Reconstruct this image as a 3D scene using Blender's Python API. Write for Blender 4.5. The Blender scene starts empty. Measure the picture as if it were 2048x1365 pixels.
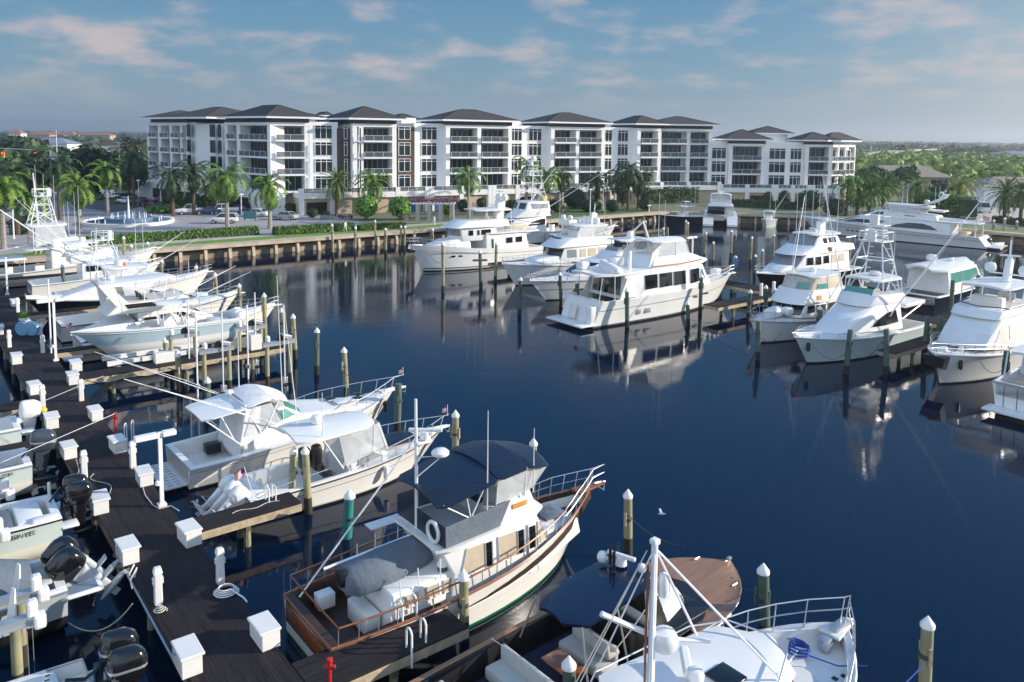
import bpy, bmesh, math, random
from math import sin, cos, pi, radians, sqrt, atan2, hypot
from mathutils import Vector, Matrix, noise
R = random.Random(7)
SC = bpy.context.scene
COL = SC.collection
# ---------------------------------------------------------------- camera
FPX, PV, CH = 1600.0, 430.0, 17.0              # focal length and principal row in photograph pixels, camera height
TH = math.atan((PV - 271) / FPX); RO = radians(.7)
_R0, _U0, FWD = Vector((1, 0, 0)), Vector((0, sin(TH), cos(TH))), Vector((0, cos(TH), -sin(TH)))
RT = cos(RO) * _R0 + sin(RO) * _U0
UP = cos(RO) * _U0 - sin(RO) * _R0
cam = bpy.data.cameras.new('camera'); co = bpy.data.objects.new('camera', cam); COL.objects.link(co)
co.matrix_world = Matrix(((RT.x, UP.x, -FWD.x, 0), (RT.y, UP.y, -FWD.y, 0), (RT.z, UP.z, -FWD.z, CH), (0, 0, 0, 1)))
cam.sensor_width = 36; cam.lens = FPX / 2048 * 36
cam.shift_y = -(682.5 - PV) / 2048
cam.clip_start = .5; cam.clip_end = 20000
SC.camera = co
SC.render.resolution_x, SC.render.resolution_y = 1024, 682

def ray(u, v):
    return FWD + RT * ((u - 1024) / FPX) - UP * ((v - PV) / FPX)
def P(u, v, z=0.0):                              # where the sight line through a photograph pixel meets height z
    d = ray(u, v); t = (z - CH) / d.z
    return Vector((d.x * t, d.y * t, z))
def PY(u, v, y):
    d = ray(u, v); t = y / d.y
    return Vector((d.x * t, y, CH + d.z * t))
AZE = radians(51.8)                              # the finger piers' direction, clockwise from +Y
EV, DV = Vector((sin(AZE), cos(AZE), 0)), Vector((-cos(AZE), sin(AZE), 0))
def DE(e, d, z=0.0):                             # dock frame: e along the fingers, d along the main dock
    v = EV * e + DV * d
    return Vector((v.x, v.y, z))
# ---------------------------------------------------------------- light
SUN_AZ, SUN_EL = radians(86), radians(19)
HAZE_D = 0.0003
def nd(t, typ, **k):
    n = t.nodes.new(typ)
    for a, b in k.items():
        if a.startswith('i_'):
            n.inputs[int(a[2:])].default_value = b
        else:
            setattr(n, a, b)
    return n
W = bpy.data.worlds.new('World'); SC.world = W; W.use_nodes = True
wt = W.node_tree; wt.nodes.clear(); L_ = wt.links.new
sky = nd(wt, 'ShaderNodeTexSky', sky_type='NISHITA', sun_disc=False, sun_elevation=SUN_EL, sun_rotation=SUN_AZ,
         air_density=1.2, dust_density=.6, ozone_density=2.6)
tc = nd(wt, 'ShaderNodeTexCoord')
sep = nd(wt, 'ShaderNodeSeparateXYZ'); L_(tc.outputs['Generated'], sep.inputs[0])
def mth(op, a, b=None, c=None, clamp=False, t=None):
    t = t or wt
    n = t.nodes.new('ShaderNodeMath'); n.operation = op; n.use_clamp = clamp
    for i, x in enumerate((a, b, c)):
        if x is None: continue
        if isinstance(x, (int, float)): n.inputs[i].default_value = x
        else: t.links.new(x, n.inputs[i])
    return n.outputs[0]
zz = mth('ADD', mth('MAXIMUM', sep.outputs[2], 0.0), .26)
cx, cy = mth('DIVIDE', sep.outputs[0], zz), mth('DIVIDE', sep.outputs[1], zz)
cmb = nd(wt, 'ShaderNodeCombineXYZ'); L_(cx, cmb.inputs[0]); L_(cy, cmb.inputs[1])
n1 = nd(wt, 'ShaderNodeTexNoise'); n1.inputs['Scale'].default_value = 3.4; n1.inputs['Detail'].default_value = 7
n1.inputs['Roughness'].default_value = .56; L_(cmb.outputs[0], n1.inputs['Vector'])
n2 = nd(wt, 'ShaderNodeTexNoise'); n2.inputs['Scale'].default_value = .9; n2.inputs['Detail'].default_value = 3
L_(cmb.outputs[0], n2.inputs['Vector'])
cl = mth('ADD', n1.outputs[0], mth('MULTIPLY', mth('SUBTRACT', n2.outputs[0], .5), .55))
mr = nd(wt, 'ShaderNodeMapRange', interpolation_type='SMOOTHSTEP'); L_(cl, mr.inputs[0])
for i, x in ((1, .44), (2, .74), (3, 0), (4, 1)): mr.inputs[i].default_value = x
fade = nd(wt, 'ShaderNodeMapRange', interpolation_type='SMOOTHSTEP'); L_(sep.outputs[2], fade.inputs[0])
for i, x in ((1, .015), (2, .085), (3, 0), (4, 1)): fade.inputs[i].default_value = x
fad2 = nd(wt, 'ShaderNodeMapRange', interpolation_type='SMOOTHSTEP'); L_(sep.outputs[2], fad2.inputs[0])
for i, x in ((1, .22), (2, .34), (3, 1), (4, .05)): fad2.inputs[i].default_value = x
amt = mth('MULTIPLY', mth('MULTIPLY', mth('MULTIPLY', mr.outputs[0], fade.outputs[0]), fad2.outputs[0]), .66)
tint = nd(wt, 'ShaderNodeMix', data_type='RGBA', blend_type='MULTIPLY'); tint.inputs['Factor'].default_value = 1
L_(sky.outputs[0], tint.inputs[6]); tint.inputs[7].default_value = (.055, .075, .10, 1)
rmp = nd(wt, 'ShaderNodeValToRGB'); L_(mth('MAXIMUM', sep.outputs[2], 0.0), rmp.inputs[0])
cr_ = rmp.color_ramp; cr_.elements[0].position = 0; cr_.elements[0].color = (.235, .30, .36, 1); cr_.elements[1].position = 1; cr_.elements[1].color = (.06, .22, .54, 1)
for p_, c_ in ((.05, (.170, .255, .330)), (.12, (.112, .230, .330)), (.22, (.050, .170, .32)), (.45, (.05, .20, .46))):
    e_ = cr_.elements.new(p_); e_.color = (*c_, 1)
dv = nd(wt, 'ShaderNodeVectorMath', operation='DOT_PRODUCT'); L_(tc.outputs['Generated'], dv.inputs[0])
dv.inputs[1].default_value = (sin(SUN_AZ) * .99, cos(SUN_AZ) * .99, .12)
gl = nd(wt, 'ShaderNodeMapRange', interpolation_type='SMOOTHSTEP'); L_(dv.outputs['Value'], gl.inputs[0])
for i, x in ((1, .30), (2, 1.0), (3, 0), (4, 1)): gl.inputs[i].default_value = x
lowz = nd(wt, 'ShaderNodeMapRange', interpolation_type='SMOOTHSTEP'); L_(sep.outputs[2], lowz.inputs[0])
for i, x in ((1, 0), (2, .40), (3, 1), (4, 0)): lowz.inputs[i].default_value = x
glow = nd(wt, 'ShaderNodeMix', data_type='RGBA'); L_(mth('MULTIPLY', gl.outputs[0], lowz.outputs[0]), glow.inputs['Factor'])
L_(rmp.outputs[0], glow.inputs[6]); glow.inputs[7].default_value = (.46, .46, .43, 1)
d2 = nd(wt, 'ShaderNodeVectorMath', operation='DOT_PRODUCT'); L_(tc.outputs['Generated'], d2.inputs[0])
d2.inputs[1].default_value = (sin(radians(198)) * .95, cos(radians(198)) * .95, .3)       # fill glow added to the sky behind the camera, brightens camera-facing fronts
g2 = nd(wt, 'ShaderNodeMapRange', interpolation_type='SMOOTHSTEP'); L_(d2.outputs['Value'], g2.inputs[0])
for i, x in ((1, .15), (2, .85), (3, 0), (4, 1)): g2.inputs[i].default_value = x
gw2 = nd(wt, 'ShaderNodeMix', data_type='RGBA'); L_(g2.outputs[0], gw2.inputs['Factor']); L_(glow.outputs[2], gw2.inputs[6]); gw2.inputs[7].default_value = (.66, .80, .98, 1)
m0 = nd(wt, 'ShaderNodeMix', data_type='RGBA'); m0.inputs['Factor'].default_value = .15; L_(gw2.outputs[2], m0.inputs[6]); L_(tint.outputs[2], m0.inputs[7])
mx = nd(wt, 'ShaderNodeMix', data_type='RGBA'); L_(amt, mx.inputs['Factor']); L_(m0.outputs[2], mx.inputs[6])
mx.inputs[7].default_value = (.56, .44, .40, 1)
bg = nd(wt, 'ShaderNodeBackground'); L_(mx.outputs[2], bg.inputs[0]); bg.inputs[1].default_value = 1.0
ow = nd(wt, 'ShaderNodeOutputWorld'); L_(bg.outputs[0], ow.inputs[0])
sun = bpy.data.lights.new('sun', 'SUN'); so = bpy.data.objects.new('sun', sun); COL.objects.link(so)
sun.energy = 4.9; sun.angle = radians(.5); sun.color = (1, .90, .77)
sd = Vector((sin(SUN_AZ) * cos(SUN_EL), cos(SUN_AZ) * cos(SUN_EL), sin(SUN_EL)))
so.rotation_euler = sd.to_track_quat('Z', 'Y').to_euler()
SC.view_settings.view_transform = 'Standard'; SC.view_settings.look = 'None'
SC.view_settings.exposure = .48; SC.view_settings.gamma = 1
SC.cycles.use_denoising = True; SC.cycles.max_bounces = 8; SC.cycles.transparent_max_bounces = 12
SC.cycles.caustics_reflective = False; SC.cycles.caustics_refractive = False
SC.cycles.sample_clamp_indirect = 6
# ---------------------------------------------------------------- materials
MATS = {}
def mat(name, col, rough=.5, metal=0, var=0, scale=3, bump=0, bscale=None, col2=None, stretch=None, alpha=1, trans=0, coat=0, spec=.5, emit=None):
    if name in MATS: return MATS[name]
    m = bpy.data.materials.new(name); m.use_nodes = True; t = m.node_tree
    b = t.nodes['Principled BSDF']
    b.inputs['Base Color'].default_value = (*col, 1); b.inputs['Roughness'].default_value = rough
    b.inputs['Metallic'].default_value = metal; b.inputs['Alpha'].default_value = alpha
    b.inputs['Transmission Weight'].default_value = trans; b.inputs['Coat Weight'].default_value = coat
    b.inputs['Specular IOR Level'].default_value = spec
    if emit: b.inputs['Emission Color'].default_value = (*emit[0], 1); b.inputs['Emission Strength'].default_value = emit[1]
    if var or bump or col2:
        c = t.nodes.new('ShaderNodeTexCoord'); vec = c.outputs['Object']
        if stretch:
            mp = t.nodes.new('ShaderNodeMapping'); mp.inputs['Scale'].default_value = stretch
            t.links.new(vec, mp.inputs[0]); vec = mp.outputs[0]
        n = t.nodes.new('ShaderNodeTexNoise'); n.inputs['Scale'].default_value = scale; n.inputs['Detail'].default_value = 5
        t.links.new(vec, n.inputs['Vector'])
        if var or col2:
            r = t.nodes.new('ShaderNodeMapRange'); t.links.new(n.outputs[0], r.inputs[0])
            r.inputs[1].default_value = .3; r.inputs[2].default_value = .7
            mxx = t.nodes.new('ShaderNodeMix'); mxx.data_type = 'RGBA'; t.links.new(r.outputs[0], mxx.inputs['Factor'])
            c2 = col2 or tuple(min(1, x * (1 + var)) for x in col)
            c1 = col if col2 else tuple(x * (1 - var) for x in col)
            mxx.inputs[6].default_value = (*c1, 1); mxx.inputs[7].default_value = (*c2, 1)
            t.links.new(mxx.outputs[2], b.inputs['Base Color'])
        if bump:
            n3 = t.nodes.new('ShaderNodeTexNoise'); n3.inputs['Scale'].default_value = bscale or scale * 3; n3.inputs['Detail'].default_value = 4
            t.links.new(vec, n3.inputs['Vector'])
            bp = t.nodes.new('ShaderNodeBump'); bp.inputs['Strength'].default_value = bump; bp.inputs['Distance'].default_value = .1
            t.links.new(n3.outputs[0], bp.inputs['Height']); t.links.new(bp.outputs[0], b.inputs['Normal'])
    MATS[name] = m
    return m
def stripes(m, axis, width, dark, gap=.06, coord='Object'):
    """thin dark joints every width metres along one axis of an existing material (boards, siding, tiles)"""
    t = m.node_tree; b = t.nodes['Principled BSDF']
    c = t.nodes.new('ShaderNodeTexCoord'); s = t.nodes.new('ShaderNodeSeparateXYZ'); t.links.new(c.outputs[coord], s.inputs[0])
    v = mth('FRACT', mth('DIVIDE', s.outputs[axis], width, t=t), t=t)
    f = mth('LESS_THAN', v, gap, t=t)
    mxx = t.nodes.new('ShaderNodeMix'); mxx.data_type = 'RGBA'; t.links.new(f, mxx.inputs['Factor'])
    src = b.inputs['Base Color'].links
    if src: t.links.new(src[0].from_socket, mxx.inputs[6])
    else: mxx.inputs[6].default_value = b.inputs['Base Color'].default_value
    mxx.inputs[7].default_value = (*dark, 1)
    t.links.new(mxx.outputs[2], b.inputs['Base Color'])
    return m
def banded(name, top, low, zline, band=None, rough=.25, mid=None, zmid=None, var=0.04):
    """paint that changes colour at fixed heights of the hull (bottom paint, boot stripe)"""
    m = mat(name, top, rough, var=var, scale=.7)
    t = m.node_tree; b = t.nodes['Principled BSDF']
    c = t.nodes.new('ShaderNodeTexCoord'); s = t.nodes.new('ShaderNodeSeparateXYZ'); t.links.new(c.outputs['Object'], s.inputs[0])
    src = b.inputs['Base Color'].links[0].from_socket
    for col, zl in (((mid, zmid),) if mid else ()) + ((low, zline),):
        f = mth('LESS_THAN', s.outputs[2], zl, t=t)
        mxx = t.nodes.new('ShaderNodeMix'); mxx.data_type = 'RGBA'; t.links.new(f, mxx.inputs['Factor'])
        t.links.new(src, mxx.inputs[6]); mxx.inputs[7].default_value = (*col, 1); src = mxx.outputs[2]
    t.links.new(src, b.inputs['Base Color'])
    return m
WHITE = mat('white gelcoat', (.78, .78, .76), .22, var=.03, scale=.8)
CREAM = mat('cream gelcoat', (.76, .73, .66), .25, var=.03, scale=.8)
NONSKID = mat('non skid deck', (.66, .66, .65), .6, var=.05, scale=2)
CANVAS = mat('white canvas', (.74, .74, .73), .8, var=.06, scale=1.2, bump=.25, bscale=4)
GREYCANVAS = mat('grey canvas', (.12, .15, .185), .85, var=.12, scale=1.5, bump=.35, bscale=5)
NAVY = mat('navy canvas', (.010, .020, .042), .40, var=.15, scale=1.5, bump=.15, bscale=4)
DARKGLASS = mat('dark tinted glass', (.008, .009, .011), .04, spec=.7)
GREENGLASS = mat('green tinted glass', (.10, .30, .25), .05, spec=.8)
CLEAR = mat('clear vinyl', (.75, .78, .80), .12, alpha=.42, var=.1, scale=2)
GREYGLASS = mat('grey privacy cover', (.22, .24, .27), .5, var=.08, scale=3)
STEEL = mat('stainless steel', (.55, .56, .58), .42, metal=.85)
ALU = mat('white aluminium pipe', (.80, .80, .80), .3)
GALV = mat('galvanised steel', (.52, .55, .58), .4, metal=.7, var=.1)
BLACK = mat('black plastic', (.012, .012, .014), .35)
BLACKGLOSS = mat('black gloss cowl', (.008, .008, .010), .12, coat=.5)
GREYCOWL = mat('dark grey cowl', (.045, .055, .075), .2, coat=.4)
WHITECOWL = mat('white cowl', (.75, .75, .74), .2, coat=.4)
RUBBER = mat('black rubber', (.015, .015, .016), .6)
TEAK = stripes(mat('varnished teak planks', (.30, .17, .10), .35, var=.2, scale=2, stretch=(.3, 6, 1)), 1, .07, (.10, .05, .03), .1)
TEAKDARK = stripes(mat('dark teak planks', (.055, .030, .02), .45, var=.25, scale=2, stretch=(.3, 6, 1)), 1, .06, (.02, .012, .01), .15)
VARNISH = mat('varnished wood', (.23, .075, .025), .25, var=.2, scale=4, coat=.4)
CUSH = mat('pale cushion', (.50, .50, .47), .7, var=.05)
TANCUSH = mat('tan cushion', (.50, .42, .31), .7, var=.08)
ROPE = mat('pale rope', (.55, .52, .46), .8)
DARKROPE = mat('dark rope', (.05, .055, .07), .8)
BLUEROPE = mat('blue rope', (.02, .06, .30), .8)
RED = mat('red paint', (.55, .02, .02), .4)
YEL = mat('yellow plastic', (.65, .50, .05), .5)
ORANGE = mat('orange plastic', (.75, .22, .05), .5)
BLUEPL = mat('blue plastic', (.10, .30, .55), .3, var=.2)
TIMBER = mat('weathered pile timber', (.26, .25, .15), .85, var=.3, scale=4, stretch=(3, 3, .4), bump=.4)
TIMBERG = mat('green treated timber', (.10, .16, .12), .85, var=.3, scale=4, stretch=(3, 3, .4), bump=.4)
TIMBERT = mat('teal plastic pile', (.03, .20, .19), .5, var=.15)
PILECAP = mat('white pile cap', (.80, .80, .79), .35, var=.03)
DECKB = stripes(mat('dark dock boards', (.024, .019, .021), .75, spec=.2, var=.35, scale=1.6, stretch=(3, .35, 1), bump=.3), 1, .145, (.012, .010, .010), .10)
BEAM = mat('pale dock beam', (.42, .34, .23), .85, var=.25, scale=2, bump=.3)
BEAMD = mat('dark dock beam', (.13, .10, .075), .85, var=.3, scale=2, bump=.3)
BOXW = mat('white fibreglass box', (.74, .73, .70), .4, var=.04)
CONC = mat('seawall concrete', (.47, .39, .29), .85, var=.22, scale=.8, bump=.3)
CONCD = mat('shade toned concrete', (.30, .25, .18), .9, var=.35, scale=.9, bump=.3)  # wall panel tone lowered to carry the shade under the overhanging cap
# ---------------------------------------------------------------- mesh builder
class B:
    def __init__(s): s.v = []; s.f = []
    def add(s, vs, fs):
        k = len(s.v); s.v += [tuple(x) for x in vs]; s.f += [tuple(i + k for i in f) for f in fs]; return s
    def box(s, c, d, rz=0, ry=0, top=1.0):
        x, y, z = d[0] / 2, d[1] / 2, d[2] / 2
        m = Matrix.Rotation(rz, 3, 'Z') @ Matrix.Rotation(ry, 3, 'Y')
        vs = [Vector(c) + m @ Vector((a * x * (top if e > 0 else 1), b * y * (top if e > 0 else 1), e * z)) for e in (-1, 1) for a, b in ((-1, -1), (1, -1), (1, 1), (-1, 1))]
        return s.add(vs, [(3, 2, 1, 0), (4, 5, 6, 7), (0, 1, 5, 4), (1, 2, 6, 5), (2, 3, 7, 6), (3, 0, 4, 7)])
    def face(s, *p): return s.add(p, [tuple(range(len(p)))])
    def loft(s, rings, closed=True, caps=(True, True)):
        n = len(rings[0]); k = len(s.v)
        for r in rings: s.v += [tuple(x) for x in r]
        for i in range(len(rings) - 1):
            for j in range(n if closed else n - 1):
                a, b = k + i * n + j, k + i * n + (j + 1) % n
                s.f.append((a, b, b + n, a + n))
        if closed and caps[0]: s.f.append(tuple(k + j for j in reversed(range(n))))
        if closed and caps[1]: s.f.append(tuple(k + (len(rings) - 1) * n + j for j in range(n)))
        return s
    def tube(s, pts, r, n=6, r2=None, close=False):
        pts = [Vector(p) for p in pts]; rings = []; m = len(pts)
        if close: pts = pts + [pts[0]]; m += 1
        up = None
        for i, p in enumerate(pts):
            a = pts[max(0, i - 1)]; b = pts[min(m - 1, i + 1)]
            if close and i in (0, m - 1): a, b = pts[-2], pts[1]
            d = (b - a).normalized()
            if up is None: up = Vector((0, 0, 1)) if abs(d.z) < .9 else Vector((1, 0, 0))
            x = d.cross(up)
            if x.length < 1e-4: x = d.orthogonal()
            x.normalize(); y = x.cross(d).normalized(); up = y
            rr = r if r2 is None else r + (r2 - r) * i / (m - 1)
            rings.append([p + x * rr * cos(2 * pi * k / n) + y * rr * sin(2 * pi * k / n) for k in range(n)])
        return s.loft(rings)
    def lathe(s, prof, n=12, c=(0, 0, 0), axis='Z'):
        rings = []
        for r, z in prof:
            rg = []
            for k in range(n):
                a = 2 * pi * k / n; p = (r * cos(a), r * sin(a), z)
                if axis == 'X': p = (z, p[0], p[1])
                if axis == 'Y': p = (p[1], z, p[0])
                rg.append((c[0] + p[0], c[1] + p[1], c[2] + p[2]))
            rings.append(rg)
        return s.loft(rings)
    def prism(s, poly, y0, y1):                  # polygon in x,z given thickness along y
        n = len(poly)
        vs = [(x, y0, z) for x, z in poly] + [(x, y1, z) for x, z in poly]
        return s.add(vs, [tuple(range(n)), tuple(reversed(range(n, 2 * n)))] + [(i, (i + 1) % n + 0, (i + 1) % n + n, i + n)[::-1] for i in range(n)])
    def slab(s, poly, z0, z1):                   # polygon in x,y given thickness along z
        n = len(poly)
        vs = [(p[0], p[1], z0) for p in poly] + [(p[0], p[1], z1) for p in poly]
        return s.add(vs, [tuple(reversed(range(n))), tuple(range(n, 2 * n))] + [(i, (i + 1) % n, (i + 1) % n + n, i + n) for i in range(n)])
    def blob(s, c, r, n=9, m=6, jit=0.0):
        rg = []
        for i in range(m + 1):
            t = pi * i / m
            rg.append([(c[0] + r[0] * max(.02, sin(t)) * cos(2 * pi * k / n) * (1 + R.uniform(-jit, jit)), c[1] + r[1] * max(.02, sin(t)) * sin(2 * pi * k / n) * (1 + R.uniform(-jit, jit)), c[2] - r[2] * cos(t) * (1 + R.uniform(-jit, jit))) for k in range(n)])
        return s.loft(rg)
    def o(s, name, m, parent=None, smooth=38, bevel=0, fix=True):
        me = bpy.data.meshes.new(name); me.from_pydata(s.v, [], s.f)
        if fix or bevel:
            bm = bmesh.new(); bm.from_mesh(me)
            if bevel:
                bmesh.ops.remove_doubles(bm, verts=bm.verts, dist=1e-4)
                es = [e for e in bm.edges if len(e.link_faces) == 2 and e.calc_face_angle(0) > .5]
                try: bmesh.ops.bevel(bm, geom=es, offset=bevel, segments=2, profile=.5, affect='EDGES', clamp_overlap=True)
                except Exception: pass
            bmesh.ops.recalc_face_normals(bm, faces=bm.faces); bm.to_mesh(me); bm.free()
        if smooth:
            me.shade_smooth(); me.set_sharp_from_angle(angle=radians(smooth))
        me.materials.append(m)
        ob = bpy.data.objects.new(name, me); COL.objects.link(ob)
        if parent: ob.parent = parent
        return ob
def tag(o, label, cat, group=None, kind=None):
    if label: o['label'] = label
    if cat: o['category'] = cat
    if group: o['group'] = group
    if kind: o['kind'] = kind
    return o
def thing(name, label, cat, loc=(0, 0, 0), rz=0, group=None):
    o = bpy.data.objects.new(name, None); COL.objects.link(o); o.empty_display_size = .3
    o.location = loc; o.rotation_euler = (0, 0, rz)
    return tag(o, label, cat, group)
def struct(name, b, m, smooth=0, kind='structure'):
    o = b.o(name, m, None, smooth); o['kind'] = kind; return o
def kids(o): return [c for c in KID.get(o.name, [])]
def copy_thing(root, loc, rz, label, group=None, scale=1):
    r = root.copy(); COL.objects.link(r); r.location = loc; r.rotation_euler = (0, 0, rz)
    r['label'] = label
    if group: r['group'] = group
    if scale != 1: r.scale = (scale,) * 3 if isinstance(scale, (int, float)) else scale
    def rec(src, dst):
        for ch in list(src.children):
            if ch.get('_nocopy'): continue
            c = ch.copy(); COL.objects.link(c); c.parent = dst; rec(ch, c)
    rec(root, r)
    return r
# ================================================================ setting
GZ = 1.85                                         # ground level behind the seawall
wm = mat('harbour water', (.0005, .008, .026), .02, spec=.5)
wtree = wm.node_tree; wb = wtree.nodes['Principled BSDF']; wb.inputs['IOR'].default_value = 1.33
_c = wtree.nodes.new('ShaderNodeTexCoord'); _h = None
for sc_, dist, st in ((.55, .013, (1, 1.5, 1)), (2.6, .0052, (1, 1.8, 1)), (9, .0013, (1, 2.2, 1))):
    _m = wtree.nodes.new('ShaderNodeMapping'); _m.inputs['Scale'].default_value = st; _m.inputs['Rotation'].default_value = (0, 0, .5)
    wtree.links.new(_c.outputs['Object'], _m.inputs[0])
    _n = wtree.nodes.new('ShaderNodeTexNoise'); _n.inputs['Scale'].default_value = sc_; _n.inputs['Detail'].default_value = 3
    wtree.links.new(_m.outputs[0], _n.inputs['Vector'])
    _x = mth('MULTIPLY', _n.outputs[0], dist, t=wtree)
    _h = _x if _h is None else mth('ADD', _h, _x, t=wtree)
_p = wtree.nodes.new('ShaderNodeTexNoise'); _p.inputs['Scale'].default_value = .035; wtree.links.new(_c.outputs['Object'], _p.inputs['Vector'])
_r = wtree.nodes.new('ShaderNodeMapRange'); wtree.links.new(_p.outputs[0], _r.inputs[0])
_r.inputs[1].default_value = .42; _r.inputs[2].default_value = .62; _r.inputs[3].default_value = .35; _r.inputs[4].default_value = 1.0
_h = mth('MULTIPLY', _h, _r.outputs[0], t=wtree)
_b = wtree.nodes.new('ShaderNodeBump'); _b.inputs['Strength'].default_value = 1; _b.inputs['Distance'].default_value = 1
wtree.links.new(_h, _b.inputs['Height']); wtree.links.new(_b.outputs[0], wb.inputs['Normal'])
struct('water', B().face((-400, -60, 0), (400, -60, 0), (400, 330, 0), (-400, 330, 0)), wm)
SH = [DE(-60, 108.5), DE(9, 108.5), DE(67, 108.5), DE(126, 108.5), DE(141.8, 89), DE(146.4, 57), DE(147, 20), DE(147, -30)]
landm = mat('ground', (.16, .17, .10), .95, var=.3, scale=.02)
far = [Vector((400, -60, 0)), Vector((6000, -60, 0)), Vector((6000, 9000, 0)), Vector((-6000, 9000, 0)), Vector((-6000, 60, 0)), Vector((-200, 60, 0))]
_bm = B().face(*[(p.x, p.y, GZ) for p in SH + far]); struct('ground', _bm, landm)
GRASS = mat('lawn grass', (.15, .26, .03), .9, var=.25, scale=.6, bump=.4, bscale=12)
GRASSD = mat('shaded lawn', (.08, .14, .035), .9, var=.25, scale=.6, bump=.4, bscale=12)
PAVE = mat('grey pavers', (.34, .32, .32), .85, var=.12, scale=.35)
PAVE2 = mat('light walkway', (.46, .42, .38), .85, var=.1, scale=.5)
ASPH = mat('parking asphalt', (.10, .10, .105), .9, var=.15, scale=.4)
def patch(name, px, m, dz, kind='structure', z=GZ):
    pts = [P(u, v, z) for u, v in px]
    return struct(name, B().face(*[(p.x, p.y, z + dz) for p in pts]), m, kind=kind)
def dpatch(name, ed, m, dz):
    pts = [DE(e, d) for e, d in ed]
    return struct(name, B().face(*[(p.x, p.y, GZ + dz) for p in pts]), m)
dpatch('lawn', [(-60, 109.4), (90, 109.4), (90, 113.2), (-60, 113.2)], GRASS, .004)
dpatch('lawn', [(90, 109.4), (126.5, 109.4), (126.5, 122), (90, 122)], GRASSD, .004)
dpatch('walkway', [(-60, 115.7), (64, 115.7), (64, 146), (-60, 146)], PAVE, .003)
dpatch('lawn', [(147.2, 72), (147.2, 20), (151, 20), (151, 72)], GRASS, .004)
dpatch('walkway', [(-60, 113.3), (90, 113.3), (90, 115.6), (-60, 115.6)], PAVE2, .006)
patch('plaza', [(20, 462), (460, 440), (650, 447), (730, 430), (560, 400), (330, 392), (210, 372), (90, 385), (-90, 400), (-90, 480)], PAVE, .012)
patch('parking_lot', [(150, 415), (230, 425), (335, 405), (300, 365), (180, 360), (100, 375)], ASPH, .016)
patch('parking_lot', [(640, 440), (730, 432), (720, 425), (640, 430)], ASPH, .018)
patch('driveway', [(1830, 432), (1990, 452), (2100, 455), (2100, 425), (1960, 408), (1840, 412)], PAVE2, .006)
# ---------------------------------------------------------------- seawall
sw = thing('seawall', 'long tan concrete seawall with sloping buttress piles around the basin', 'seawall', (0, 0, 0))
cap, wall, wale = B(), B(), B()
for a, b in zip(SH[:-1], SH[1:]):
    d = (b - a); ln = d.length; d.normalize(); n = Vector((d.y, -d.x, 0)); rz = atan2(d.y, d.x); c = (a + b) / 2
    q = c - n * .1; cap.box((q.x, q.y, 1.70), (ln + .3, 2.1, .44), rz)
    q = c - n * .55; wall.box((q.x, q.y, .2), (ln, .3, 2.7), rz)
    k = int(ln / 3.1)
    for i in range(k):
        p = a + d * (i + .5) * ln / k + n * .25
        B().loft([[p - d * .2 + n * .85 + Vector((0, 0, -1)), p + d * .2 + n * .85 + Vector((0, 0, -1)), p + d * .2 - n * .2 + Vector((0, 0, -1)), p - d * .2 - n * .2 + Vector((0, 0, -1))],
                  [p - d * .2 + n * .35 + Vector((0, 0, 1.5)), p + d * .2 + n * .35 + Vector((0, 0, 1.5)), p + d * .2 - n * .2 + Vector((0, 0, 1.5)), p - d * .2 - n * .2 + Vector((0, 0, 1.5))]]).o('buttress', CONC, sw, 0)
    p = c - n * .3; wale.box((p.x, p.y, 1.15), (ln, .2, .3), rz)
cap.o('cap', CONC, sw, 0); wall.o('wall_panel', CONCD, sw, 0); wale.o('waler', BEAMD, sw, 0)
# ---------------------------------------------------------------- main docks and finger piers
def dock(name, label, e0, e1, d0, d1, zt=1.3, cat='dock', beam=BEAM, pile_step=4.5, along='d'):
    o = thing(name, label, cat, DE(e0, d0), pi / 2 - AZE)
    x1, y1 = e1 - e0, d1 - d0
    B().box((x1 / 2, y1 / 2, zt - .03), (x1, y1, .06)).o('deck', DECKB if along == 'd' else DECKE, o, 0)
    bm = B()
    for y in (.06, y1 - .06): bm.box((x1 / 2, y, zt - .22), (x1 + .06, .12, .32))
    for x in (.06, x1 - .06): bm.box((x, y1 / 2, zt - .222), (.12, y1 - .26, .316))
    bm.o('edge_beam', beam, o, 0)
    L = y1 if along == 'd' else x1; k = max(1, int(L / pile_step))
    for i in range(k):
        t = (i + .5) * L / k
        if along == 'd': B().box((x1 / 2, t, zt - .5), (x1 - .1, .2, .25)).o('cross_beam', BEAMD, o, 0)
        else: B().box((t, y1 / 2, zt - .5), (.2, y1 - .1, .25)).o('cross_beam', BEAMD, o, 0)
    for i in range(k):
        t = (i + .5) * L / k
        for s in ((.25, x1 - .25) if along == 'd' else (.2, y1 - .2)):
            x, y = (s, t) if along == 'd' else (t, s)
            B().lathe([(.15, -1.2), (.14, zt - .35)], 8, (x, y, 0)).o('support_pile', TIMBER, o)
    return o
DECKE = stripes(mat('dark finger boards', (.025, .021, .022), .75, spec=.2, var=.35, scale=1.6, stretch=(.35, 3, 1), bump=.3), 0, .145, (.012, .010, .010), .10)
dock('main_dock', 'wide dark boarded dock lined with white boxes and posts on both edges', 6.2, 8.75, 12, 107.5, beam=BEAMD)
dock('main_dock', 'dark dock in the middle of the basin that the white motor yachts nose up to', 70.6, 73, 6, 96, beam=BEAM)
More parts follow.
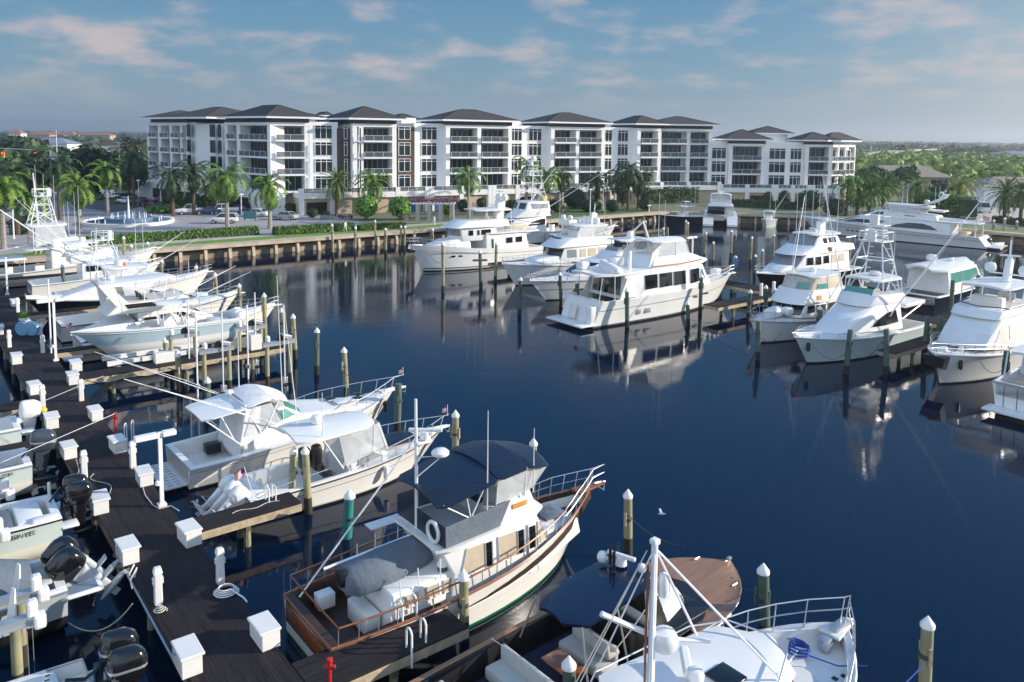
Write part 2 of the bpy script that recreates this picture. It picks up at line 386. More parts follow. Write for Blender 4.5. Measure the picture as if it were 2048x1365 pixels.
for lb, e0, e1, d0, d1 in (
    ('short finger pier with four grab handles beside the green bottomed trawler', 8.78, 14.0, 19.8, 21.5),
    ('dark finger pier with pale edge beside the triple white outboards', 8.78, 13.3, 31.2, 32.5),
    ('long finger pier with a rope draped along it beside the pale blue centre console', 8.78, 22.5, 55.5, 57.1),
    ('finger pier half hidden behind the pale blue centre console', 8.78, 16, 63.2, 64.3),
    ('small finger pier beside the covered bow pointing at the dock', 8.78, 15, 77.6, 78.8),
    ('tan finger pier with white posts below the big sportfishing boat', 8.78, 20, 97.5, 98.9)):
    dock('finger_pier', lb, e0, e1, d0, d1, along='e', cat='finger pier')
for lb, e0, e1, d0, d1 in (
    ('pale wooden pier stub with white hose posts at the bow of the black hulled yacht', 60.5, 70.5, 45.6, 47.4),
    ('wooden finger pier hidden among the moored yachts past the trawler yacht', 58, 70.5, 77, 78.4),
    ('wooden finger pier between the tall tower sportfisher and the covered yacht at the edge', 58, 70.5, 27.8, 29.2)):
    dock('finger_pier', lb, e0, e1, d0, d1, along='e', cat='finger pier')
for lb, e0, e1, d0, d1 in (
    ('low finger pier between the first and second outboard boats west of the dock', -1, 6.17, 45.5, 46.5),
    ('low bluish finger pier west of the dock beyond the white outboard', -6, 6.17, 52.3, 53.8)):
    dock('finger_pier', lb, e0, e1, d0, d1, along='e', cat='finger pier', zt=1.1)
# ---------------------------------------------------------------- foliage materials
def leafm(name, a, b, sc=.9):
    m = mat(name, a, .6, col2=b, scale=sc, spec=.3)
    bb = m.node_tree.nodes['Principled BSDF']; bb.inputs['Subsurface Weight'].default_value = 0
    return m
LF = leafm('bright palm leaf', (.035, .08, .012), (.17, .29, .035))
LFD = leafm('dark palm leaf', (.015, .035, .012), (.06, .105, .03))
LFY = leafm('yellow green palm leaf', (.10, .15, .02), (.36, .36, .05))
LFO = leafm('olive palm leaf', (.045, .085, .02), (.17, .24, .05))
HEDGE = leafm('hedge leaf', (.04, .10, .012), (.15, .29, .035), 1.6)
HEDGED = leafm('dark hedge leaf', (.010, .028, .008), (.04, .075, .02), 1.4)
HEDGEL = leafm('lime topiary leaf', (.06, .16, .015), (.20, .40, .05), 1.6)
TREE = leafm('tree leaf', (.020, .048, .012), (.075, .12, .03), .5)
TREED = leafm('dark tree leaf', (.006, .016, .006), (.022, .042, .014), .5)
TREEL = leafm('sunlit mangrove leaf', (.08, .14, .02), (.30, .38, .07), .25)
BOUG = leafm('bougainvillea', (.05, .09, .03), (.35, .06, .12), 2.5)
TRUNK = mat('palm trunk', (.30, .27, .23), .9, var=.25, scale=2, stretch=(1, 1, 5), bump=.4)
TRUNKD = mat('brown trunk', (.11, .08, .05), .9, var=.3, scale=2, stretch=(1, 1, 5), bump=.5)
SHAFT = mat('green crownshaft', (.13, .20, .05), .5, var=.2)
WALLW = mat('white stucco', (.80, .80, .79), .8, var=.03, scale=.3)
WALLT = mat('tan stucco', (.50, .40, .28), .85, var=.05, scale=.4)
BRICK = mat('brown brick cladding', (.085, .052, .042), .85, var=.25, scale=1.5)
ROOF = stripes(mat('brown roof tiles', (.055, .048, .044), .85, var=.18, scale=.9, bump=.4, bscale=6), 2, .30, (.03, .026, .023), .22)
TRIM = mat('dark grey fascia', (.05, .05, .052), .7)
GLASS = mat('building window glass', (.012, .022, .028), .06, var=.4, scale=.25, spec=.35)
RAILG = mat('balcony glass', (.10, .13, .14), .1, alpha=.62)
BLUEP = mat('blue panel', (.04, .10, .42), .5)
DARKIN = mat('dark interior', (.012, .012, .013), .9)
def palm_mesh(n, ln, droop, lw, seed, up=(.2, 1.25), dens=15):
    r = random.Random(seed); b = B()
    for k in range(n):
        a = 2 * pi * (k * .382) + r.uniform(-.2, .2); t0 = k / n; el = up[1] - (up[1] - up[0] + .7) * t0
        L = ln * r.uniform(.85, 1.1) * (.8 + .2 * (1 - abs(t0 - .5))); d = Vector((cos(a), sin(a), 0)); side = Vector((-sin(a), cos(a), 0))
        p = Vector((0, 0, 0)); prev = p; ang = el; st = L / dens
        for i in range(dens):
            q = p + (d * cos(ang) + Vector((0, 0, 1)) * sin(ang)) * st
            ang -= droop / dens * (1 + 1.2 * i / dens)
            t = (i + .5) / dens; w = lw * (.35 + 1.3 * t) * (1.15 - t ** 2.2) * r.uniform(.8, 1.15)
            fw = (q - p).normalized()
            for sg in (-1, 1):
                hang = r.uniform(-.25, -.75)
                tip = p + side * sg * w * .85 + fw * w * .45 + Vector((0, 0, 1)) * hang * w
                b.face(p, q, tip + fw * st * .25, tip)
            b.face(p + side * .025, q + side * .02, q - side * .02, p - side * .025)
            p = q
    return b
PALMK = {}
def palm(kind, u, vb, vc, label, tone=None, rz=0, dx=0):
    """a palm whose foot stands at pixel u, vb on the ground and whose crown heart is at row vc"""
    p = P(u, vb, GZ); h = PY(u + dx, vc, p.y).z - GZ
    o = thing('palm_tree', label, 'palm tree', p, rz, 'palms around the basin')
    lx = dx / 1600 * p.y
    tm = TRUNK if kind == 'royal' else TRUNKD
    def tr(r, zs): return B().loft([[(lx * (z / h) ** 2 + rr * cos(a * pi / 4), rr * sin(a * pi / 4), z) for a in range(8)] for z, rr in zs])
    hs = h - (1.5 if kind == 'royal' else .1)
    tr(0, [(-.1, .42), (.6, .34), (hs * .5, .31), (hs, .25)]).o('trunk', tm, o)
    if kind == 'royal': tr(0, [(hs, .19), (hs + .3, .20), (h, .10)]).o('crownshaft', SHAFT, o)
    m = {'royal': LF, 'coco': LF, 'date': LFO}[kind] if tone is None else tone
    key = kind
    if key not in PALMK:
        prm = dict(royal=(24, 4.9, 1.55, .75, 1, (-.25, 1.3), 15), coco=(26, 5.0, 1.5, .72, 2, (-.35, 1.3), 15), date=(60, 4.2, .8, .42, 3, (-.8, 1.4), 14))[kind]
        PALMK[key] = palm_mesh(*prm)
    src = PALMK[key]; cr = B(); cr.v, cr.f = src.v, src.f
    nm = 'crown_' + key + m.name
    if nm not in PALMK:
        pr = cr.o('crown', m, None, 0, fix=False); PALMK[nm] = pr.data; bpy.data.objects.remove(pr)
    me = PALMK[nm]
    c = bpy.data.objects.new('crown', me); COL.objects.link(c); c.parent = o; c.location = (lx, 0, h)
    s = R.uniform(.88, 1.12); c.scale = (s, s, s); c.rotation_euler = (0, 0, R.uniform(0, 6))
    return o
def leafcloud(b, c, r, n, s, rr=R, shell=.55):
    for _ in range(n):
        d = Vector((rr.gauss(0, 1), rr.gauss(0, 1), rr.gauss(0, 1))).normalized(); k = shell + (1 - shell) * rr.random()
        p = Vector((c[0] + d.x * r[0] * k, c[1] + d.y * r[1] * k, c[2] + d.z * r[2] * k))
        x = (d.orthogonal() + Vector((rr.uniform(-.8, .8), rr.uniform(-.8, .8), rr.uniform(-.8, .8)))).normalized(); y = x.cross(d + Vector((0, 0, .4))).normalized()
        w = s * rr.uniform(.6, 1.3)
        b.face(p - x * w, p - y * w * .6, p + x * w, p + y * w * .6)
def tree(u, vb, vt, wpx, label, m=None, name='broadleaf_tree', cat='tree', n=1700, trunk=True, z=GZ, squash=.5):
    p = P(u, vb, z); h = PY(u, vt, p.y).z - z; w = wpx / 1600 * p.y / 2
    o = thing(name, label, cat, p)
    if trunk:
        tb = B().tube([(0, 0, -.2), (.1, .05, h * .3), (.15, 0, h * .6)], max(.12, h * .03), 7, h * .012)
        for a in range(4): tb.tube([(.1, .05, h * .3), (cos(a * 1.6) * w * .4, sin(a * 1.6) * w * .4, h * .6), (cos(a * 1.6) * w * .6, sin(a * 1.6) * w * .6, h * .75)], h * .016, 5, h * .006)
        tb.o('trunk', TRUNKD, o)
    b = B(); k = 9; hz = h * (squash if trunk else .55)
    zc = h - hz * .55 if trunk else h * .5
    for i in range(k):
        a = R.uniform(0, 6.3); q = R.uniform(.2, .75) * (i > 0)
        leafcloud(b, (cos(a) * w * q, sin(a) * w * q, zc + R.uniform(-.35, .3) * hz), (w * R.uniform(.38, .6), w * R.uniform(.38, .6), hz * R.uniform(.28, .45)), n // k, max(.2, w * .095))
    b.o('crown', m or TREE, o, 0, fix=False)
    return o
def hedge(name, label, pts, width, h, m=HEDGE, cat='hedge', s=.13, dens=26, z=GZ, rnd=0):
    pts = [Vector(p) for p in pts]; c = sum(pts, Vector()) / len(pts); c.z = z
    o = thing(name, label, cat, c); core, lf = B(), B()
    for a, b in zip(pts[:-1], pts[1:]):
        d = b - a; d.z = 0; ln = d.length; d.normalize(); n = Vector((-d.y, d.x, 0)); m0 = (a + b) / 2 - c; m0.z = 0
        core.box((m0.x, m0.y, h * .47), (ln, width * .86, h * .9), atan2(d.y, d.x))
        for _ in range(int(dens * ln * (h * 1.4 + width))):
            t = R.uniform(-.5, .5) * ln; q = R.random() * (2 * h + width)
            if q < h: off, zz_, nn = -width / 2, q, -n
            elif q < 2 * h: off, zz_, nn = width / 2, q - h, n
            else: off, zz_, nn = (q - 2 * h) - width / 2, h, Vector((0, 0, 1))
            p = m0 + d * t + n * off + Vector((0, 0, zz_)) + nn * R.uniform(-.06, .08)
            x = Vector((R.uniform(-1, 1), R.uniform(-1, 1), R.uniform(-1, 1))).normalized(); y = x.cross(nn + Vector((R.uniform(-.6, .6), R.uniform(-.6, .6), R.uniform(-.3, .6)))).normalized(); w = s * R.uniform(.6, 1.4)
            lf.face(p - x * w, p - y * w * .7, p + x * w, p + y * w * .7)
    core.o('hedge_core', HEDGED, o, 0); lf.o('foliage', m, o, 0, fix=False)
    return o
def bush(u, vb, rpx, label, m=HEDGED, hk=1.0, n=420, name='shrub', cat='shrub', trunk=0):
    p = P(u, vb, GZ); r = rpx / 1600 * p.y; hz = r * hk
    o = thing(name, label, cat, p)
    if trunk:
        tb = B()
        for a in range(4): tb.tube([(cos(a * 1.6) * .15, sin(a * 1.6) * .15, -.1), (cos(a * 1.6) * .5, sin(a * 1.6) * .5, trunk + hz * .5)], .07, 5)
        tb.o('trunk', TRUNKD, o)
    b = B(); leafcloud(b, (0, 0, trunk + hz * .95), (r, r, hz), n, max(.1, r * .11), shell=.8)
    b.o('foliage', m, o, 0, fix=False)
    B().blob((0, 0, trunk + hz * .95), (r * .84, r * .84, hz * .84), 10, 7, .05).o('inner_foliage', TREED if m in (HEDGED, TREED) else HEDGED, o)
    return o
# ================================================================ apartment building
DOORF = mat('grey door frame', (.30, .32, .33), .5)
BL = thing('apartment_building', 'long white apartment building with brown hip roofs stepping down behind the basin', 'building', (0, 0, 0))
FPL = [Vector(p + (0,)) for p in ((-45.4, 150), (-26.7, 159), (-7.8, 169), (14.3, 181), (36, 190.5), (56, 192), (90, 192.5))]
LPL = [Vector((-45.4, 150, 0)), Vector((-84, 185, 0))]
def q(u, line=None):
    line = line or FPL; d = ray(u, 300); d = Vector((d.x, d.y, 0)); best = None
    segs = list(zip(line[:-1], line[1:]))
    for i, (a, b) in enumerate(segs):
        e = b - a; den = d.x * e.y - d.y * e.x
        if abs(den) < 1e-9: continue
        t = (a.x * e.y - a.y * e.x) / den; p = d * t; s = (p - a).dot(e) / e.length_squared
        if (s >= 0 or i == 0) and (s <= 1 or i == len(segs) - 1): return p
    return p
WALLB, BRICKB, TRIMB, TANB, DARKB, BLUEB = B(), B(), B(), B(), B(), B()
LV = [5.8, 9.05, 12.3, 15.5]
def nrm(a, b):
    d = (b - a).normalized(); return d, Vector((d.y, -d.x, 0))
def block(b, p0, p1, back, z0, z1, side=None):
    d, n = nrm(p0, p1); s = side or -n; r = p0 + s * back; t = p1 + s * back
    b.slab([(p0.x, p0.y), (p1.x, p1.y), (t.x, t.y), (r.x, r.y)], z0, z1)
def panel(p0, p1, z0, z1, out, th, m, name, par, cols=0, rows=None, fr=WALLW, fw=.10):
    """a thin upright panel between plan points with its mullions as a sub-part"""
    d, n = nrm(p0, p1); a, b = p0 + n * out, p1 + n * out; ln = (b - a).length; rz = atan2(d.y, d.x); c = (a + b) / 2
    g = B().box((c.x, c.y, (z0 + z1) / 2), (ln, th, z1 - z0), rz).o(name, m, par, 0)
    if cols:
        f = B(); e = c + n * (th / 2 + .02)
        for i in range(cols + 1):
            x = a + d * ln * i / cols + n * (th / 2 + .02); f.box((x.x, x.y, (z0 + z1) / 2), (fw, .05, z1 - z0 + fw), rz)
        for z in (z0, z1) + tuple(rows or ()): f.box((e.x, e.y, z), (ln - fw, .046, fw), rz)
        f.o('frame', fr, g, 0)
    return g
def hip(quad, z, over, h, name='roof', ridge=None):
    c = sum(quad, Vector()) / 4
    o = []
    for i, p in enumerate(quad):
        a = (quad[i] - quad[i - 1]).normalized(); b = (quad[i] - quad[(i + 1) % 4]).normalized()
        o.append(p + (a + b) * over)
    l01, l12 = (o[1] - o[0]).length, (o[2] - o[1]).length
    if l01 >= l12: m0, m1 = (o[0] + o[3]) / 2, (o[1] + o[2]) / 2; k = l12 / 2; ax = (m1 - m0).normalized(); long_ = True
    else: m0, m1 = (o[0] + o[1]) / 2, (o[2] + o[3]) / 2; k = l01 / 2; ax = (m1 - m0).normalized(); long_ = False
    k = min(k, (m1 - m0).length * .47)
    r0, r1 = m0 + ax * k, m1 - ax * k
    h *= .72; over = over; zb = z + .45; V = lambda p, zz_: (p.x, p.y, zz_)
    b = B(); q4 = [V(p, zb) for p in o]; R0_, R1_ = V(r0, zb + h), V(r1, zb + h)
    if long_: b.add(q4 + [R0_, R1_], [(0, 1, 5, 4), (1, 2, 5), (2, 3, 4, 5), (3, 0, 4)])
    else: b.add(q4 + [R0_, R1_], [(0, 1, 4), (1, 2, 5, 4), (2, 3, 5), (3, 0, 4, 5)])
    rf = b.o(name, ROOF, BL, 0)
    e = B().slab([(p.x, p.y) for p in o], z + .12, zb - .004); e.o('eave', WALLW, rf, 0)
    hp = B()
    for i in range(4): hp.tube([q4[i], (R0_ if (i in (0, 3) if long_ else i in (0, 1)) else R1_)], .09, 4)
    hp.tube([R0_, R1_], .09, 4); hp.o('hip_tiles', TRIM if h < 1 else ROOF, rf, 0)
    return rf
def bay(p0, p1, lv, zt, cols, depth=2.2, doors=True):
    """a stack of recessed balconies between two plan points"""
    d, n = nrm(p0, p1); ln = (p1 - p0).length; rz = atan2(d.y, d.x)
    for i, z in enumerate(lv):
        z1 = lv[i + 1] if i + 1 < len(lv) else zt
        c = (p0 + p1) / 2 - n * (depth / 2 - .25)
        B().box((c.x, c.y, z - .06), (ln + .02, depth + .5, .26), rz).o('balcony_slab', WALLW, BL, 0)
        a, b = p0 + d * .25, p1 - d * .25
        w = max(2, int(ln / 1.15))
        panel(a, b, z + .1, z1 - .42, -depth, .08, GLASS, 'sliding_door', BL, w, fr=DOORF, fw=.08)
        if i or z > 6.5:
            g = panel(p0 + d * .1, p1 - d * .1, z + .12, z + 1.12, .38, .03, RAILG, 'balcony_railing', BL, max(2, int(ln / 1.9)), fw=.05)
def windows(us, lv, line, out=.06, cols=3, hw=(.75, 3.3), name='window'):
    for u0, u1 in us:
        a, b = q(u0, line), q(u1, line); 
        if line is LPL: a, b = b, a
        for z in lv: panel(a, b, z + hw[0] - .35, z + hw[1] - .35, out, .05, GLASS, name, BL, cols, (z + hw[1] - .85,), fw=.09)
def pav(us, lv, zt, proj=1.3, dep=10, roofu=None, h=3.0, ov=1.35, side=None, col=.9, ins=0):
    """a projecting pavilion: columns at the listed pixels, balcony stacks between them, fascia and hip roof"""
    ps = [q(u) for u in us]; d, n = nrm(ps[0], ps[-1]); ps = [p + n * proj for p in ps]
    s = side or -n
    for i, p in enumerate(ps):
        w = col; o = 0 if i == 0 else (-w if i == len(ps) - 1 else -w / 2)
        a = p + d * o; block(WALLB, a, a + d * w, 2.6 + proj, 2, zt)
    for a, b in zip(ps[:-1], ps[1:]):
        bay(a + d * (col if a is ps[0] else col / 2), b - d * (col if b is ps[-1] else col / 2), lv, zt - .5, 3)
    block(WALLB, ps[0] - n * 2.45 + d * ins, ps[-1] - n * 2.45, dep, 2, zt - .01, s)
    block(WALLB, ps[0] + n * .05 - d * .05, ps[-1] + n * .05 + d * .05, 2.6, zt - .62, zt - .02)
    tb_ = B(); block(tb_, ps[0] + n * .02, ps[-1] + n * .02, dep + 2, zt - .02, zt + .75, s); tb_.o('fascia', TRIM, BL, 0)
    qd = [ps[0], ps[-1], ps[-1] + s * dep, ps[0] + s * dep]
    hip(qd, zt + .62, ov, h)
    return ps, d, n
def link(u0, u1, z1, dep=12, b=None, out=0):
    p0, p1 = q(u0), q(u1); d, n = nrm(p0, p1)
    block(b or WALLB, p0 + n * out, p1 + n * out, dep, 2, z1); return p0, p1, d, n
ZT = 18.9
LS = Vector((-.74, .67, 0))
# left face of the first pavilion and the left wing
def lq(u): return q(u, LPL)
def lface(u0, u1, z0, z1, b, dep, out=0):
    p0, p1 = lq(u0), lq(u1); d, n = nrm(p0, p1); block(b, p0 + n * out, p1 + n * out, dep, z0, z1)
ps, d, n = pav((541, 619), LV, ZT, 0, 13, h=3.1, side=LS, ins=2.9)
a, b = lq(452), lq(541); dl, nl = nrm(a, b)
for u0, u1 in ((456, 474), (481, 535)):
    bay(lq(u0), lq(u1), LV, ZT - .5, 3)
for u0, u1 in ((450, 456), (474, 481), (535, 541)): lface(u0, u1, 2, ZT - .02, WALLB, 3, .03)
lface(450, 541, ZT - .62, ZT - .03, WALLB, 3, .06)
lface(452, 541, ZT, ZT + .72, TRIMB, 6, .03)
lface(385, 450, 2, ZT - .3, WALLB, 14, -.6)
lface(376, 388, 2, ZT, WALLB, 14, -.5)
windows(((425, 436), (441, 448)), LV, LPL, -.5, 2); windows(((378, 386),), LV, LPL, -.42, 2)
for u0, u1 in ((299, 317), (323, 340), (345, 361), (365, 373)): bay(lq(u0), lq(u1), LV, ZT - .8, 2, depth=2.0)
for u0, u1 in ((295, 299), (317, 323), (340, 345), (361, 365), (373, 377)): lface(u0, u1, 2, ZT - .02, WALLB, 2.6, .03)
lface(320, 377, 2, ZT - .03, WALLB, 12, -2.4)
lface(295, 377, ZT - .7, ZT - .04, WALLB, 3, .05); lface(303, 375, ZT, ZT + .7, TRIMB, 10, 0)
def lhip(u0, u1, dep, h, out=.4):
    p0, p1 = lq(u0), lq(u1); d_, n_ = nrm(p0, p1); p0, p1 = p0 + n_ * out, p1 + n_ * out
    hip([p0, p1, p1 - n_ * dep, p0 - n_ * dep], ZT + .62, 1.3, h)
lhip(303, 345, 10, 2.4); lhip(348, 425, 13, 3.2, .6); lhip(456, 530, 13, 2.9, .3)
# front: links, brick panels and pavilions
link(617, 676, ZT + .2); windows(((630, 664),), LV, None, .06, 3)
link(674, 699, ZT - 1, b=BRICKB, out=.1); windows(((688, 694),), LV, None, .16, 1)
pav((701, 718, 788), LV, ZT, 1.6, 9, h=3.3, side=Vector((-.62, .78, 0)))
link(786, 829, ZT - .4, b=BRICKB, out=.05); windows(((797, 820),), LV, None, .12, 2)
link(828, 890, ZT + .3); windows(((843, 873),), LV, None, .06, 3)
pav((887, 953, 1018), LV, ZT + .1, 1.3, 12, h=3.2)
link(1016, 1098, ZT + .2); windows(((1020, 1043), (1057, 1082)), LV, None, .06, 3)
pav((1096, 1149, 1203), LV, ZT + .1, 1.3, 12, h=3.1)
link(1200, 1268, ZT + .2); windows(((1203, 1223), (1235, 1255)), LV, None, .06, 3)
pav((1265, 1312), LV, ZT + .1, 2.0, 10, h=2.6)
pav((1313, 1374, 1421), LV, ZT + .1, .9, 12, h=2.7)
LV4 = [5.3, 8.5, 11.7]; Z4 = 15.9
link(1418, 1460, Z4 + .4); windows(((1424, 1452),), LV4, None, .06, 3)
pav((1455, 1527), LV4, Z4 - .2, 1.3, 9, h=3.2)
link(1524, 1612, Z4 + .3); windows(((1539, 1571), (1581, 1603)), LV4, None, .06, 3)
ps, d, n = pav((1607, 1661), LV4, Z4 - .2, 1.3, 9, h=2.5)
p1 = ps[-1]; e = Vector((.80, .6, 0)); p2 = p1 + e * 10
for i, z in enumerate(LV4):
    B().slab([(p1.x, p1.y), (p2.x, p2.y), (p2.x - 2.4, p2.y + 2.6), (p1.x - 2.4, p1.y + 2.6)], z - .27, z + .07).o('balcony_slab', WALLW, BL, 0)
    panel(p1 + e * .3, p2 - e * .3, z + .12, z + 1.12, .02, .03, RAILG, 'balcony_railing', BL, 5, fw=.06)
    panel(p1 - n * 2.4 + e * .5, p2 - n * 2.4 - e * .5, z + .1, z + 2.7, 0, .08, GLASS, 'sliding_door', BL, 7, fw=.16)
for t in (2.5, 5.5, 9.6):
    a = p1 + e * t; block(WALLB, a, a + e * .45, .5, 2, Z4 - .2)
block(WALLB, p1, p2, 2.4, Z4 - .8, Z4 - .21)
wx = p1 - n * 2.6; block(WALLB, wx, wx + e * 9, 7, 2, Z4 - .25)
hip([p1 - d * 1, p2, p2 - n * 8, p1 - n * 8 - d * 1], Z4 + .4, 1.4, 2.6)
# penthouse behind, low roofs and parapets on top
a, b = q(1535) + Vector((0, 9, 0)), q(1600) + Vector((0, 9, 0))
block(WALLB, a, b, 8, 10, 18.0); hip([a, b, b + Vector((0, 8, 0)), a + Vector((0, 8, 0))], 17.9, 1.3, 2.4)
for u0, u1, z in ((640, 668, 20.6), (812, 842, 20.4), (1012, 1030, 20.2), (1040, 1060, 20), (1205, 1222, 20.4)):
    a, b = q(u0) + Vector((-2, 8, 0)), q(u1) + Vector((-2, 8, 0)); block(WALLB, a, b, 5, 12, z)
for u0, u1 in ((800, 850), (1195, 1235), (640, 662)):
    a, b = q(u0) + Vector((-3, 16, 0)), q(u1) + Vector((-3, 16, 0)); hip([a, b, b + Vector((-4, 8, 0)), a + Vector((-4, 8, 0))], 19.6, 1, 2.0)
a, b = q(1424) + Vector((-2, 5, 0)), q(1448) + Vector((-2, 5, 0)); block(WALLB, a, b, 6, 12, 19.2)
# podium with parapet, terrace rail and openings
pod = [(585, 712), (712, 838), (838, 960), (960, 1100), (1100, 1200), (1200, 1300), (1300, 1430), (1430, 1540), (1540, 1612), (1612, 1668)]
for i, (u0, u1) in enumerate(pod):
    out = 6.0 if u0 < 1300 else 4.5
    p0, p1 = q(u0), q(u1); d, n = nrm(p0, p1); p0, p1 = p0 + n * out, p1 + n * out
    zt = 5.75 if u0 < 1430 else 5.2
    block(WALLB, p0, p1, out + 1, zt - .9, zt + .1); L = (p1 - p0).length
    block(TANB, p0 - n * .5, p1 - n * .5, out, 1.8, zt - .85)
    k = max(2, int(L / 5.5))
    for j in range(k + 1):
        x = p0 + d * (L - .9) * j / k; block(WALLB, x + n * .05, x + n * .05 + d * .9, .9, 1.8, zt + .95)
        if j < k:
            a = x + d * .9; b = p0 + d * (L - .9) * (j + 1) / k
            panel(a, b, zt + .12, zt + 1.0, -.15, .03, RAILG, 'terrace_railing', BL, 3, fw=.06)
            t = (i * 3 + j) % 4
            if t in (0, 2): panel(a + d * .5, b - d * .5, 1.9, zt - 1.6, -.45, .08, (DARKIN, BLUEP, BLUEP, DARKIN)[(i + j) % 4] if u0 > 700 else DARKIN, 'garage_opening', BL)
WALLB.o('wall', WALLW, BL, 0); BRICKB.o('brick_panel', BRICK, BL, 0); TRIMB.o('fascia', TRIM, BL, 0)
TANB.o('podium_wall', WALLT, BL, 0);
a, b = lq(300), lq(560)
d_, n_ = nrm(a, b); g = B(); block(g, a + n_ * 3, b + n_ * 2, 3, 1.8, 5.6); g.o('podium_wall', WALLW, BL, 0)
panel(lq(430), lq(520), 2.4, 4.6, 2.3, .1, DARKIN, 'garage_opening', BL); panel(lq(330), lq(420), 2.4, 4.4, 3.0, .1, DARKIN, 'garage_opening', BL)
# ================================================================ palms
for a in (('royal', 62, 492, 395, 'tall royal palm with grey trunk behind the outriggers of the big sportfisher'),
    ('royal', 160, 462, 370, 'royal palm on the lawn just before the fountain plaza'),
    ('royal', 216, 425, 338, 'royal palm rising behind the twin headed white street lamp'),
    ('royal', 8, 500, 372, 'royal palm cut by the edge of the picture over the tall square hedge'),
    ('royal', 455, 467, 352, 'slim royal palm beside the hedge gap in front of the white suv'),
    ('royal', 540, 458, 372, 'royal palm with the broadest bright crown before the first balconies'),
    ('date', 673, 432, 362, 'date palm with feathery round crown before the white link wall'),
    ('coco', 747, 430, 362, 'bright coconut palm behind the round topiary trees'),
    ('royal', 938, 448, 352, 'royal palm in front of the third pavilion by the pergola'),
    ('royal', 1052, 425, 330, 'tall bright palm behind the tower of the sportfisher'),
    ('royal', 1090, 430, 350, 'bright royal palm with drooping skirt before the fourth pavilion'),
    ('royal', 1124, 425, 352, 'palm with darker crown at the right edge of the fourth pavilion'),
    ('coco', 1692, 432, 366, 'coconut palm at the right end of the apartment building'),
    ('coco', 1830, 425, 372, 'coconut palm rising over the big white yacht amidships'),
    ('coco', 1918, 428, 372, 'yellow leaved coconut palm beside the mast of the big white yacht')):
    palm(*a[:5], tone=LFY if 'yellow' in a[4] else (LFD if 'darker' in a[4] else None), dx=R.uniform(-3, 3))
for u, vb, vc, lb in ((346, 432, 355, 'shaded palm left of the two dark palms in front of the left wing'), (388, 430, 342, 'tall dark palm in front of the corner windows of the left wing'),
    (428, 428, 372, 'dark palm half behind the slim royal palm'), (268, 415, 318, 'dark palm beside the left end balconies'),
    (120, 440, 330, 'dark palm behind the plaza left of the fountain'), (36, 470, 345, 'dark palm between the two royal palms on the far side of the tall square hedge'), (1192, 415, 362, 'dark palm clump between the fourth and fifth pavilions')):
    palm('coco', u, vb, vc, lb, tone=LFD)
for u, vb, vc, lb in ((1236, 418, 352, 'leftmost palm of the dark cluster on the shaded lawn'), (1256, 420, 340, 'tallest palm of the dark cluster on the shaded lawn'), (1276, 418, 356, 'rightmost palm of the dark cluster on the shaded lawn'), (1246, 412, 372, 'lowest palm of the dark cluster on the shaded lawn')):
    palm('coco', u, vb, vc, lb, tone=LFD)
for u, vb, vc, lb in ((1713, 430, 378, 'bushy palm right beside the building end behind the big yacht'), (1738, 432, 380, 'middle one of three bushy palms behind the bow of the big yacht'), (1765, 430, 372, 'third bushy palm behind the bridge of the big yacht'),
    (2008, 446, 385, 'shaded palm before the garage wall at the picture edge'), (2040, 450, 382, 'shaded palm at the picture edge beside the garage doors')):
    palm('date', u, vb, vc, lb, tone=LF if u < 1900 else None)
# ================================================================ hedges, shrubs and trees
hedge('hedge', 'long bright clipped hedge on the lawn in front of the fountain plaza', [DE(17, 116.6), DE(43.5, 116.6)], 1.6, 1.2)
hedge('hedge', 'clipped hedge right of the slim royal palm along the walkway', [DE(45, 114.2), DE(57.5, 113.4)], 1.6, 1.2)
hedge('hedge', 'clipped hedge before the golf cart near the topiary trees', [DE(58, 112.6), DE(66, 112)], 1.4, .9)
hedge('hedge', 'low dark hedge behind the masts of the big sportfisher', [P(20, 470, GZ), P(85, 466, GZ)], 1.4, 1.2, HEDGED)
hedge('hedge', 'tall square bright hedge at the left edge of the picture', [DE(2.5, 111), DE(7.5, 112)], 2.6, 4.6, HEDGE, dens=14, s=.16)
hedge('hedge', 'dark clipped hedge along the shaded garage wall below the left wing', [P(330, 415, GZ), P(425, 420, GZ)], 1.5, 2.6, HEDGED, dens=12, s=.2)
hedge('hedge', 'dark hedge below the fifth pavilion behind the black centre console', [P(1285, 408, GZ), P(1390, 405, GZ)], 3, 3.6, HEDGED, dens=8, s=.25)
hedge('hedge', 'dark low hedge along the shaded terrace wall behind the flybridge cruiser', [P(1440, 412, GZ), P(1600, 420, GZ)], 2, 1.6, HEDGED, dens=8, s=.25)
hedge('hedge', 'sunlit green hedge in front of the van behind the big yacht', [P(1850, 425, GZ), P(1935, 440, GZ)], 4, 4.2, HEDGE, dens=8, s=.25)
hedge('hedge', 'dark low hedge below the garage at the picture edge', [P(1990, 445, GZ), P(2070, 455, GZ)], 2, 1.2, HEDGED, dens=10, s=.2)
for u, v, r, m, lb in ((732, 440, 25, HEDGEL, 'big round lime green topiary tree left of its twin'), (800, 441, 24, HEDGEL, 'round lime green topiary tree by the pergola'), (894, 436, 15, HEDGEL, 'small round lime green topiary right of the pergola')):
    bush(u, v, r, lb, m, .95, 900, 'topiary_tree', 'topiary', trunk=.5)
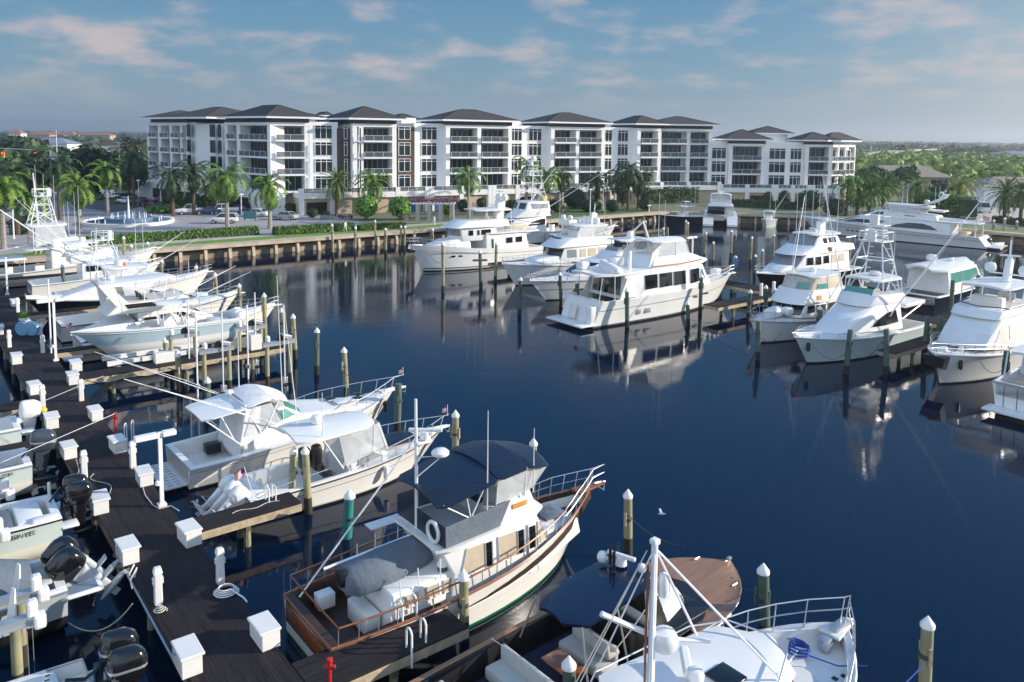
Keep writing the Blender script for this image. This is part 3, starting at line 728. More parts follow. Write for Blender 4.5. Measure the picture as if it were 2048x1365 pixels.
for u, v, r, hk, lb in ((862, 418, 15, .8, 'dark rounded shrub above the left half of the pergola'), (883, 414, 15, .8, 'dark rounded shrub against the tan podium wall'), (926, 424, 14, 1, 'dark round shrub beside the palm trunk near the trawler mast'),
    (1148, 418, 26, .9, 'wide dark shrub under the darker palm by the fourth pavilion'), (1110, 425, 20, .7, 'dark shrub beside the street lamp on the far lawn'), (1180, 424, 24, .55, 'low dark shrub left of the palm cluster'),
    (1405, 402, 15, 1, 'dark round shrub right of the long dark hedge'), (1535, 412, 12, 1.3, 'upright dark shrub before the sixth pavilion'), (1568, 414, 14, 1.3, 'rounded dark shrub before the last link wall'), (1620, 420, 30, .7, 'wide dark shrub at the foot of the last pavilion'),
    (1668, 432, 24, .8, 'green shrub at the corner behind the yacht bow'), (595, 420, 14, 1.0, 'dark shrub by the lobby columns'), (412, 412, 12, 1.1, 'dark round shrub beside the parked pickups'), (700, 425, 14, .6, 'flower bed with orange blooms behind the golf cart'), (1318, 372, 13, .9, 'shrub in a planter on the terrace of the fifth pavilion')):
    bush(u, v, r, lb, BOUG if 'orange' in lb else HEDGED, hk)
for u, v, r, lb in ((228, 408, 14, 'low green planting at the foot of the twin headed lamp'), (330, 425, 40, 'long low green bed between plaza and parked cars'), (190, 400, 20, 'low dark bed at the back of the plaza'), (520, 425, 16, 'low bed beside the teal sign board'), (650, 428, 18, 'low green bed before the lobby drive')):
    bush(u, v, r, lb, HEDGE, .22, 300)
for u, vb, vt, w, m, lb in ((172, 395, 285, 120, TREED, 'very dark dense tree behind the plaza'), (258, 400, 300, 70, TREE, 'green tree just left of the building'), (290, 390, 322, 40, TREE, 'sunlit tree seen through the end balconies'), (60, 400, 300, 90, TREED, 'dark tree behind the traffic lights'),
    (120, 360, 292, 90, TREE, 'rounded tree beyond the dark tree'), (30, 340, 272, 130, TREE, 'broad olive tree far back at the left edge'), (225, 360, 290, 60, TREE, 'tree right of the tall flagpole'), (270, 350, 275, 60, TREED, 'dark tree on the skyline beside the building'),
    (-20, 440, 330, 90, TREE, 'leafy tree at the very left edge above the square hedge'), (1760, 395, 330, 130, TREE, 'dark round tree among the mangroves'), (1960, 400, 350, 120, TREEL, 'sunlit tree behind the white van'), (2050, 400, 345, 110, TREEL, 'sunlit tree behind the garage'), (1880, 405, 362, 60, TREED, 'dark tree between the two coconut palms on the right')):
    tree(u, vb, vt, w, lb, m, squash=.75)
hedge('hedge', 'dark hedge under the trees at the back of the car park', [P(150, 392, GZ), P(300, 378, GZ)], 2, 1.6, HEDGED, dens=8, s=.22)
hedge('hedge', 'dark planting along the lobby front behind the silver sedan', [P(560, 428, GZ), P(650, 424, GZ)], 2.2, 1.8, HEDGED, dens=10, s=.22)
hedge('hedge', 'dark planting at the podium foot between date palm and topiary', [P(676, 424, GZ), P(722, 424, GZ)], 2, 2.0, HEDGED, dens=10, s=.22)
hedge('hedge', 'dark planting on the lawn behind the pilothouse yacht', [P(1000, 425, GZ), P(1075, 425, GZ)], 3, 2.2, HEDGED, dens=9, s=.25)
for u, v, r, lb in ((820, 412, 14, 'dark shrub at the foot of the third pavilion left of the pergola'), (960, 418, 15, 'dark shrub right of the palm by the pergola'), (1225, 425, 16, 'dark shrub left of the dark palm cluster trunks'), (1290, 422, 16, 'dark shrub right of the dark palm cluster trunks'), (625, 436, 12, 'small dark shrub before the lobby drive')): bush(u, v, r, lb, HEDGED, .9)
# pergola with flowers
pg = thing('pergola', 'stone pillared pergola overgrown with purple flowers beside the seawall', 'pergola', P(858, 441, GZ))
pc = pg.location; pl, bo, bm = B(), B(), B()
ax = (P(905, 441, GZ) - P(830, 441, GZ)).normalized()
for i in range(5):
    for j in (0, 1):
        p = ax * (i - 2) * 2.0 + Vector((0, 2.2 * j, 0)); B().box((p.x, p.y, 1.4), (.65, .65, 2.8)).o('pillar', PAVE2, pg, 0)
for j in (0, 1): bm.tube([ax * -4.6 + Vector((0, 2.2 * j, 2.9)), ax * 4.6 + Vector((0, 2.2 * j, 2.9))], .14, 4)
for i in range(16): p = ax * (i - 7.5) * .6; bm.tube([p + Vector((0, -.5, 3.1)), p + Vector((0, 2.8, 3.1))], .07, 4)
bm.o('beam', WALLW, pg, 0)
for i in range(9): leafcloud(bo, ax * (i - 4) * 1.1 + Vector((0, 1.1, 3.5)), (1.0, 1.6, .55), 90, .2)
bo.o('flowers', BOUG, pg, 0)
# ================================================================ fountain
fo = thing('fountain', 'round tiered plaza fountain with blue water and white jets', 'fountain', P(258, 446, GZ))
B().lathe([(6.9, 0), (7.0, .5), (6.5, .52), (6.4, .3), (.1, .3)], 40).o('basin', WALLW, fo, 40)
B().lathe([(6.38, .40), (.05, .41)], 40).o('water_surface', mat('fountain water', (.10, .18, .27), .05), fo, 0)
B().lathe([(3.6, .3), (3.7, .95), (3.5, .97), (3.4, .8), (.1, .8)], 32).o('upper_basin', mat('blue tile', (.14, .21, .30), .3), fo, 40)
jm = mat('water spray', (.85, .90, .95), .6, alpha=.75)
B().lathe([(.24, .8), (.17, 2.2), (.10, 3.6), (.02, 4.5)], 8).o('jet', jm, fo)
for k in range(14):
    a = 2 * pi * k / 14; B().lathe([(.10, .8), (.08, 1.3), (.02, 1.7)], 6, (2.6 * cos(a), 2.6 * sin(a), 0)).o('jet', jm, fo)
for k in range(10):
    a = 2 * pi * k / 10; B().lathe([(.12, .4), (.09, .8), (.02, 1.1)], 6, (5.0 * cos(a), 5.0 * sin(a), 0)).o('jet', jm, fo)
# ================================================================ street furniture on land
def lamp(u, vb, vt, label, heads=1):
    p = P(u, vb, GZ); h = PY(u, vt, p.y).z - GZ
    o = thing('street_lamp', label, 'street lamp', p)
    B().lathe([(.14, 0), (.10, .4), (.08, h)], 8).o('pole', ALU, o)
    for k in range(heads):
        x = 0 if heads == 1 else (-.85 if k == 0 else .85)
        if heads > 1: B().tube([(0, 0, h - .5), (x, 0, h - .35)], .05, 5).o('arm', ALU, o)
        B().lathe([(.12, h - .4), (.14, h - .1), (.5, h), (.12, h + .25)], 10, (x, 0, 0)).o('lamp_shade', ALU, o)
    return o
for a in ((216, 430, 383, 'white street lamp with two heads behind the fountain', 2), (28, 478, 415, 'white lamp with one head near the tall square hedge', 1), (483, 433, 390, 'white lamp by the parked pickups', 1),
    (1083, 428, 380, 'slender street lamp behind the sportfisher tower', 1), (1180, 428, 380, 'street lamp on the shaded lawn left of the blue panel', 1), (1206, 420, 372, 'street lamp behind the shaded lawn lamp', 1), (322, 415, 360, 'lamp beside the hedge below the left wing', 1), (278, 410, 362, 'lamp post at the back of the plaza', 1), (1298, 425, 412, 'small bollard lamp at the far seawall', 1)):
    lamp(*a)
for u, vb, vt, r, lb in ((118, 400, 262, .12, 'tall bare pole on the skyline at the left'), (242, 400, 282, .14, 'pale pole beside the small white building far left'), (1965, 420, 358, .1, 'thin light pole behind the white van')):
    p = P(u, max(vb, 380), GZ); h = PY(u, vt, p.y).z - GZ
    o = thing('utility_pole', lb, 'pole', p); B().lathe([(r, 0), (r * .6, h)], 7).o('shaft', GALV, o)
    B().box((0, 0, h - .4), (1.2, .12, .12)).o('cross_arm', GALV, o, 0)
sg = thing('traffic_signal', 'two red lit traffic signals hanging on a dark arm at the left edge', 'traffic light', P(30, 400, GZ)); c = sg.location
for u in (6, 72):
    w = PY(u, 310, c.y) - c; bx = B().box(w, (.55, .45, 1.3)).o('signal_head', ORANGE, sg, 0, .03)
    B().lathe([(.01, -.25), (.19, -.25), (.19, -.32), (.01, -.33)], 10, w + Vector((0, 0, .4)), 'Y').o('red_lamp', mat('red lamp', (.6, .02, .01), .3, emit=((1, .08, .03), 2)), bx, 0)
ar = B(); a0, a1 = PY(-20, 296, c.y) - c, PY(100, 302, c.y) - c; ar.tube([a0, a1], .09, 5); ar.tube([(a1.x, a1.y, -.2), a1], .14, 6); ar.o('arm', GALV, sg)
o = thing('sign_board', 'teal sign board in a hedge frame beside the white suv', 'sign', P(500, 442, GZ))
B().box((0, 0, 1.0), (2.2, .12, 1.3)).o('panel', mat('teal sign', (.08, .22, .24), .5), o, 0); B().box((-.9, 0, .3), (.12, .1, .7)).o('post', TRIM, o, 0); B().box((.9, 0, .3), (.12, .1, .7)).o('post', TRIM, o, 0)
# ================================================================ cars
CARM = {k: mat(k + ' car paint', c, .25, coat=.6) for k, c in dict(white=(.78, .78, .78), black=(.012, .012, .014), dark=(.03, .035, .045), silver=(.35, .37, .39), maroon=(.10, .015, .02), blue=(.02, .04, .10)).items()}
def car(u, v, kind, col, label, ang, group='cars parked around the plaza'):
    p = P(u, v, GZ); o = thing('parked_' + {'sedan': 'car', 'suv': 'suv', 'pickup': 'pickup', 'van': 'van', 'cart': 'golf_cart'}[kind], label, {'cart': 'golf cart', 'van': 'van', 'pickup': 'pickup'}.get(kind, 'car'), p, radians(ang), None)
    L, Wd = (4.7, 1.85) if kind not in ('pickup', 'van', 'cart') else {'pickup': (5.8, 2.0), 'van': (5.4, 2.0), 'cart': (2.6, 1.25)}[kind]
    h = L / 2; m = CARM[col]
    if kind == 'sedan': low = [(-h, .35), (h, .35), (h, .7), (h * .93, .85), (h * .45, .98), (-h * .6, 1.02), (-h * .97, .95)]; cab = [(h * .42, .97), (h * .12, 1.42), (-h * .42, 1.42), (-h * .72, 1.0)]
    elif kind == 'suv': low = [(-h, .4), (h, .4), (h, .95), (h * .5, 1.1), (-h * .95, 1.1)]; cab = [(h * .48, 1.09), (h * .2, 1.68), (-h * .8, 1.70), (-h * .97, 1.09)]
    elif kind == 'pickup': low = [(-h, .5), (h, .5), (h, 1.05), (h * .5, 1.2), (-h, 1.2)]; cab = [(h * .5, 1.19), (h * .28, 1.85), (-h * .2, 1.86), (-h * .26, 1.19)]
    elif kind == 'van': low = [(-h, .4), (h, .4), (h, 1.1), (h * .8, 1.25), (-h, 1.25)]; cab = [(h * .85, 1.24), (h * .6, 2.15), (-h * .98, 2.2), (-h, 1.24)]
    else: low = [(-h, .25), (h, .25), (h * .95, .8), (h * .5, .85), (h * .4, .45), (-h * .3, .45), (-h * .35, .8), (-h, .8)]; cab = None
    bd = B().prism(low, -Wd / 2, Wd / 2).o('body', m, o, 40, .08)
    if cab:
        g = B(); n = len(cab); k = .86
        g.add([(x, -Wd / 2 * (.97 if i in (0, n - 1) else k - .06), z) for i, (x, z) in enumerate(cab)] + [(x, Wd / 2 * (.97 if i in (0, n - 1) else k - .06), z) for i, (x, z) in enumerate(cab)],
              [tuple(range(n)), tuple(reversed(range(n, 2 * n)))] + [(i, (i + 1) % n, (i + 1) % n + n, i + n) for i in range(n)])
        g.o('window_glass', DARKGLASS, o, 0)
        x0, x1, z = cab[1][0], cab[2][0], cab[1][1]
        rf = B().box(((x0 + x1) / 2, 0, z + .03), (x0 - x1 + .1, Wd * .8, .07))
        for s in (-1, 1):
            rf.tube([(cab[0][0], s * Wd * .47, cab[0][1]), (x0, s * Wd * .4, z + .02)], .05, 4); rf.tube([(cab[-1][0], s * Wd * .47, cab[-1][1]), (x1, s * Wd * .4, z + .02)], .06, 4)
            rf.tube([((x0 + x1) / 2, s * Wd * .47, cab[0][1]), ((x0 + x1) / 2, s * Wd * .41, z)], .05, 4)
        rf.o('roof', m, o, 0)
        for s in (-1, 1): B().box((h, s * Wd * .36, low[2][1] - .12), (.06, .35, .16)).o('headlight', STEEL, o, 0)
    else:
        t = B().box((0, 0, 1.85), (1.9, 1.2, .08))
        for x in (-.8, .85):
            for s in (-.5, .5): t.tube([(x, s, .7), (x, s, 1.85)], .03, 4)
        t.o('canopy', CARM['white'], o, 0); B().box((-.5, 0, .85), (.5, 1.1, .2)).box((-.75, 0, 1.1), (.1, 1.1, .5)).o('seat', CUSH, o, 0)
    if kind == 'pickup': B().box((-h * .63, 0, 1.19), (h * .66, Wd * .82, .06)).o('cargo_bed', BLACK, o, 0)
    r = .34 if kind != 'cart' else .24
    for x in (-h * .62, h * .62):
        for s in (-1, 1):
            w = B().lathe([(r, -.11), (r, .11)], 14, (x, s * (Wd / 2 - .08), r), 'Y').o('wheel', RUBBER, o, 0)
            B().lathe([(r * .6, -.13), (r * .6, .13)], 10, (x, s * (Wd / 2 - .08), r), 'Y').o('rim', GALV, w, 0)
    return o
for a in ((384, 429, 'pickup', 'white', 'white pickup truck at the left of the two parked side by side', 205), (415, 429, 'sedan', 'blue', 'dark blue car between the two white pickups', 205), (444, 428, 'pickup', 'white', 'white pickup truck right of the dark blue car', 205), (475, 427, 'sedan', 'dark', 'dark car right of the second white pickup', 200),
    (447, 447, 'suv', 'white', 'white suv at the edge of the plaza behind the hedge', 190), (513, 434, 'sedan', 'white', 'white car behind the teal sign board', 170), (570, 440, 'sedan', 'silver', 'silver sedan in the lobby drive', 165), (692, 438, 'cart', 'black', 'golf cart with canopy beside the date palm', 0),
    (229, 398, 'sedan', 'white', 'white car farthest back on the left car park', 150), (252, 402, 'suv', 'dark', 'dark car beside the farthest white car', 150), (254, 408, 'sedan', 'white', 'white car right behind the fountain jet', 150), (275, 411, 'suv', 'black', 'black suv right of the fountain jet', 150), (304, 415, 'sedan', 'maroon', 'maroon car at the end of the parked row', 150), (322, 411, 'suv', 'black', 'black car in the shade beside the maroon car', 150),
    (40, 455, 'suv', 'black', 'black suv behind the royal palm at the left edge', 185), (1966, 425, 'van', 'white', 'white van parked facing the water in front of the hedge', 250), (1712, 412, 'sedan', 'black', 'black car beside the building end behind the palms', 180), (1745, 412, 'sedan', 'silver', 'silver car behind the bushy palms', 180)):
    car(*a)
# ================================================================ people on the walkway
SKIN = mat('skin', (.42, .24, .16), .6)
def person(p, label, shirt, trousers, face, stride=.25, s=1.0):
    o = thing('person', label, 'person', p, face)
    me = bpy.data.meshes.new('body'); V = [(0, 0, .95), (0, 0, 1.2), (0, 0, 1.42), (0, 0, 1.55), (.03, 0, 1.66), (.02, 0, 1.76),
        (0, .19, 1.40), (-.05, .25, 1.12), (.10, .24, .90), (0, -.19, 1.40), (.06, -.25, 1.12), (.22, -.22, .95), (.02, .09, .88), (stride * .6, .10, .48), (stride, .10, .06), (stride + .14, .10, .03), (.02, -.09, .88), (-stride * .3, -.10, .48), (-stride, -.10, .10), (-stride + .12, -.10, .03)]
    E_ = [(0, 1), (1, 2), (2, 3), (3, 4), (4, 5), (2, 6), (6, 7), (7, 8), (2, 9), (9, 10), (10, 11), (0, 12), (12, 13), (13, 14), (14, 15), (0, 16), (16, 17), (17, 18), (18, 19)]
    me.from_pydata(V, E_, []); b = bpy.data.objects.new('body', me); COL.objects.link(b); b.parent = o
    md = b.modifiers.new('skin', 'SKIN'); rs = [.14, .14, .15, .06, .095, .08, .06, .045, .035, .06, .045, .035, .09, .065, .045, .04, .09, .065, .045, .04]
    for v, r in zip(me.skin_vertices[0].data, rs): v.radius = (r, r)
    me.skin_vertices[0].data[0].use_root = True
    b.modifiers.new('sub', 'SUBSURF').levels = 1
    b.modifiers['sub'].render_levels = 1
    me.materials.append(SKIN)
    t = B().loft([[(r * .75 * cos(a * pi / 5) + .0, r * 1.25 * sin(a * pi / 5), z) for a in range(10)] for z, r in ((.88, .18), (1.1, .17), (1.35, .19), (1.47, .11))]); t.o('shirt', shirt, o)
    tr = B()
    for y, x1, x2 in ((.10, stride * .6, stride), (-.10, -stride * .3, -stride)): tr.tube([(.02, y * .9, .95), (x1, y, .48), (x2 * .95, y, .14)], .105, 8, .07)
    tr.o('trousers', trousers, o)
    h = B().blob((.0, 0, 1.75), (.11, .10, .10), 10, 6); h.o('hair', BLACK, o)
    o.scale = (s, s, s)
    return o
person(DE(55.5, 112.0, GZ), 'person in white shirt and pale trousers walking along the seawall hedge', CARM['white'], CUSH, 2.5)
person(P(868, 452, GZ), 'person in pale blue shirt standing before the pergola', mat('pale blue cloth', (.45, .52, .70), .8), CARM['white'], -1.2, .1)
# ================================================================ far land
def woods(name, spots, m, seed):
    r = random.Random(seed); b = B()
    for p, w, h in spots:
        n, mm = 7, 4; rg = []
        for i in range(mm + 1):
            t = pi * .5 * i / mm
            rg.append([(p.x + w * cos(t) * cos(2 * pi * k / n + i) * r.uniform(.7, 1.2) + .01, p.y + w * cos(t) * sin(2 * pi * k / n + i) * r.uniform(.7, 1.2), GZ + h * (.15 + .85 * sin(t)) * r.uniform(.88, 1.1)) for k in range(n)])
        b.loft(rg)
        for _ in range(34):
            d = Vector((r.gauss(0, 1), r.gauss(0, 1), abs(r.gauss(0, 1)))).normalized(); c = Vector((p.x + d.x * w, p.y + d.y * w, GZ + h * (.3 + .75 * d.z)))
            x = Vector((r.uniform(-1, 1), r.uniform(-1, 1), r.uniform(-1, 1))).normalized(); y = x.cross(d).normalized(); s = w * r.uniform(.09, .24)
            b.face(c - x * s, c - y * s, c + x * s, c + y * s)
    o = b.o(name, m, None, 0, fix=False); o['kind'] = 'stuff'; return o
def field(u0, u1, y0, y1, n, seed, hh, ww, skip=None):
    r = random.Random(seed); out = []
    while len(out) < n:
        y = y0 * (y1 / y0) ** (r.random() ** .8); u = r.uniform(u0, u1); x = (u - 1024) / 1600 * y
        if skip and skip(x, y): continue
        s = min(3.0, 1 + y / 900); out.append((Vector((x, y, 0)), r.uniform(*ww) * s, r.uniform(*hh)))
    return out
woods('distant_woods', field(-350, 1150, 330, 4000, 900, 3, (5, 10.5), (3, 6)), leafm('distant leaf', (.03, .05, .02), (.09, .11, .045), .05), 1)
woods('mangrove_woods', field(1690, 2500, 245, 700, 900, 4, (3.5, 8), (2.5, 5)), TREEL, 2)
woods('distant_woods', field(1100, 2600, 560, 4500, 800, 5, (6, 11), (3.5, 6)), leafm('hazy leaf', (.05, .075, .03), (.13, .15, .06), .05), 3)
woods('near_woods', field(-450, 285, 215, 330, 60, 6, (5, 9), (3, 5)), TREE, 4)
def house(u, y, wx, dy, h, rh, label, wallm, roofm, rz=0, doors=0):
    x = (u - 1024) / 1600 * y; o = thing('house', label, 'house', (x, y, GZ), rz)
    wl = B().box((0, 0, h / 2), (wx, dy, h)).o('wall', wallm, o, 0)
    a, b = wx / 2 + .8, dy / 2 + .8; r = max(.3, a - b)
    B().add([(-a, -b, h), (a, -b, h), (a, b, h), (-a, b, h), (-r, 0, h + rh), (r, 0, h + rh)], [(0, 1, 5, 4), (1, 2, 5), (2, 3, 4, 5), (3, 0, 4), (3, 2, 1, 0)]).o('roof', roofm, o, 0)
    for k in range(doors): B().box(((k - (doors - 1) / 2) * 4.2, -dy / 2 - .04, 1.3), (3.2, .08, 2.6)).o('garage_door', BRICK, o, 0)
    for k in range(3): B().box(((k - 1) * wx * .3, -dy / 2 - .04, h * .75), (1.4, .08, 1.1)).o('window', GLASS, o, 0)
    return o
TERRA = mat('terracotta roof', (.30, .15, .10), .85, var=.15); GREYR = mat('grey metal roof', (.22, .25, .30), .6, var=.1); TANR = mat('tan roof', (.28, .24, .19), .8, var=.1); PINK = mat('pink stucco', (.48, .33, .27), .8)
for a in ((85, 900, 26, 14, 9.5, 3, 'pinkish block with terracotta roof at the left end of the skyline', PINK, TERRA), (120, 950, 34, 14, 9.5, 3, 'longest pinkish block on the left skyline', PINK, TERRA), (145, 900, 12, 12, 10, 4, 'pale gabled house on the left skyline', WALLW, TERRA), (190, 950, 44, 14, 9.5, 3, 'terracotta roofed block left of the apartment building on the skyline', PINK, TERRA),
    (38, 820, 12, 10, 11, 4, 'small pale house at the far left skyline', WALLW, TERRA), (232, 420, 16, 12, 7.5, 2, 'small dark roofed house beyond the trees left of the building', WALLW, BRICK), (108, 420, 22, 14, 8, 3, 'blue grey roofed house behind the dark tree', WALLW, GREYR),
    (253, 330, 9, 8, 8.5, .6, 'small pale flat topped building beside the pale pole', WALLT, TANR), (125, 225, 20, 12, 5, 3, 'grey metal roofed pavilion behind the plaza', WALLW, GREYR), (262, 240, 14, 8, 4.0, .5, 'white low building under the trees left of the apartment block', WALLW, GREYR),
    (1800, 222, 22, 10, 5.2, 3, 'tan roofed pavilion house behind the big yacht', WALLT, TANR), (1760, 225, 30, 8, 5, .6, 'white flat roofed building beside the end of the apartments', WALLW, WALLW), (2045, 190, 24, 10, 4.6, 2.2, 'white garage building with brown doors at the right edge', WALLW, TANR),
    (2040, 520, 36, 20, 7, 2, 'pale blue grey roof beyond the mangroves at the right edge', WALLW, GREYR)):
    house(*a, doors=3 if 'garage' in a[6] else 0)
br = thing('road_bridge', 'pale concrete road bridge crossing the mangroves in the distance', 'bridge', (330, 640, 0))
a, b = Vector((240, 520, 8.5)), Vector((420, 780, 3))
d, n = nrm(Vector((a.x, a.y, 0)), Vector((b.x, b.y, 0)))
k = B(); c = br.location
def bp(p, z, o): return (p.x - c.x + n.x * o, p.y - c.y + n.y * o, z)
pts = [(Vector((150, 470, 0)), 4), (a, 7.5), ((a * .6 + b * .4), 8.5), (b, 7.5), (Vector((520, 930, 0)), 4)]
k.loft([[bp(p, z, 6), bp(p, z + 1.6, 6), bp(p, z + 1.6, -6), bp(p, z, -6)] for p, z in pts]); k.o('deck', PAVE2, br, 0)
for i in range(9):
    t = i / 8; p = Vector((190, 500, 0)) * (1 - t) + Vector((470, 860, 0)) * t
    B().box((p.x - c.x, p.y - c.y, 5), (2.5, 6, 10), atan2(d.y, d.x)).o('pier', PAVE, br, 0)
# ================================================================ boat kit
def text(parent, s, loc, rot, size, m, name='lettering'):
    cu = bpy.data.curves.new('t', 'FONT'); cu.body = s; cu.size = size; cu.extrude = .004; cu.align_x = 'CENTER'; cu.shear = .1
    ob = bpy.data.objects.new('t', cu); COL.objects.link(ob)
    me = bpy.data.meshes.new_from_object(ob); bpy.data.objects.remove(ob); me.materials.clear(); me.materials.append(m)
    o = bpy.data.objects.new(name, me); COL.objects.link(o); o.parent = parent; o.location = loc; o.rotation_euler = rot
    return o
def rrect(w, d, r, n=4):
    out = []
    for cx_, cy_, a0 in ((w / 2 - r, d / 2 - r, 0), (-w / 2 + r, d / 2 - r, 1), (-w / 2 + r, -d / 2 + r, 2), (w / 2 - r, -d / 2 + r, 3)):
        for k in range(n): a = (a0 + k / (n - 1)) * pi / 2; out.append((cx_ + r * cos(a), cy_ + r * sin(a)))
    return out
class House:
    def __init__(s, boat, name, prof, w0, w1, tx=None, tk=.6, m=None, bevel=.05, rows=7):
        s.p = [tuple(q) + (0,) * (3 - len(q)) for q in prof]; s.idx = list(range(len(s.p)))
        full = s.p; s.orig = full
        if tx is not None:
            e = []
            for i, a in enumerate(full):
                c = full[(i + 1) % len(full)]; e.append(a)
                if (a[0] - tx) * (c[0] - tx) < -1e-6:
                    k = (tx - a[0]) / (c[0] - a[0]); e.append(tuple(a[j] + (c[j] - a[j]) * k for j in range(3)))
            s.e = e
        else: s.e = full
        s.z0 = min(q[1] for q in s.p); s.z1 = max(q[1] for q in s.p)
        s.xm = max(q[0] for q in s.p); s.w0, s.w1, s.tx, s.tk, s.b = w0, w1, tx, tk, boat; s.n = rows
        b = B(); rings = []
        for q in s.e: rings.append([s.pt(q, -1 + 2 * j / (rows - 1)) for j in range(rows)])
        n = len(rings); b.v = [tuple(v) for r in rings for v in r]
        for i in range(n):
            k = (i + 1) % n
            for j in range(rows - 1): b.f.append((i * rows + j, i * rows + j + 1, k * rows + j + 1, k * rows + j))
        lo = [i for i in range(n) if tx is None or s.e[i][0] <= tx + 1e-6]; hi = [i for i in range(n) if tx is not None and s.e[i][0] >= tx - 1e-6]
        for part in (lo, hi):
            if len(part) > 2: b.f.append(tuple(i * rows for i in part)); b.f.append(tuple(i * rows + rows - 1 for i in reversed(part)))
        s.ob = b.o(name, m or boat.white, boat.t, 42, bevel)
    def W(s, x, z):
        k = (z - s.z0) / max(.01, s.z1 - s.z0); w = s.w0 + (s.w1 - s.w0) * k
        if s.tx is not None and x > s.tx: w *= 1 - (1 - s.tk) * (x - s.tx) / max(.01, s.xm - s.tx)
        return w
    def pt(s, q, y):
        return Vector((q[0] + q[2] * (1 - y * y), y * s.W(q[0], q[1]), q[1]))
    def side(s, poly, m=DARKGLASS, name='window', sides=(1, -1), out=.04, frame=None):
        """a window (or other inset panel) of x,z outline on one or both sides"""
        e = []
        for i, a in enumerate(poly):
            c = poly[(i + 1) % len(poly)]; e.append(tuple(a))
            if s.tx is not None and (a[0] - s.tx) * (c[0] - s.tx) < -1e-6:
                k = (s.tx - a[0]) / (c[0] - a[0]); e.append((s.tx, a[1] + (c[1] - a[1]) * k))
        n = len(e); lo = [i for i in range(n) if s.tx is None or e[i][0] <= s.tx + 1e-6]; hi = [i for i in range(n) if s.tx is not None and e[i][0] >= s.tx - 1e-6]
        for sg in sides:
            o_, i_ = [(x, sg * (s.W(x, z) + out), z) for x, z in e], [(x, sg * (s.W(x, z) - .08), z) for x, z in e]
            caps = [t for p in (lo, hi) if len(p) > 2 for t in (tuple(p), tuple(i + n for i in reversed(p)))]
            g = B().add(o_ + i_, caps + [(i, (i + 1) % n, (i + 1) % n + n, i + n) for i in range(n)]).o(name, m, s.b.t, 0)
            if frame is None and m in (DARKGLASS, GREENGLASS) and name == 'window': frame_ = ALU
            else: frame_ = frame
            if frame_: B().tube([(x, sg * (s.W(x, z) + out), z) for x, z in poly], .022, 4, close=True).o('frame', frame_, g, 0)
    def front(s, i, y0, y1, a0, a1, m=DARKGLASS, name='window', out=.04, y0t=None, y1t=None):
        """a window on the curved face between outline corners i and i+1"""
        p, q = s.p[i], s.p[(i + 1) % len(s.p)]; k = 6; rows = []
        nx, nz = (q[1] - p[1]), -(q[0] - p[0]); l = hypot(nx, nz); nx, nz = nx / l, nz / l
        if abs(nx) > .3 and (nx > 0) != ((p[0] + q[0]) / 2 > sum(c[0] for c in s.p) / len(s.p)): nx, nz = -nx, -nz
        elif abs(nx) <= .3 and nz < 0: nx, nz = -nx, -nz
        y0t = y0 if y0t is None else y0t; y1t = y1 if y1t is None else y1t
        for a in (a0, a1):
            c = tuple(p[j] + (q[j] - p[j]) * a for j in range(3)); ya, yb = (y0, y1) if a == a0 else (y0t, y1t)
            rows.append([s.pt(c, ya + (yb - ya) * j / k) + Vector((nx, 0, nz)) * out for j in range(k + 1)])
        v = rows[0] + rows[1]; v2 = [x - Vector((nx, 0, nz)) * (out + .08) for x in v]; n = k + 1; b = B()
        f = [(j, j + 1, n + j + 1, n + j) for j in range(k)]
        b.add(v + v2, f + [tuple(x + 2 * n for x in reversed(t)) for t in f] + [(0, n, 3 * n, 2 * n), (k, 2 * n + k, 3 * n + k, n + k)] + [(j, 2 * n + j, 2 * n + j + 1, j + 1) for j in range(k)] + [(n + j, n + j + 1, 3 * n + j + 1, 3 * n + j) for j in range(k)])
        b.o(name, m, s.b.t, 0)
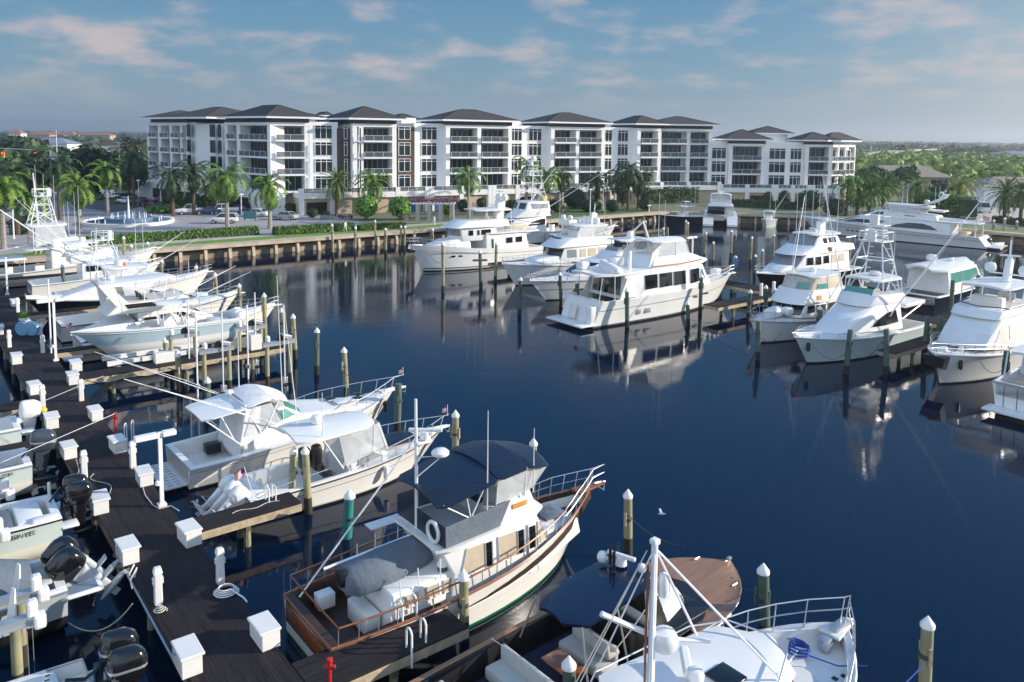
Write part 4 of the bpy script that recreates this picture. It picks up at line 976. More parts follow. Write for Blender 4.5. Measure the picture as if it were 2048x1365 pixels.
class Boat:
    def __init__(s, name, label, L, Bm, zs, zb, az=51.8, bow=None, at=None, rake=1.2, hull=None, wl=.86, p=2.4, pw=1.7, tm=.38, tr=.93, fl=1.5, ez=1.8, dz=0, cat='boat', white=None, group=None, bx=0, transom_rake=0):
        s.L, s.Bm, s.zs, s.zb, s.rake, s.wl, s.p, s.pw, s.tm, s.tr, s.fl, s.ez, s.trr = L, Bm, zs, zb, rake, wl, p, pw, tm, tr, fl, ez, transom_rake
        s.white = white or WHITE; a = radians(az); h = Vector((sin(a), cos(a), 0))
        if at is None:
            q = P(bow[0], bow[1], zb + dz); at = q - h * (L + bx); at.z = 0
        s.pos = at; s.t = thing(name, label, cat, (at.x, at.y, dz), pi / 2 - a, group)
        st = [0, .06, .14, .22, .3, .38, .46, .54, .61, .68, .74, .8, .855, .9, .94, .97, .99, 1]; s.st = st
        rings = []
        for t in st:
            r = []
            for sg in (-1, 1):
                hs = [1, .9, .72, .5, .3, .14, 0]
                side = [s.pt(t, h_, sg) for h_ in hs] + [Vector((s.X(t, -.15), sg * s.hw(t) * .86, -.38))]
                if sg == -1: r += side + [Vector((s.X(t, -.25), 0, -.7))]
                else: r += list(reversed(side))
            rings.append(r)
        b = B().loft(rings, closed=False); b.f.append(tuple(reversed(range(len(rings[0])))))
        s.hull = b.o('hull', hull or HULLW, s.t, 50)
    def hb(s, t):
        if t <= s.tm: return s.Bm / 2 * (s.tr + (1 - s.tr) * (1 - ((s.tm - t) / s.tm) ** 2))
        return max(.03, s.Bm / 2 * (1 - ((t - s.tm) / (1 - s.tm)) ** s.p))
    def hw(s, t):
        if t <= s.tm: return s.wl * s.hb(t)
        return max(.02, s.wl * s.Bm / 2 * (1 - ((t - s.tm) / (1 - s.tm)) ** s.pw))
    def z(s, t): return s.zs + (s.zb - s.zs) * t ** s.ez
    def X(s, t, h): return t * s.L - s.rake * (1 - h) * t ** 4 + s.trr * h * (1 - t) ** 6
    def pt(s, t, h, sg=1):
        return Vector((s.X(t, h), sg * (s.hw(t) + (s.hb(t) - s.hw(t)) * max(0, h) ** s.fl), h * s.z(t)))
    def tx(s, x): return max(0, min(1, x / s.L))
    def edge(s, t, sg=1, inn=0, up=0): return Vector((s.X(t, 1), sg * max(.01, s.hb(t) - inn), s.z(t) + up))
    def ts(s, a, b, extra=0): return sorted({a, b} | {t for t in s.st if a < t < b})
    def deck(s, t0=.3, t1=1, drop=0, cap=.1, m=None, camber=.06, name='deck'):
        rings = []
        for t in s.ts(t0, t1):
            h, z = s.hb(t), s.z(t); x = s.X(t, 1); i = max(.008, h - cap); zd = z - drop
            r = [(x, -h, z), (x, -i, z + .015), (x, -i * .98, zd)] + [(x, i * .98 * k, zd + camber * (1 - k * k)) for k in (-.6, 0, .6)] + [(x, i * .98, zd), (x, i, z + .015), (x, h, z)]
            rings.append(r)
        return B().loft(rings, closed=False).o(name, m or NONSKID, s.t, 40)
    def cockpit(s, t0, t1, zf, w=.25, m=None, floor=None, close=(True, True), name='cockpit'):
        rings = []; ts = s.ts(t0, t1)
        for t in ts:
            h, z = s.hb(t), s.z(t); x = s.X(t, 1)
            rings.append([(x, -h, z), (x, -h + .06, z + .03), (x, -h + w, z + .03), (x, -h + w + .03, z - .05), (x, -h + w + .05, zf), (x, h - w - .05, zf), (x, h - w - .03, z - .05), (x, h - w, z + .03), (x, h - .06, z + .03), (x, h, z)])
        b = B().loft(rings, closed=False); n = 10
        for e, c in ((0, close[0]), (len(ts) - 1, close[1])):
            if c: b.f.append(tuple(e * n + j for j in (2, 3, 4, 5, 6, 7)))
        if close[0]:
            t = ts[0]; h, z = s.hb(t), s.z(t); b.box((s.X(t, 1) + .15, 0, (z + zf) / 2 + .02), (.3, 2 * (h - w) + .1, z - zf + .05))
        b.o(name, m or s.white, s.t, 40)
        if floor:
            x0, x1 = s.X(t0, 1) + .32, s.X(t1, 1) - .05; h = s.hb(t0) - w - .1
            B().box(((x0 + x1) / 2, 0, zf + .015), (x1 - x0, 2 * h, .02)).o('cockpit_floor', floor, s.t, 0)
    def rub(s, m=None, r=.05, up=-.06, t0=0, t1=1, name='rub_rail'):
        b = B()
        for sg in (1, -1): b.tube([s.edge(t, sg, -.005, up) for t in s.ts(t0, t1)], r, 5)
        b.tube([s.edge(t0, -1, -.005, up), s.edge(t0, 1, -.005, up)], r, 5)
        return b.o(name, m or STEEL, s.t)
    def line(s, h, m, r=.02, t0=0, t1=.99, name='hull_stripe'):
        b = B()
        for sg in (1, -1): b.tube([s.pt(t, h, sg) for t in s.ts(t0, t1)], r, 4)
        return b.o(name, m, s.t)
    def rail(s, t0, h=.7, n=6, inn=.08, mid=True, m=None, r=.022, pulpit=.35, name='bow_rail', drop=0):
        b = B(); ts = [t0 + (.985 - t0) * i / n for i in range(n + 1)]
        for f in ((1, .55) if mid else (1,)):
            pts = [s.edge(t, -1, inn, -drop) + Vector((.25 * t ** 6 if i else 0, 0, h * f * min(1, .75 + i * .15) )) for i, t in enumerate(ts)]
            o = [Vector((p.x, -p.y, p.z)) for p in reversed(pts)]
            nose = [Vector((s.L + pulpit, 0, s.zb + h * f - drop))]
            b.tube([s.edge(t0 - .02, -1, inn, -drop)] * (f == 1) + pts + nose + o + [s.edge(t0 - .02, 1, inn, -drop)] * (f == 1), r, 5)
        for i, t in enumerate(ts):
            for sg in (1, -1):
                e = s.edge(t, sg, inn, -drop); b.tube([e, e + Vector((.25 * t ** 6 if i else 0, 0, h * min(1, .75 + i * .15)))], r * .9, 5)
        return b.o(name, m or STEEL, s.t)
    def pulpit(s, ln=.8, w=.5, m=None, anchor=True):
        z = s.zb; B().slab([(s.L - .9, w * .6), (s.L - .9, -w * .6), (s.L + ln, -w * .25), (s.L + ln, w * .25)], z - .02, z + .07).o('bow_pulpit', m or s.white, s.t, 0, .02)
        if anchor:
            x = s.L + ln; B().tube([(x - .5, 0, z + .1), (x + .1, 0, z + .02), (x + .05, 0, z - .3)], .035, 5).tube([(x - .15, .18, z - .22), (x + .06, 0, z - .32), (x - .15, -.18, z - .22)], .03, 5).o('anchor', STEEL, s.t)
    def bx(s, name, c, d, m, bevel=.03, rz=0, ry=0, par=None, top=1):
        return B().box(c, d, rz, ry, top).o(name, m, par or s.t, 40, bevel)
    def tb(s, name, pts, r, m, par=None, n=6, r2=None): return B().tube(pts, r, n, r2).o(name, m, par or s.t)
    def house(s, *a, **k): return House(s, *a, **k)
    def canopy(s, x0, x1, w0, w1, z0, z1, crown=.12, th=.09, m=None, name='hardtop', rnd=.35, arch=0):
        """a roof or canvas top: rounded corners, slight crown"""
        nx, ny = 9, 9; top, bot = [], []
        for i in range(nx):
            u = i / (nx - 1); x = x0 + (x1 - x0) * u; e = min(u, 1 - u) * abs(x1 - x0)
            w = (w0 + (w1 - w0) * u) - (rnd * (1 - sqrt(max(0, 1 - (1 - min(1, e / rnd)) ** 2))) if rnd else 0)
            z = z0 + (z1 - z0) * u + arch * (1 - (2 * u - 1) ** 2)
            top.append([(x, w * (2 * j / (ny - 1) - 1), z + crown * (1 - abs(2 * j / (ny - 1) - 1) ** 2.4)) for j in range(ny)])
            bot.append([(x, y, zz_ - th) for x, y, zz_ in top[-1]])
        b = B().loft([t + list(reversed(bo)) for t, bo in zip(top, bot)])
        return b.o(name, m or s.white, s.t, 50)
    def posts(s, pairs, r=.03, m=None, name='support_post'):
        for p, q_ in pairs:
            for sg in (1, -1): B().tube([(p[0], sg * p[1], p[2]), (q_[0], sg * q_[1], q_[2])], r, 6).o(name, m or ALU, s.t)
    def arch(s, x0, x1, w, z0, xa, xb, wt, z1, m=None, th=.16):
        b = B()
        for sg in (1, -1): b.loft([[(x, sg * (y + k), z) for x, k in ((a, 0), (c, 0), (c, -th), (a, -th))] for a, c, y, z in ((x0, x1, w, z0), (xa, xb, wt, z1))])
        b.box(((xa + xb) / 2, 0, z1), (abs(xb - xa), 2 * wt, th)); return b.o('radar_arch', m or s.white, s.t, 40)
    def sheet(s, name, pts, m, th=.02):
        """clear or canvas curtain through corner points, mirrored to both sides"""
        for sg in (1, -1):
            v = [Vector((x, sg * y, z)) for x, y, z in pts]; nn = (v[1] - v[0]).cross(v[2] - v[0]).normalized() * th / 2
            n = len(v); B().add([p + nn for p in v] + [p - nn for p in v], [tuple(range(n)), tuple(reversed(range(n, 2 * n)))] + [(i, (i + 1) % n, (i + 1) % n + n, i + n) for i in range(n)]).o(name, m, s.t, 0)
    def curtain(s, name, pts, m, th=.02):
        v = [Vector(p) for p in pts]; nn = (v[1] - v[0]).cross(v[2] - v[0]).normalized() * th / 2; n = len(v)
        B().add([p + nn for p in v] + [p - nn for p in v], [tuple(range(n)), tuple(reversed(range(n, 2 * n)))] + [(i, (i + 1) % n, (i + 1) % n + n, i + n) for i in range(n)]).o(name, m, s.t, 0)
    def dome(s, c, r=.3, h=.4, n='radar_dome'): return B().lathe([(r * .8, 0), (r, h * .25), (r, h * .6), (r * .75, h * .9), (r * .2, h)], 14, c).o(n, WHITECOWL, s.t)
    def radar(s, c, w=1.2, rz=.4):
        o = B().lathe([(.2, 0), (.16, .25)], 10, c).o('radar', s.white, s.t); B().box((c[0], c[1], c[2] + .3), (.14, w, .12), rz).o('scanner_bar', s.white, o, 0, .03)
    def antenna(s, p, h=4, lean=(0, 0), r=.026): return s.tb('antenna', [p, (p[0] + lean[0] * h, p[1] + lean[1] * h, p[2] + h)], r, ALU, r2=r * .5)
    def outrigger(s, x, y, z, ln=9, back=.75, out=.25, up=.62, both=(1, -1), r=.045):
        for sg in both:
            d = Vector((-back, sg * out, up)).normalized(); p = Vector((x, sg * y, z)); b = B().tube([p, p + d * ln], r, 6, r * .35)
            k = Vector((0, sg * .25, .12)); m_ = p + d * ln * .45; b.tube([p + d * .5, m_ + k, p + d * ln * .9], .012, 4); b.tube([m_, m_ + k], .012, 4); b.tube([p, p + Vector((.3, -sg * .1, -.5))], .04, 5)
            b.o('outrigger', ALU, s.t)
    def tower(s, x0, x1, w0, z0, x2, x3, w1, z1, m=None, top=True, r=.04, mid=1):
        b = B(); A = [(x0, w0, z0), (x1, w0, z0)]; T = [(x2, w1, z1), (x3, w1, z1)]
        for sg in (1, -1):
            a, c = [Vector((p[0], sg * p[1], p[2])) for p in A], [Vector((p[0], sg * p[1], p[2])) for p in T]
            for i in (0, 1): b.tube([a[i], c[i]], r, 6)
            b.tube([a[0], a[0].lerp(c[0], .1), a[1].lerp(c[1], .55)], r * .7, 5); b.tube([a[1].lerp(c[1], .05), a[0].lerp(c[0], .6), c[1]], r * .7, 5)
            for k in range(1, 8): b.tube([a[0].lerp(c[0], k / 8), a[0].lerp(c[0], k / 8) + Vector((.0, -sg * .42, 0))], r * .55, 4)
        for f in (.35, .7, 1):
            q4 = [Vector((A[i][0], sg * A[i][1], A[i][2])).lerp(Vector((T[i][0], sg * T[i][1], T[i][2])), f) for i, sg in ((0, 1), (1, 1), (1, -1), (0, -1))]; b.tube(q4, r * .8, 5, close=True)
        o = b.o('tower', m or ALU, s.t)
        xm = (x2 + x3) / 2; B().box((xm, 0, z1 + .05), (abs(x3 - x2) + .5, w1 * 2 + .4, .08)).o('tower_platform', s.white, s.t, 0, .02)
        g = B().tube([(x2 - .2, w1 + .15, z1 + .8), (x3 + .2, w1 + .15, z1 + .8), (x3 + .2, -w1 - .15, z1 + .8), (x2 - .2, -w1 - .15, z1 + .8)], r * .8, 5, close=True)
        for a in (x2 - .2, x3 + .2):
            for sg in (1, -1): g.tube([(a, sg * (w1 + .15), z1), (a, sg * (w1 + .15), z1 + .8)], r * .8, 5)
        g.box((x3 + .05, 0, z1 + .5), (.35, .7, .8)); g.o('tower_rail', m or ALU, s.t)
        return z1
    def flag(s, p, w=.7, h=.42, pole=1.2, lean=-.25):
        q_ = Vector(p) + Vector((lean * pole, 0, pole)); o = s.tb('flag_staff', [p, q_], .018, ALU)
        b = B(); n = 6; rows = []
        for i in range(n + 1): u = i / n; rows.append([(q_.x - w * u * .75, q_.y + .06 * sin(u * 7), q_.z - .05 - h * v_ - .25 * u * w) for v_ in [k / 13 for k in range(14)]])
        for st_, mm, nm in ((0, FLAGR, 'flag'), (1, FLAGW, 'flag_stripes')):
            c = B()
            for k in range(st_, 13, 2):
                for i in range(n): c.face(rows[i][k], rows[i + 1][k], rows[i + 1][k + 1], rows[i][k + 1])
            c.o(nm, mm, o, 0, fix=False)
        c = B()
        for sg in (1, -1): c.face(*[Vector(rows[i][k]) + Vector((0, .012 * sg, 0)) for i, k in ((0, 0), (2, 0), (2, 7), (0, 7))])
        c.o('flag_canton', FLAGB, o, 0, fix=False)
    def fender(s, t, sg, h=.6, m=None):
        p = s.pt(t, .75, sg); B().lathe([(.03, -.35), (.13, -.28), (.14, 0), (.13, .28), (.03, .35)], 10, (p.x, p.y + sg * .15, p.z - .2)).o('fender', m or WHITE, s.t)
    def hatch(s, x, y, z, w=.55, m=None, rz=0): return s.bx('deck_hatch', (x, y, z), (w, w, .05), m or DARKGLASS, .015, rz)
    def cleat(s, t, sg, inn=.12):
        e = s.edge(t, sg, inn, .02); B().tube([e + Vector((-.14, 0, .07)), e + Vector((.14, 0, .07))], .022, 5).tube([e, e + Vector((0, 0, .07))], .03, 5).o('cleat', STEEL, s.t)
    def seat(s, c, w=.55, m=None, back=.5, ry=0):
        o = s.bx('seat', c, (.5, w, .16), m or CUSH, .05); s.bx('seat_back', (c[0] - .25, c[1], c[2] + back * .5), (.12, w, back), m or CUSH, .05, 0, -.15, o)
    def outboard(s, y, m=BLACKGLOSS, x=-.55, z=.55, tilt=0, k=1.0, leg=None, stripe=None):
        Mx = Matrix.Translation((x, y, z)) @ Matrix.Rotation(tilt, 4, 'Y') @ Matrix.Scale(k, 4)
        def put(b): b.v = [tuple(Mx @ Vector(v)) for v in b.v]; return b
        b = B(); rg = []
        for zz_, w, d, xo in ((.28, .34, .62, .02), (.34, .44, .78, 0), (.55, .50, .88, -.02), (.78, .50, .88, -.03), (.95, .44, .78, 0), (1.05, .30, .56, .06), (1.08, .12, .30, .10)):
            rg.append([(px + xo, py, zz_) for px, py in rrect(d, w, min(w, d) * .42)])
        o = put(b.loft(rg)).o('outboard_motor', m, s.t, 60)
        put(B().loft([[(px * f + xo, py * f2, zz_) for px, py in rrect(.5, .28, .12)] for zz_, f, f2, xo in ((-.75, .55, .35, -.02), (-.45, .7, .5, -.02), (0, 1, .9, 0), (.3, 1.15, 1.1, 0))])).o('midsection', leg or m, o, 60)
        g = B().lathe([(.02, -.55), (.09, -.40), (.10, 0), (.06, .25), (.02, .38)], 10, (-.02, 0, -.85), 'X'); g.box((-.1, 0, -.45), (.75, .26, .03)).box((0, 0, -1.0), (.2, .03, .25)); put(g).o('gearcase', leg or m, o, 50)
        pr = B()
        for a in range(3):
            c, d_ = cos(a * 2.1), sin(a * 2.1); pr.add([(-.55, 0, -.85), (-.50, .2 * c - .08 * d_, -.85 + .2 * d_ + .08 * c), (-.58, .24 * c, -.85 + .24 * d_), (-.62, .2 * c + .08 * d_, -.85 + .2 * d_ - .08 * c)], [(0, 1, 2, 3)])
        put(pr).o('propeller', STEEL, o, 0)
        if stripe: put(B().loft([[(px - .02, py * 1.01, zz_) for px, py in rrect(.885, .506, .2)] for zz_ in (.60, .66)])).o('cowl_stripe', stripe, o, 60)
        put(B().box((.42, 0, .1), (.18, .3, .5))).o('bracket', leg or m, o, 0, .03)
    def dinghy(s, c, ln=3, m=None, cover=True, rz=0):
        b = B(); rg = []
        for t, w, h in ((0, .30, .3), (.08, .62, .42), (.4, .72, .5), (.75, .55, .52), (.95, .25, .5), (1, .06, .45)):
            rg.append([Vector((t * ln - ln / 2, w * cos(a * pi / 5), .1 + h * max(-.5, sin(a * pi / 5)))) for a in range(10)])
        mm = Matrix.Translation(c) @ Matrix.Rotation(rz, 4, 'Z'); b.loft([[mm @ v for v in r] for r in rg]); return b.o('tender', m or CANVAS, s.t, 60)
FLAGR = mat('flag red', (.55, .03, .05), .8); FLAGW = mat('flag white', (.8, .8, .8), .8); FLAGB = mat('flag blue', (.02, .03, .16), .8)
HULLW = banded('white hull', (.79, .79, .77), (.015, .017, .022), .10, mid=(.60, .58, .48), zmid=.17)
HULLC = banded('cream hull', (.79, .77, .72), (.02, .02, .025), .10, mid=(.60, .56, .45), zmid=.16)
HULLBL = banded('pale blue hull', (.42, .56, .62), (.70, .70, .68), .42)
HULLAQ = banded('pale aqua hull', (.56, .66, .64), (.70, .69, .60), .30)
HULLK = banded('black hull', (.008, .009, .012), (.02, .01, .01), .10, rough=.08)
HULLGB = stripes(banded('trawler hull', (.80, .79, .74), (.01, .035, .025), .14, mid=(.01, .13, .075), zmid=.23), 2, .26, (.62, .60, .55), .03)
HULLN = banded('grey blue hull', (.42, .47, .50), (.02, .02, .025), .12)
def text_side(bt, s_, t, h, sg, size, m):
    p = bt.pt(t, h, sg); bt_rot = (pi / 2, 0, pi if sg > 0 else 0)
    return text(bt.t, s_, (p.x, p.y + sg * .07, p.z), bt_rot, size, m)
# ================================================================ boats on the near dock
# --- classic trawler with the navy bimini
b = Boat('trawler_boat', 'classic cream trawler with navy bimini, grey covered tender and green waterline', 12.6, 4.2, 1.35, 2.45, 51.8, at=DE(9.95, 23.1), rake=1.5, hull=HULLGB, p=2.3, pw=1.9, tr=.86, wl=.9, ez=2.2, cat='trawler')
b.deck(.18, 1, .55, .06, TEAKDARK); b.cockpit(0, .18, .55, .12, TEAKDARK, floor=TEAKDARK, close=(True, False))  # cockpit walls take the dark teak to paint in the interior's shade
b.rub(VARNISH, .055, .03, name='cap_rail'); b.line(.62, WHITE, .03)
b.rub(VARNISH, .035, .62, .02, .80, 'hand_rail')
g = B()
for k in range(16):
    for sg in (1, -1): e = b.edge(.02 + .052 * k, sg, .02); B().tube([e, e + Vector((0, 0, .6))], .018, 5).o('rail_post', STEEL, b.t)
b.bx('transom_panel', (-.03, 0, .95), (.04, 2.9, .5), VARNISH, .01)
h1 = b.house('aft_cabin', [(2.2, .8), (5.4, .8), (5.4, 2.05), (2.35, 2.05)], 1.5, 1.36)
for x in (2.75, 3.55, 4.35): h1.side([(x, 1.45), (x + .6, 1.45), (x + .6, 1.88), (x, 1.88)], TANCUSH, frame=ALU)
b.bx('locker', (1.2, 1.2, 1.1), (.6, .45, .5), WHITE); b.bx('steps', (1.9, -.3, 1.0), (.5, 1.4, .7), WHITE)
h2 = b.house('main_cabin', [(4.5, .9), (9.3, .9), (9.05, 1.9), (8.45, 3.05), (4.2, 3.05), (4.7, 2.0)], 1.62, 1.44, 8.3, .84)
for x0, x1 in ((4.95, 6.35), (6.6, 7.8)): h2.side([(x0, 1.85), (x1, 1.85), (x1, 2.75), (x0 + (.3 if x0 < 6 else 0), 2.75)], TANCUSH, frame=ALU); h2.side([(x1 - .34, 1.87), (x1 - .04, 1.87), (x1 - .04, 2.73), (x1 - .34, 2.73)], DARKGLASS, out=.06)
h2.side([(7.95, 1.0), (8.38, 1.0), (8.38, 2.8), (7.95, 2.8)], WHITE, 'door', frame=STEEL); h2.side([(8.02, 1.9), (8.31, 1.9), (8.31, 2.7), (8.02, 2.7)], DARKGLASS, 'door_window', out=.06)
h2.side([(8.46, 1.9), (8.95, 1.95), (8.6, 2.75), (8.46, 2.75)], TANCUSH, frame=ALU)
for y0, y1 in ((-.9, -.35), (-.28, .28), (.35, .9)): h2.front(2, y0, y1, .08, .9)
b.canopy(4.0, 9.0, 1.75, 1.4, 3.05, 3.1, .06, .1, name='cabin_top', rnd=.3)
h3 = b.house('flybridge', [(6.5, 3.1), (8.7, 3.1), (8.25, 4.05), (7.2, 4.05), (6.7, 3.35)], 1.40, 1.27, 7.9, .85)
h3.side([(7.35, 3.52), (8.05, 3.52), (8.05, 3.68), (7.35, 3.68)], mat('orange name board', (.55, .25, .05), .4), 'name_board')
b.sheet('weather_cloth', [(4.3, 1.62, 3.12), (6.7, 1.46, 3.12), (7.2, 1.42, 3.95), (4.3, 1.58, 3.85)], GREYCANVAS)
b.curtain('weather_cloth', [(4.28, -1.58, 3.12), (4.28, 1.58, 3.12), (4.28, 1.58, 3.85), (4.28, -1.58, 3.85)], NAVY)
B().tube([(4.18, -1 + .34 * cos(a * pi / 8), 3.5 + .34 * sin(a * pi / 8)) for a in range(16)], .07, 6, close=True).o('life_ring', WHITE, b.t)
b.canopy(4.1, 6.6, 1.6, 1.72, 4.5, 4.95, .22, .04, NAVY, 'bimini_top', .25)
b.canopy(6.5, 7.9, 1.72, 1.68, 4.96, 5.05, .26, .04, NAVY, 'bimini_top', .2); b.canopy(7.85, 9.2, 1.68, 1.42, 5.04, 4.75, .26, .04, NAVY, 'bimini_top', .4)
b.sheet('clear_curtain', [(6.6, 1.42, 3.95), (7.8, 1.38, 4.0), (7.9, 1.5, 4.98), (6.55, 1.54, 4.92)], CLEAR); b.sheet('clear_curtain', [(7.86, 1.36, 4.0), (8.5, 1.1, 3.95), (9.05, 1.26, 4.68), (7.92, 1.48, 4.98)], CLEAR)
b.curtain('clear_curtain', [(8.52, -1.08, 3.95), (8.52, 1.08, 3.95), (9.05, 1.2, 4.68), (9.05, -1.2, 4.68)], CLEAR)
b.posts([((5.4, 1.5, 3.8), (4.3, 1.45, 4.55)), ((5.4, 1.5, 3.8), (6.0, 1.52, 4.85)), ((5.4, 1.5, 3.8), (5.2, 1.5, 4.7)), ((6.55, 1.42, 3.9), (6.55, 1.52, 4.92)), ((7.85, 1.4, 3.9), (7.88, 1.48, 5.0))], .025)
b.bx('helm_console', (7.7, .4, 3.6), (.5, 1.2, .8), WHITE); b.seat((6.9, .4, 3.55), 1.2, NAVY); b.bx('planter', (6.6, -.9, 3.45), (.5, .4, .5), WHITE)
h4 = b.house('fore_cabin', [(9.2, 1.0), (11.3, 1.2), (11.15, 1.85), (9.2, 2.0)], 1.32, 1.15, 9.4, .62); h4.side([(9.8, 1.45), (10.4, 1.5), (10.4, 1.75), (9.8, 1.75)])
b.bx('deck_hatch', (10.2, 0, 2.0), (.9, .9, .1), GREYCANVAS)
b.bx('dinghy_chock', (3.8, .1, 2.12), (2.2, .9, .12), WHITE)
dg = b.dinghy((0, 0, 0), 4.0, GREYCANVAS, rz=.06); dg.location = (3.2, 0, 2.1); dg.scale = (1, 1.15, 1.35); b.bx('outboard_bracket', (1.2, -.15, 2.5), (.3, .4, .5), BLACK)
b.tb('mast', [(4.3, .25, 2.0), (4.25, .25, 7.8)], .07, ALU, r2=.05); b.tb('boom', [(4.2, .25, 2.9), (.9, .6, 2.55)], .05, ALU)
b.tb('stay', [(4.25, .25, 6.4), (.3, 1.2, 1.5)], .03, ALU); b.radar((4.65, .25, 6.3), 1.2, .9); b.bx('radar_bracket', (4.55, .25, 6.2), (.6, .3, .08), ALU, .01)
b.dome((4.95, -.25, 5.75), .32, .25); b.tb('radar_arm', [(4.3, .2, 5.7), (5.0, -.3, 5.75), (4.3, .2, 5.0)], .025, ALU)
b.antenna((6.1, -1.5, 3.9), 3.6); b.antenna((8.2, -1.5, 4), 2.4)
b.rail(.80, .78, 5, .06, True, r=.018, pulpit=.75); b.pulpit(.7, .55, VARNISH)
B().slab([(3.0, 1.7), (3.0, 1.2), (4.4, 1.2), (4.4, 1.7)], 3.0, 3.04).o('ladder_tread', WHITE, b.t, 0)
b.posts([((2.6, 1.55, 1.4), (2.6, 1.5, 2.5)), ((3.3, 1.5, 2.05), (3.3, 1.45, 2.7)), ((4.2, 1.45, 2.05), (4.2, 1.4, 2.7))], .02, name='hand_rail')
# --- walkaround with three white outboards
b = Boat('centre_console_boat', 'white hardtop boat with three white tilted outboards and a black sunpad on the bow', 10.6, 3.25, 1.15, 1.75, 53.2, bow=(893, 853), rake=1.7, p=2.6, pw=1.8, bx=.25, cat='motor boat', hull=HULLC)
b.deck(.52, 1, .0, .12, WHITE, .14); b.cockpit(0, .52, .55, .28); b.rub(BLACK, .035, -.05); b.line(.7, GREYCANVAS, .018)
h = b.house('console', [(4.7, .6), (7.3, 1.35), (6.5, 1.8), (5.6, 2.35), (4.7, 1.7)], 1.15, 1.0, 5.5, .7)
h.front(1, -.9, .9, .05, .95, GREYGLASS); h.side([(5.2, 1.35), (6.6, 1.5), (6.0, 1.85), (5.4, 1.85)], GREYGLASS)
b.canopy(2.2, 6.2, 1.5, 1.25, 3.2, 3.25, .14, .12); b.posts([((4.5, 1.1, 1.4), (3.4, 1.2, 3.15)), ((5.3, 1.1, 1.6), (5.6, 1.1, 3.2)), ((6.9, .85, 1.7), (6.3, 1.05, 3.2)), ((4.5, 1.1, 1.5), (5.0, 1.15, 3.2))], .04)
b.sheet('clear_curtain', [(4.6, 1.18, 1.5), (6.0, 1.08, 1.8), (6.0, 1.16, 3.2), (4.2, 1.22, 3.18)], CLEAR); b.sheet('clear_curtain', [(6.05, 1.06, 1.8), (7.0, .8, 1.75), (6.4, 1.05, 3.2), (6.05, 1.14, 3.2)], CLEAR); b.curtain('clear_curtain', [(7.02, -.75, 1.75), (7.02, .75, 1.75), (6.42, 1.0, 3.2), (6.42, -1.0, 3.2)], CLEAR)
b.dome((3.7, .1, 3.42), .28, .4); b.antenna((3.2, 1.2, 3.3), 5.5, (-.1, 0)); b.antenna((3.4, -1.3, 3.3), 2)
b.bx('sunpad', (7.95, 0, 1.80), (1.9, 1.5, .12), NAVY, .05, top=.85)
b.seat((3.9, .45, 1.1), .6, BLACK, .7); b.seat((3.9, -.45, 1.1), .6, BLACK, .7)
b.bx('cover', (2.85, -.5, 2.1), (.5, .6, 1.0), BLACK, .15); b.bx('cover', (3.2, -1.05, 2.35), (.45, .5, 1.0), BLACK, .15)
b.bx('transom_bench', (.55, 0, .95), (.5, 2.2, .5), WHITE)
b.bx('swim_platform', (-.35, 0, .5), (.8, 2.6, .1), WHITE)
for y in (-.68, 0, .68): b.outboard(y, WHITECOWL, -.75, .80, .95, 1.0)
b.rail(.52, .62, 6, .1, False, pulpit=.4); b.pulpit(.35, .45); b.flag((10.9, 0, 2.3), .4, .25, .6, 0); b.flag((.2, -1.3, 1.2), .55, .35, 1.5)
b.tb('rail', [(3.6, -1.5, 1.75), (1.2, -1.45, 1.5), (.4, -1.4, 1.2)], .02, STEEL)
b.fender(.62, -1)
# --- express sportfisher with the beige bimini
b = Boat('express_boat', 'cream express fishing boat with folded canvas top and long outriggers lying aft', 12.2, 4.2, 1.15, 2.15, 50.6, bow=(800, 776), rake=1.7, hull=HULLC, p=2.4, pw=1.8, bx=.45, cat='motor boat', white=WHITE)
b.deck(.30, 1, .05, .1, NONSKID, .22); b.cockpit(0, .30, .45, .32); b.rub(STEEL, .03, -.05); b.line(.78, GREYCANVAS, .016)
b.bx('swim_platform', (-.55, 0, .32), (1.05, 3.3, .1), NONSKID)
g = B()
for i in range(9):
    for j in (0, 1): g.box((-.35 - .38 * j, -1.4 + .35 * i, .372), (.24, .05, .012))
g.o('platform_slots', BLACK, b.t, 0)
h = b.house('cabin', [(3.2, .8), (10.3, 1.9), (7.6, 2.18), (5.8, 2.42), (3.2, 2.1)], 1.75, 1.5, 5.8, .5)
b.bx('fish_box', (2.0, .9, .85), (.75, .6, .5), BLACK, .06)
b.house('helm_deck', [(2.6, .6), (3.9, .6), (3.9, 2.0), (2.9, 2.0)], 1.5, 1.4)
b.sheet('clear_curtain', [(2.8, 1.6, 2.0), (4.7, 1.55, 2.3), (4.2, 1.5, 3.4), (3.2, 1.6, 3.4)], CLEAR)
h5 = b.house('windscreen', [(4.6, 2.3), (6.0, 2.35, .2), (4.95, 3.0, .2), (4.5, 3.0)], 1.55, 1.35, 4.8, .7)
h5.front(1, -.95, -.35, .08, .92, GREENGLASS); h5.front(1, -.3, .3, .08, .92, GREENGLASS); h5.front(1, .35, .95, .08, .92, GREENGLASS); h5.side([(4.65, 2.4), (5.6, 2.42), (5.0, 2.9), (4.65, 2.9)], GREENGLASS)
b.curtain('aft_curtain', [(2.5, -1.5, .9), (2.5, 1.5, .9), (2.85, 1.55, 3.35), (2.85, -1.55, 3.35)], CANVAS); b.sheet('side_curtain', [(2.5, 1.5, 1.3), (3.5, 1.6, 1.9), (3.6, 1.6, 3.35), (2.9, 1.55, 3.35)], CANVAS)
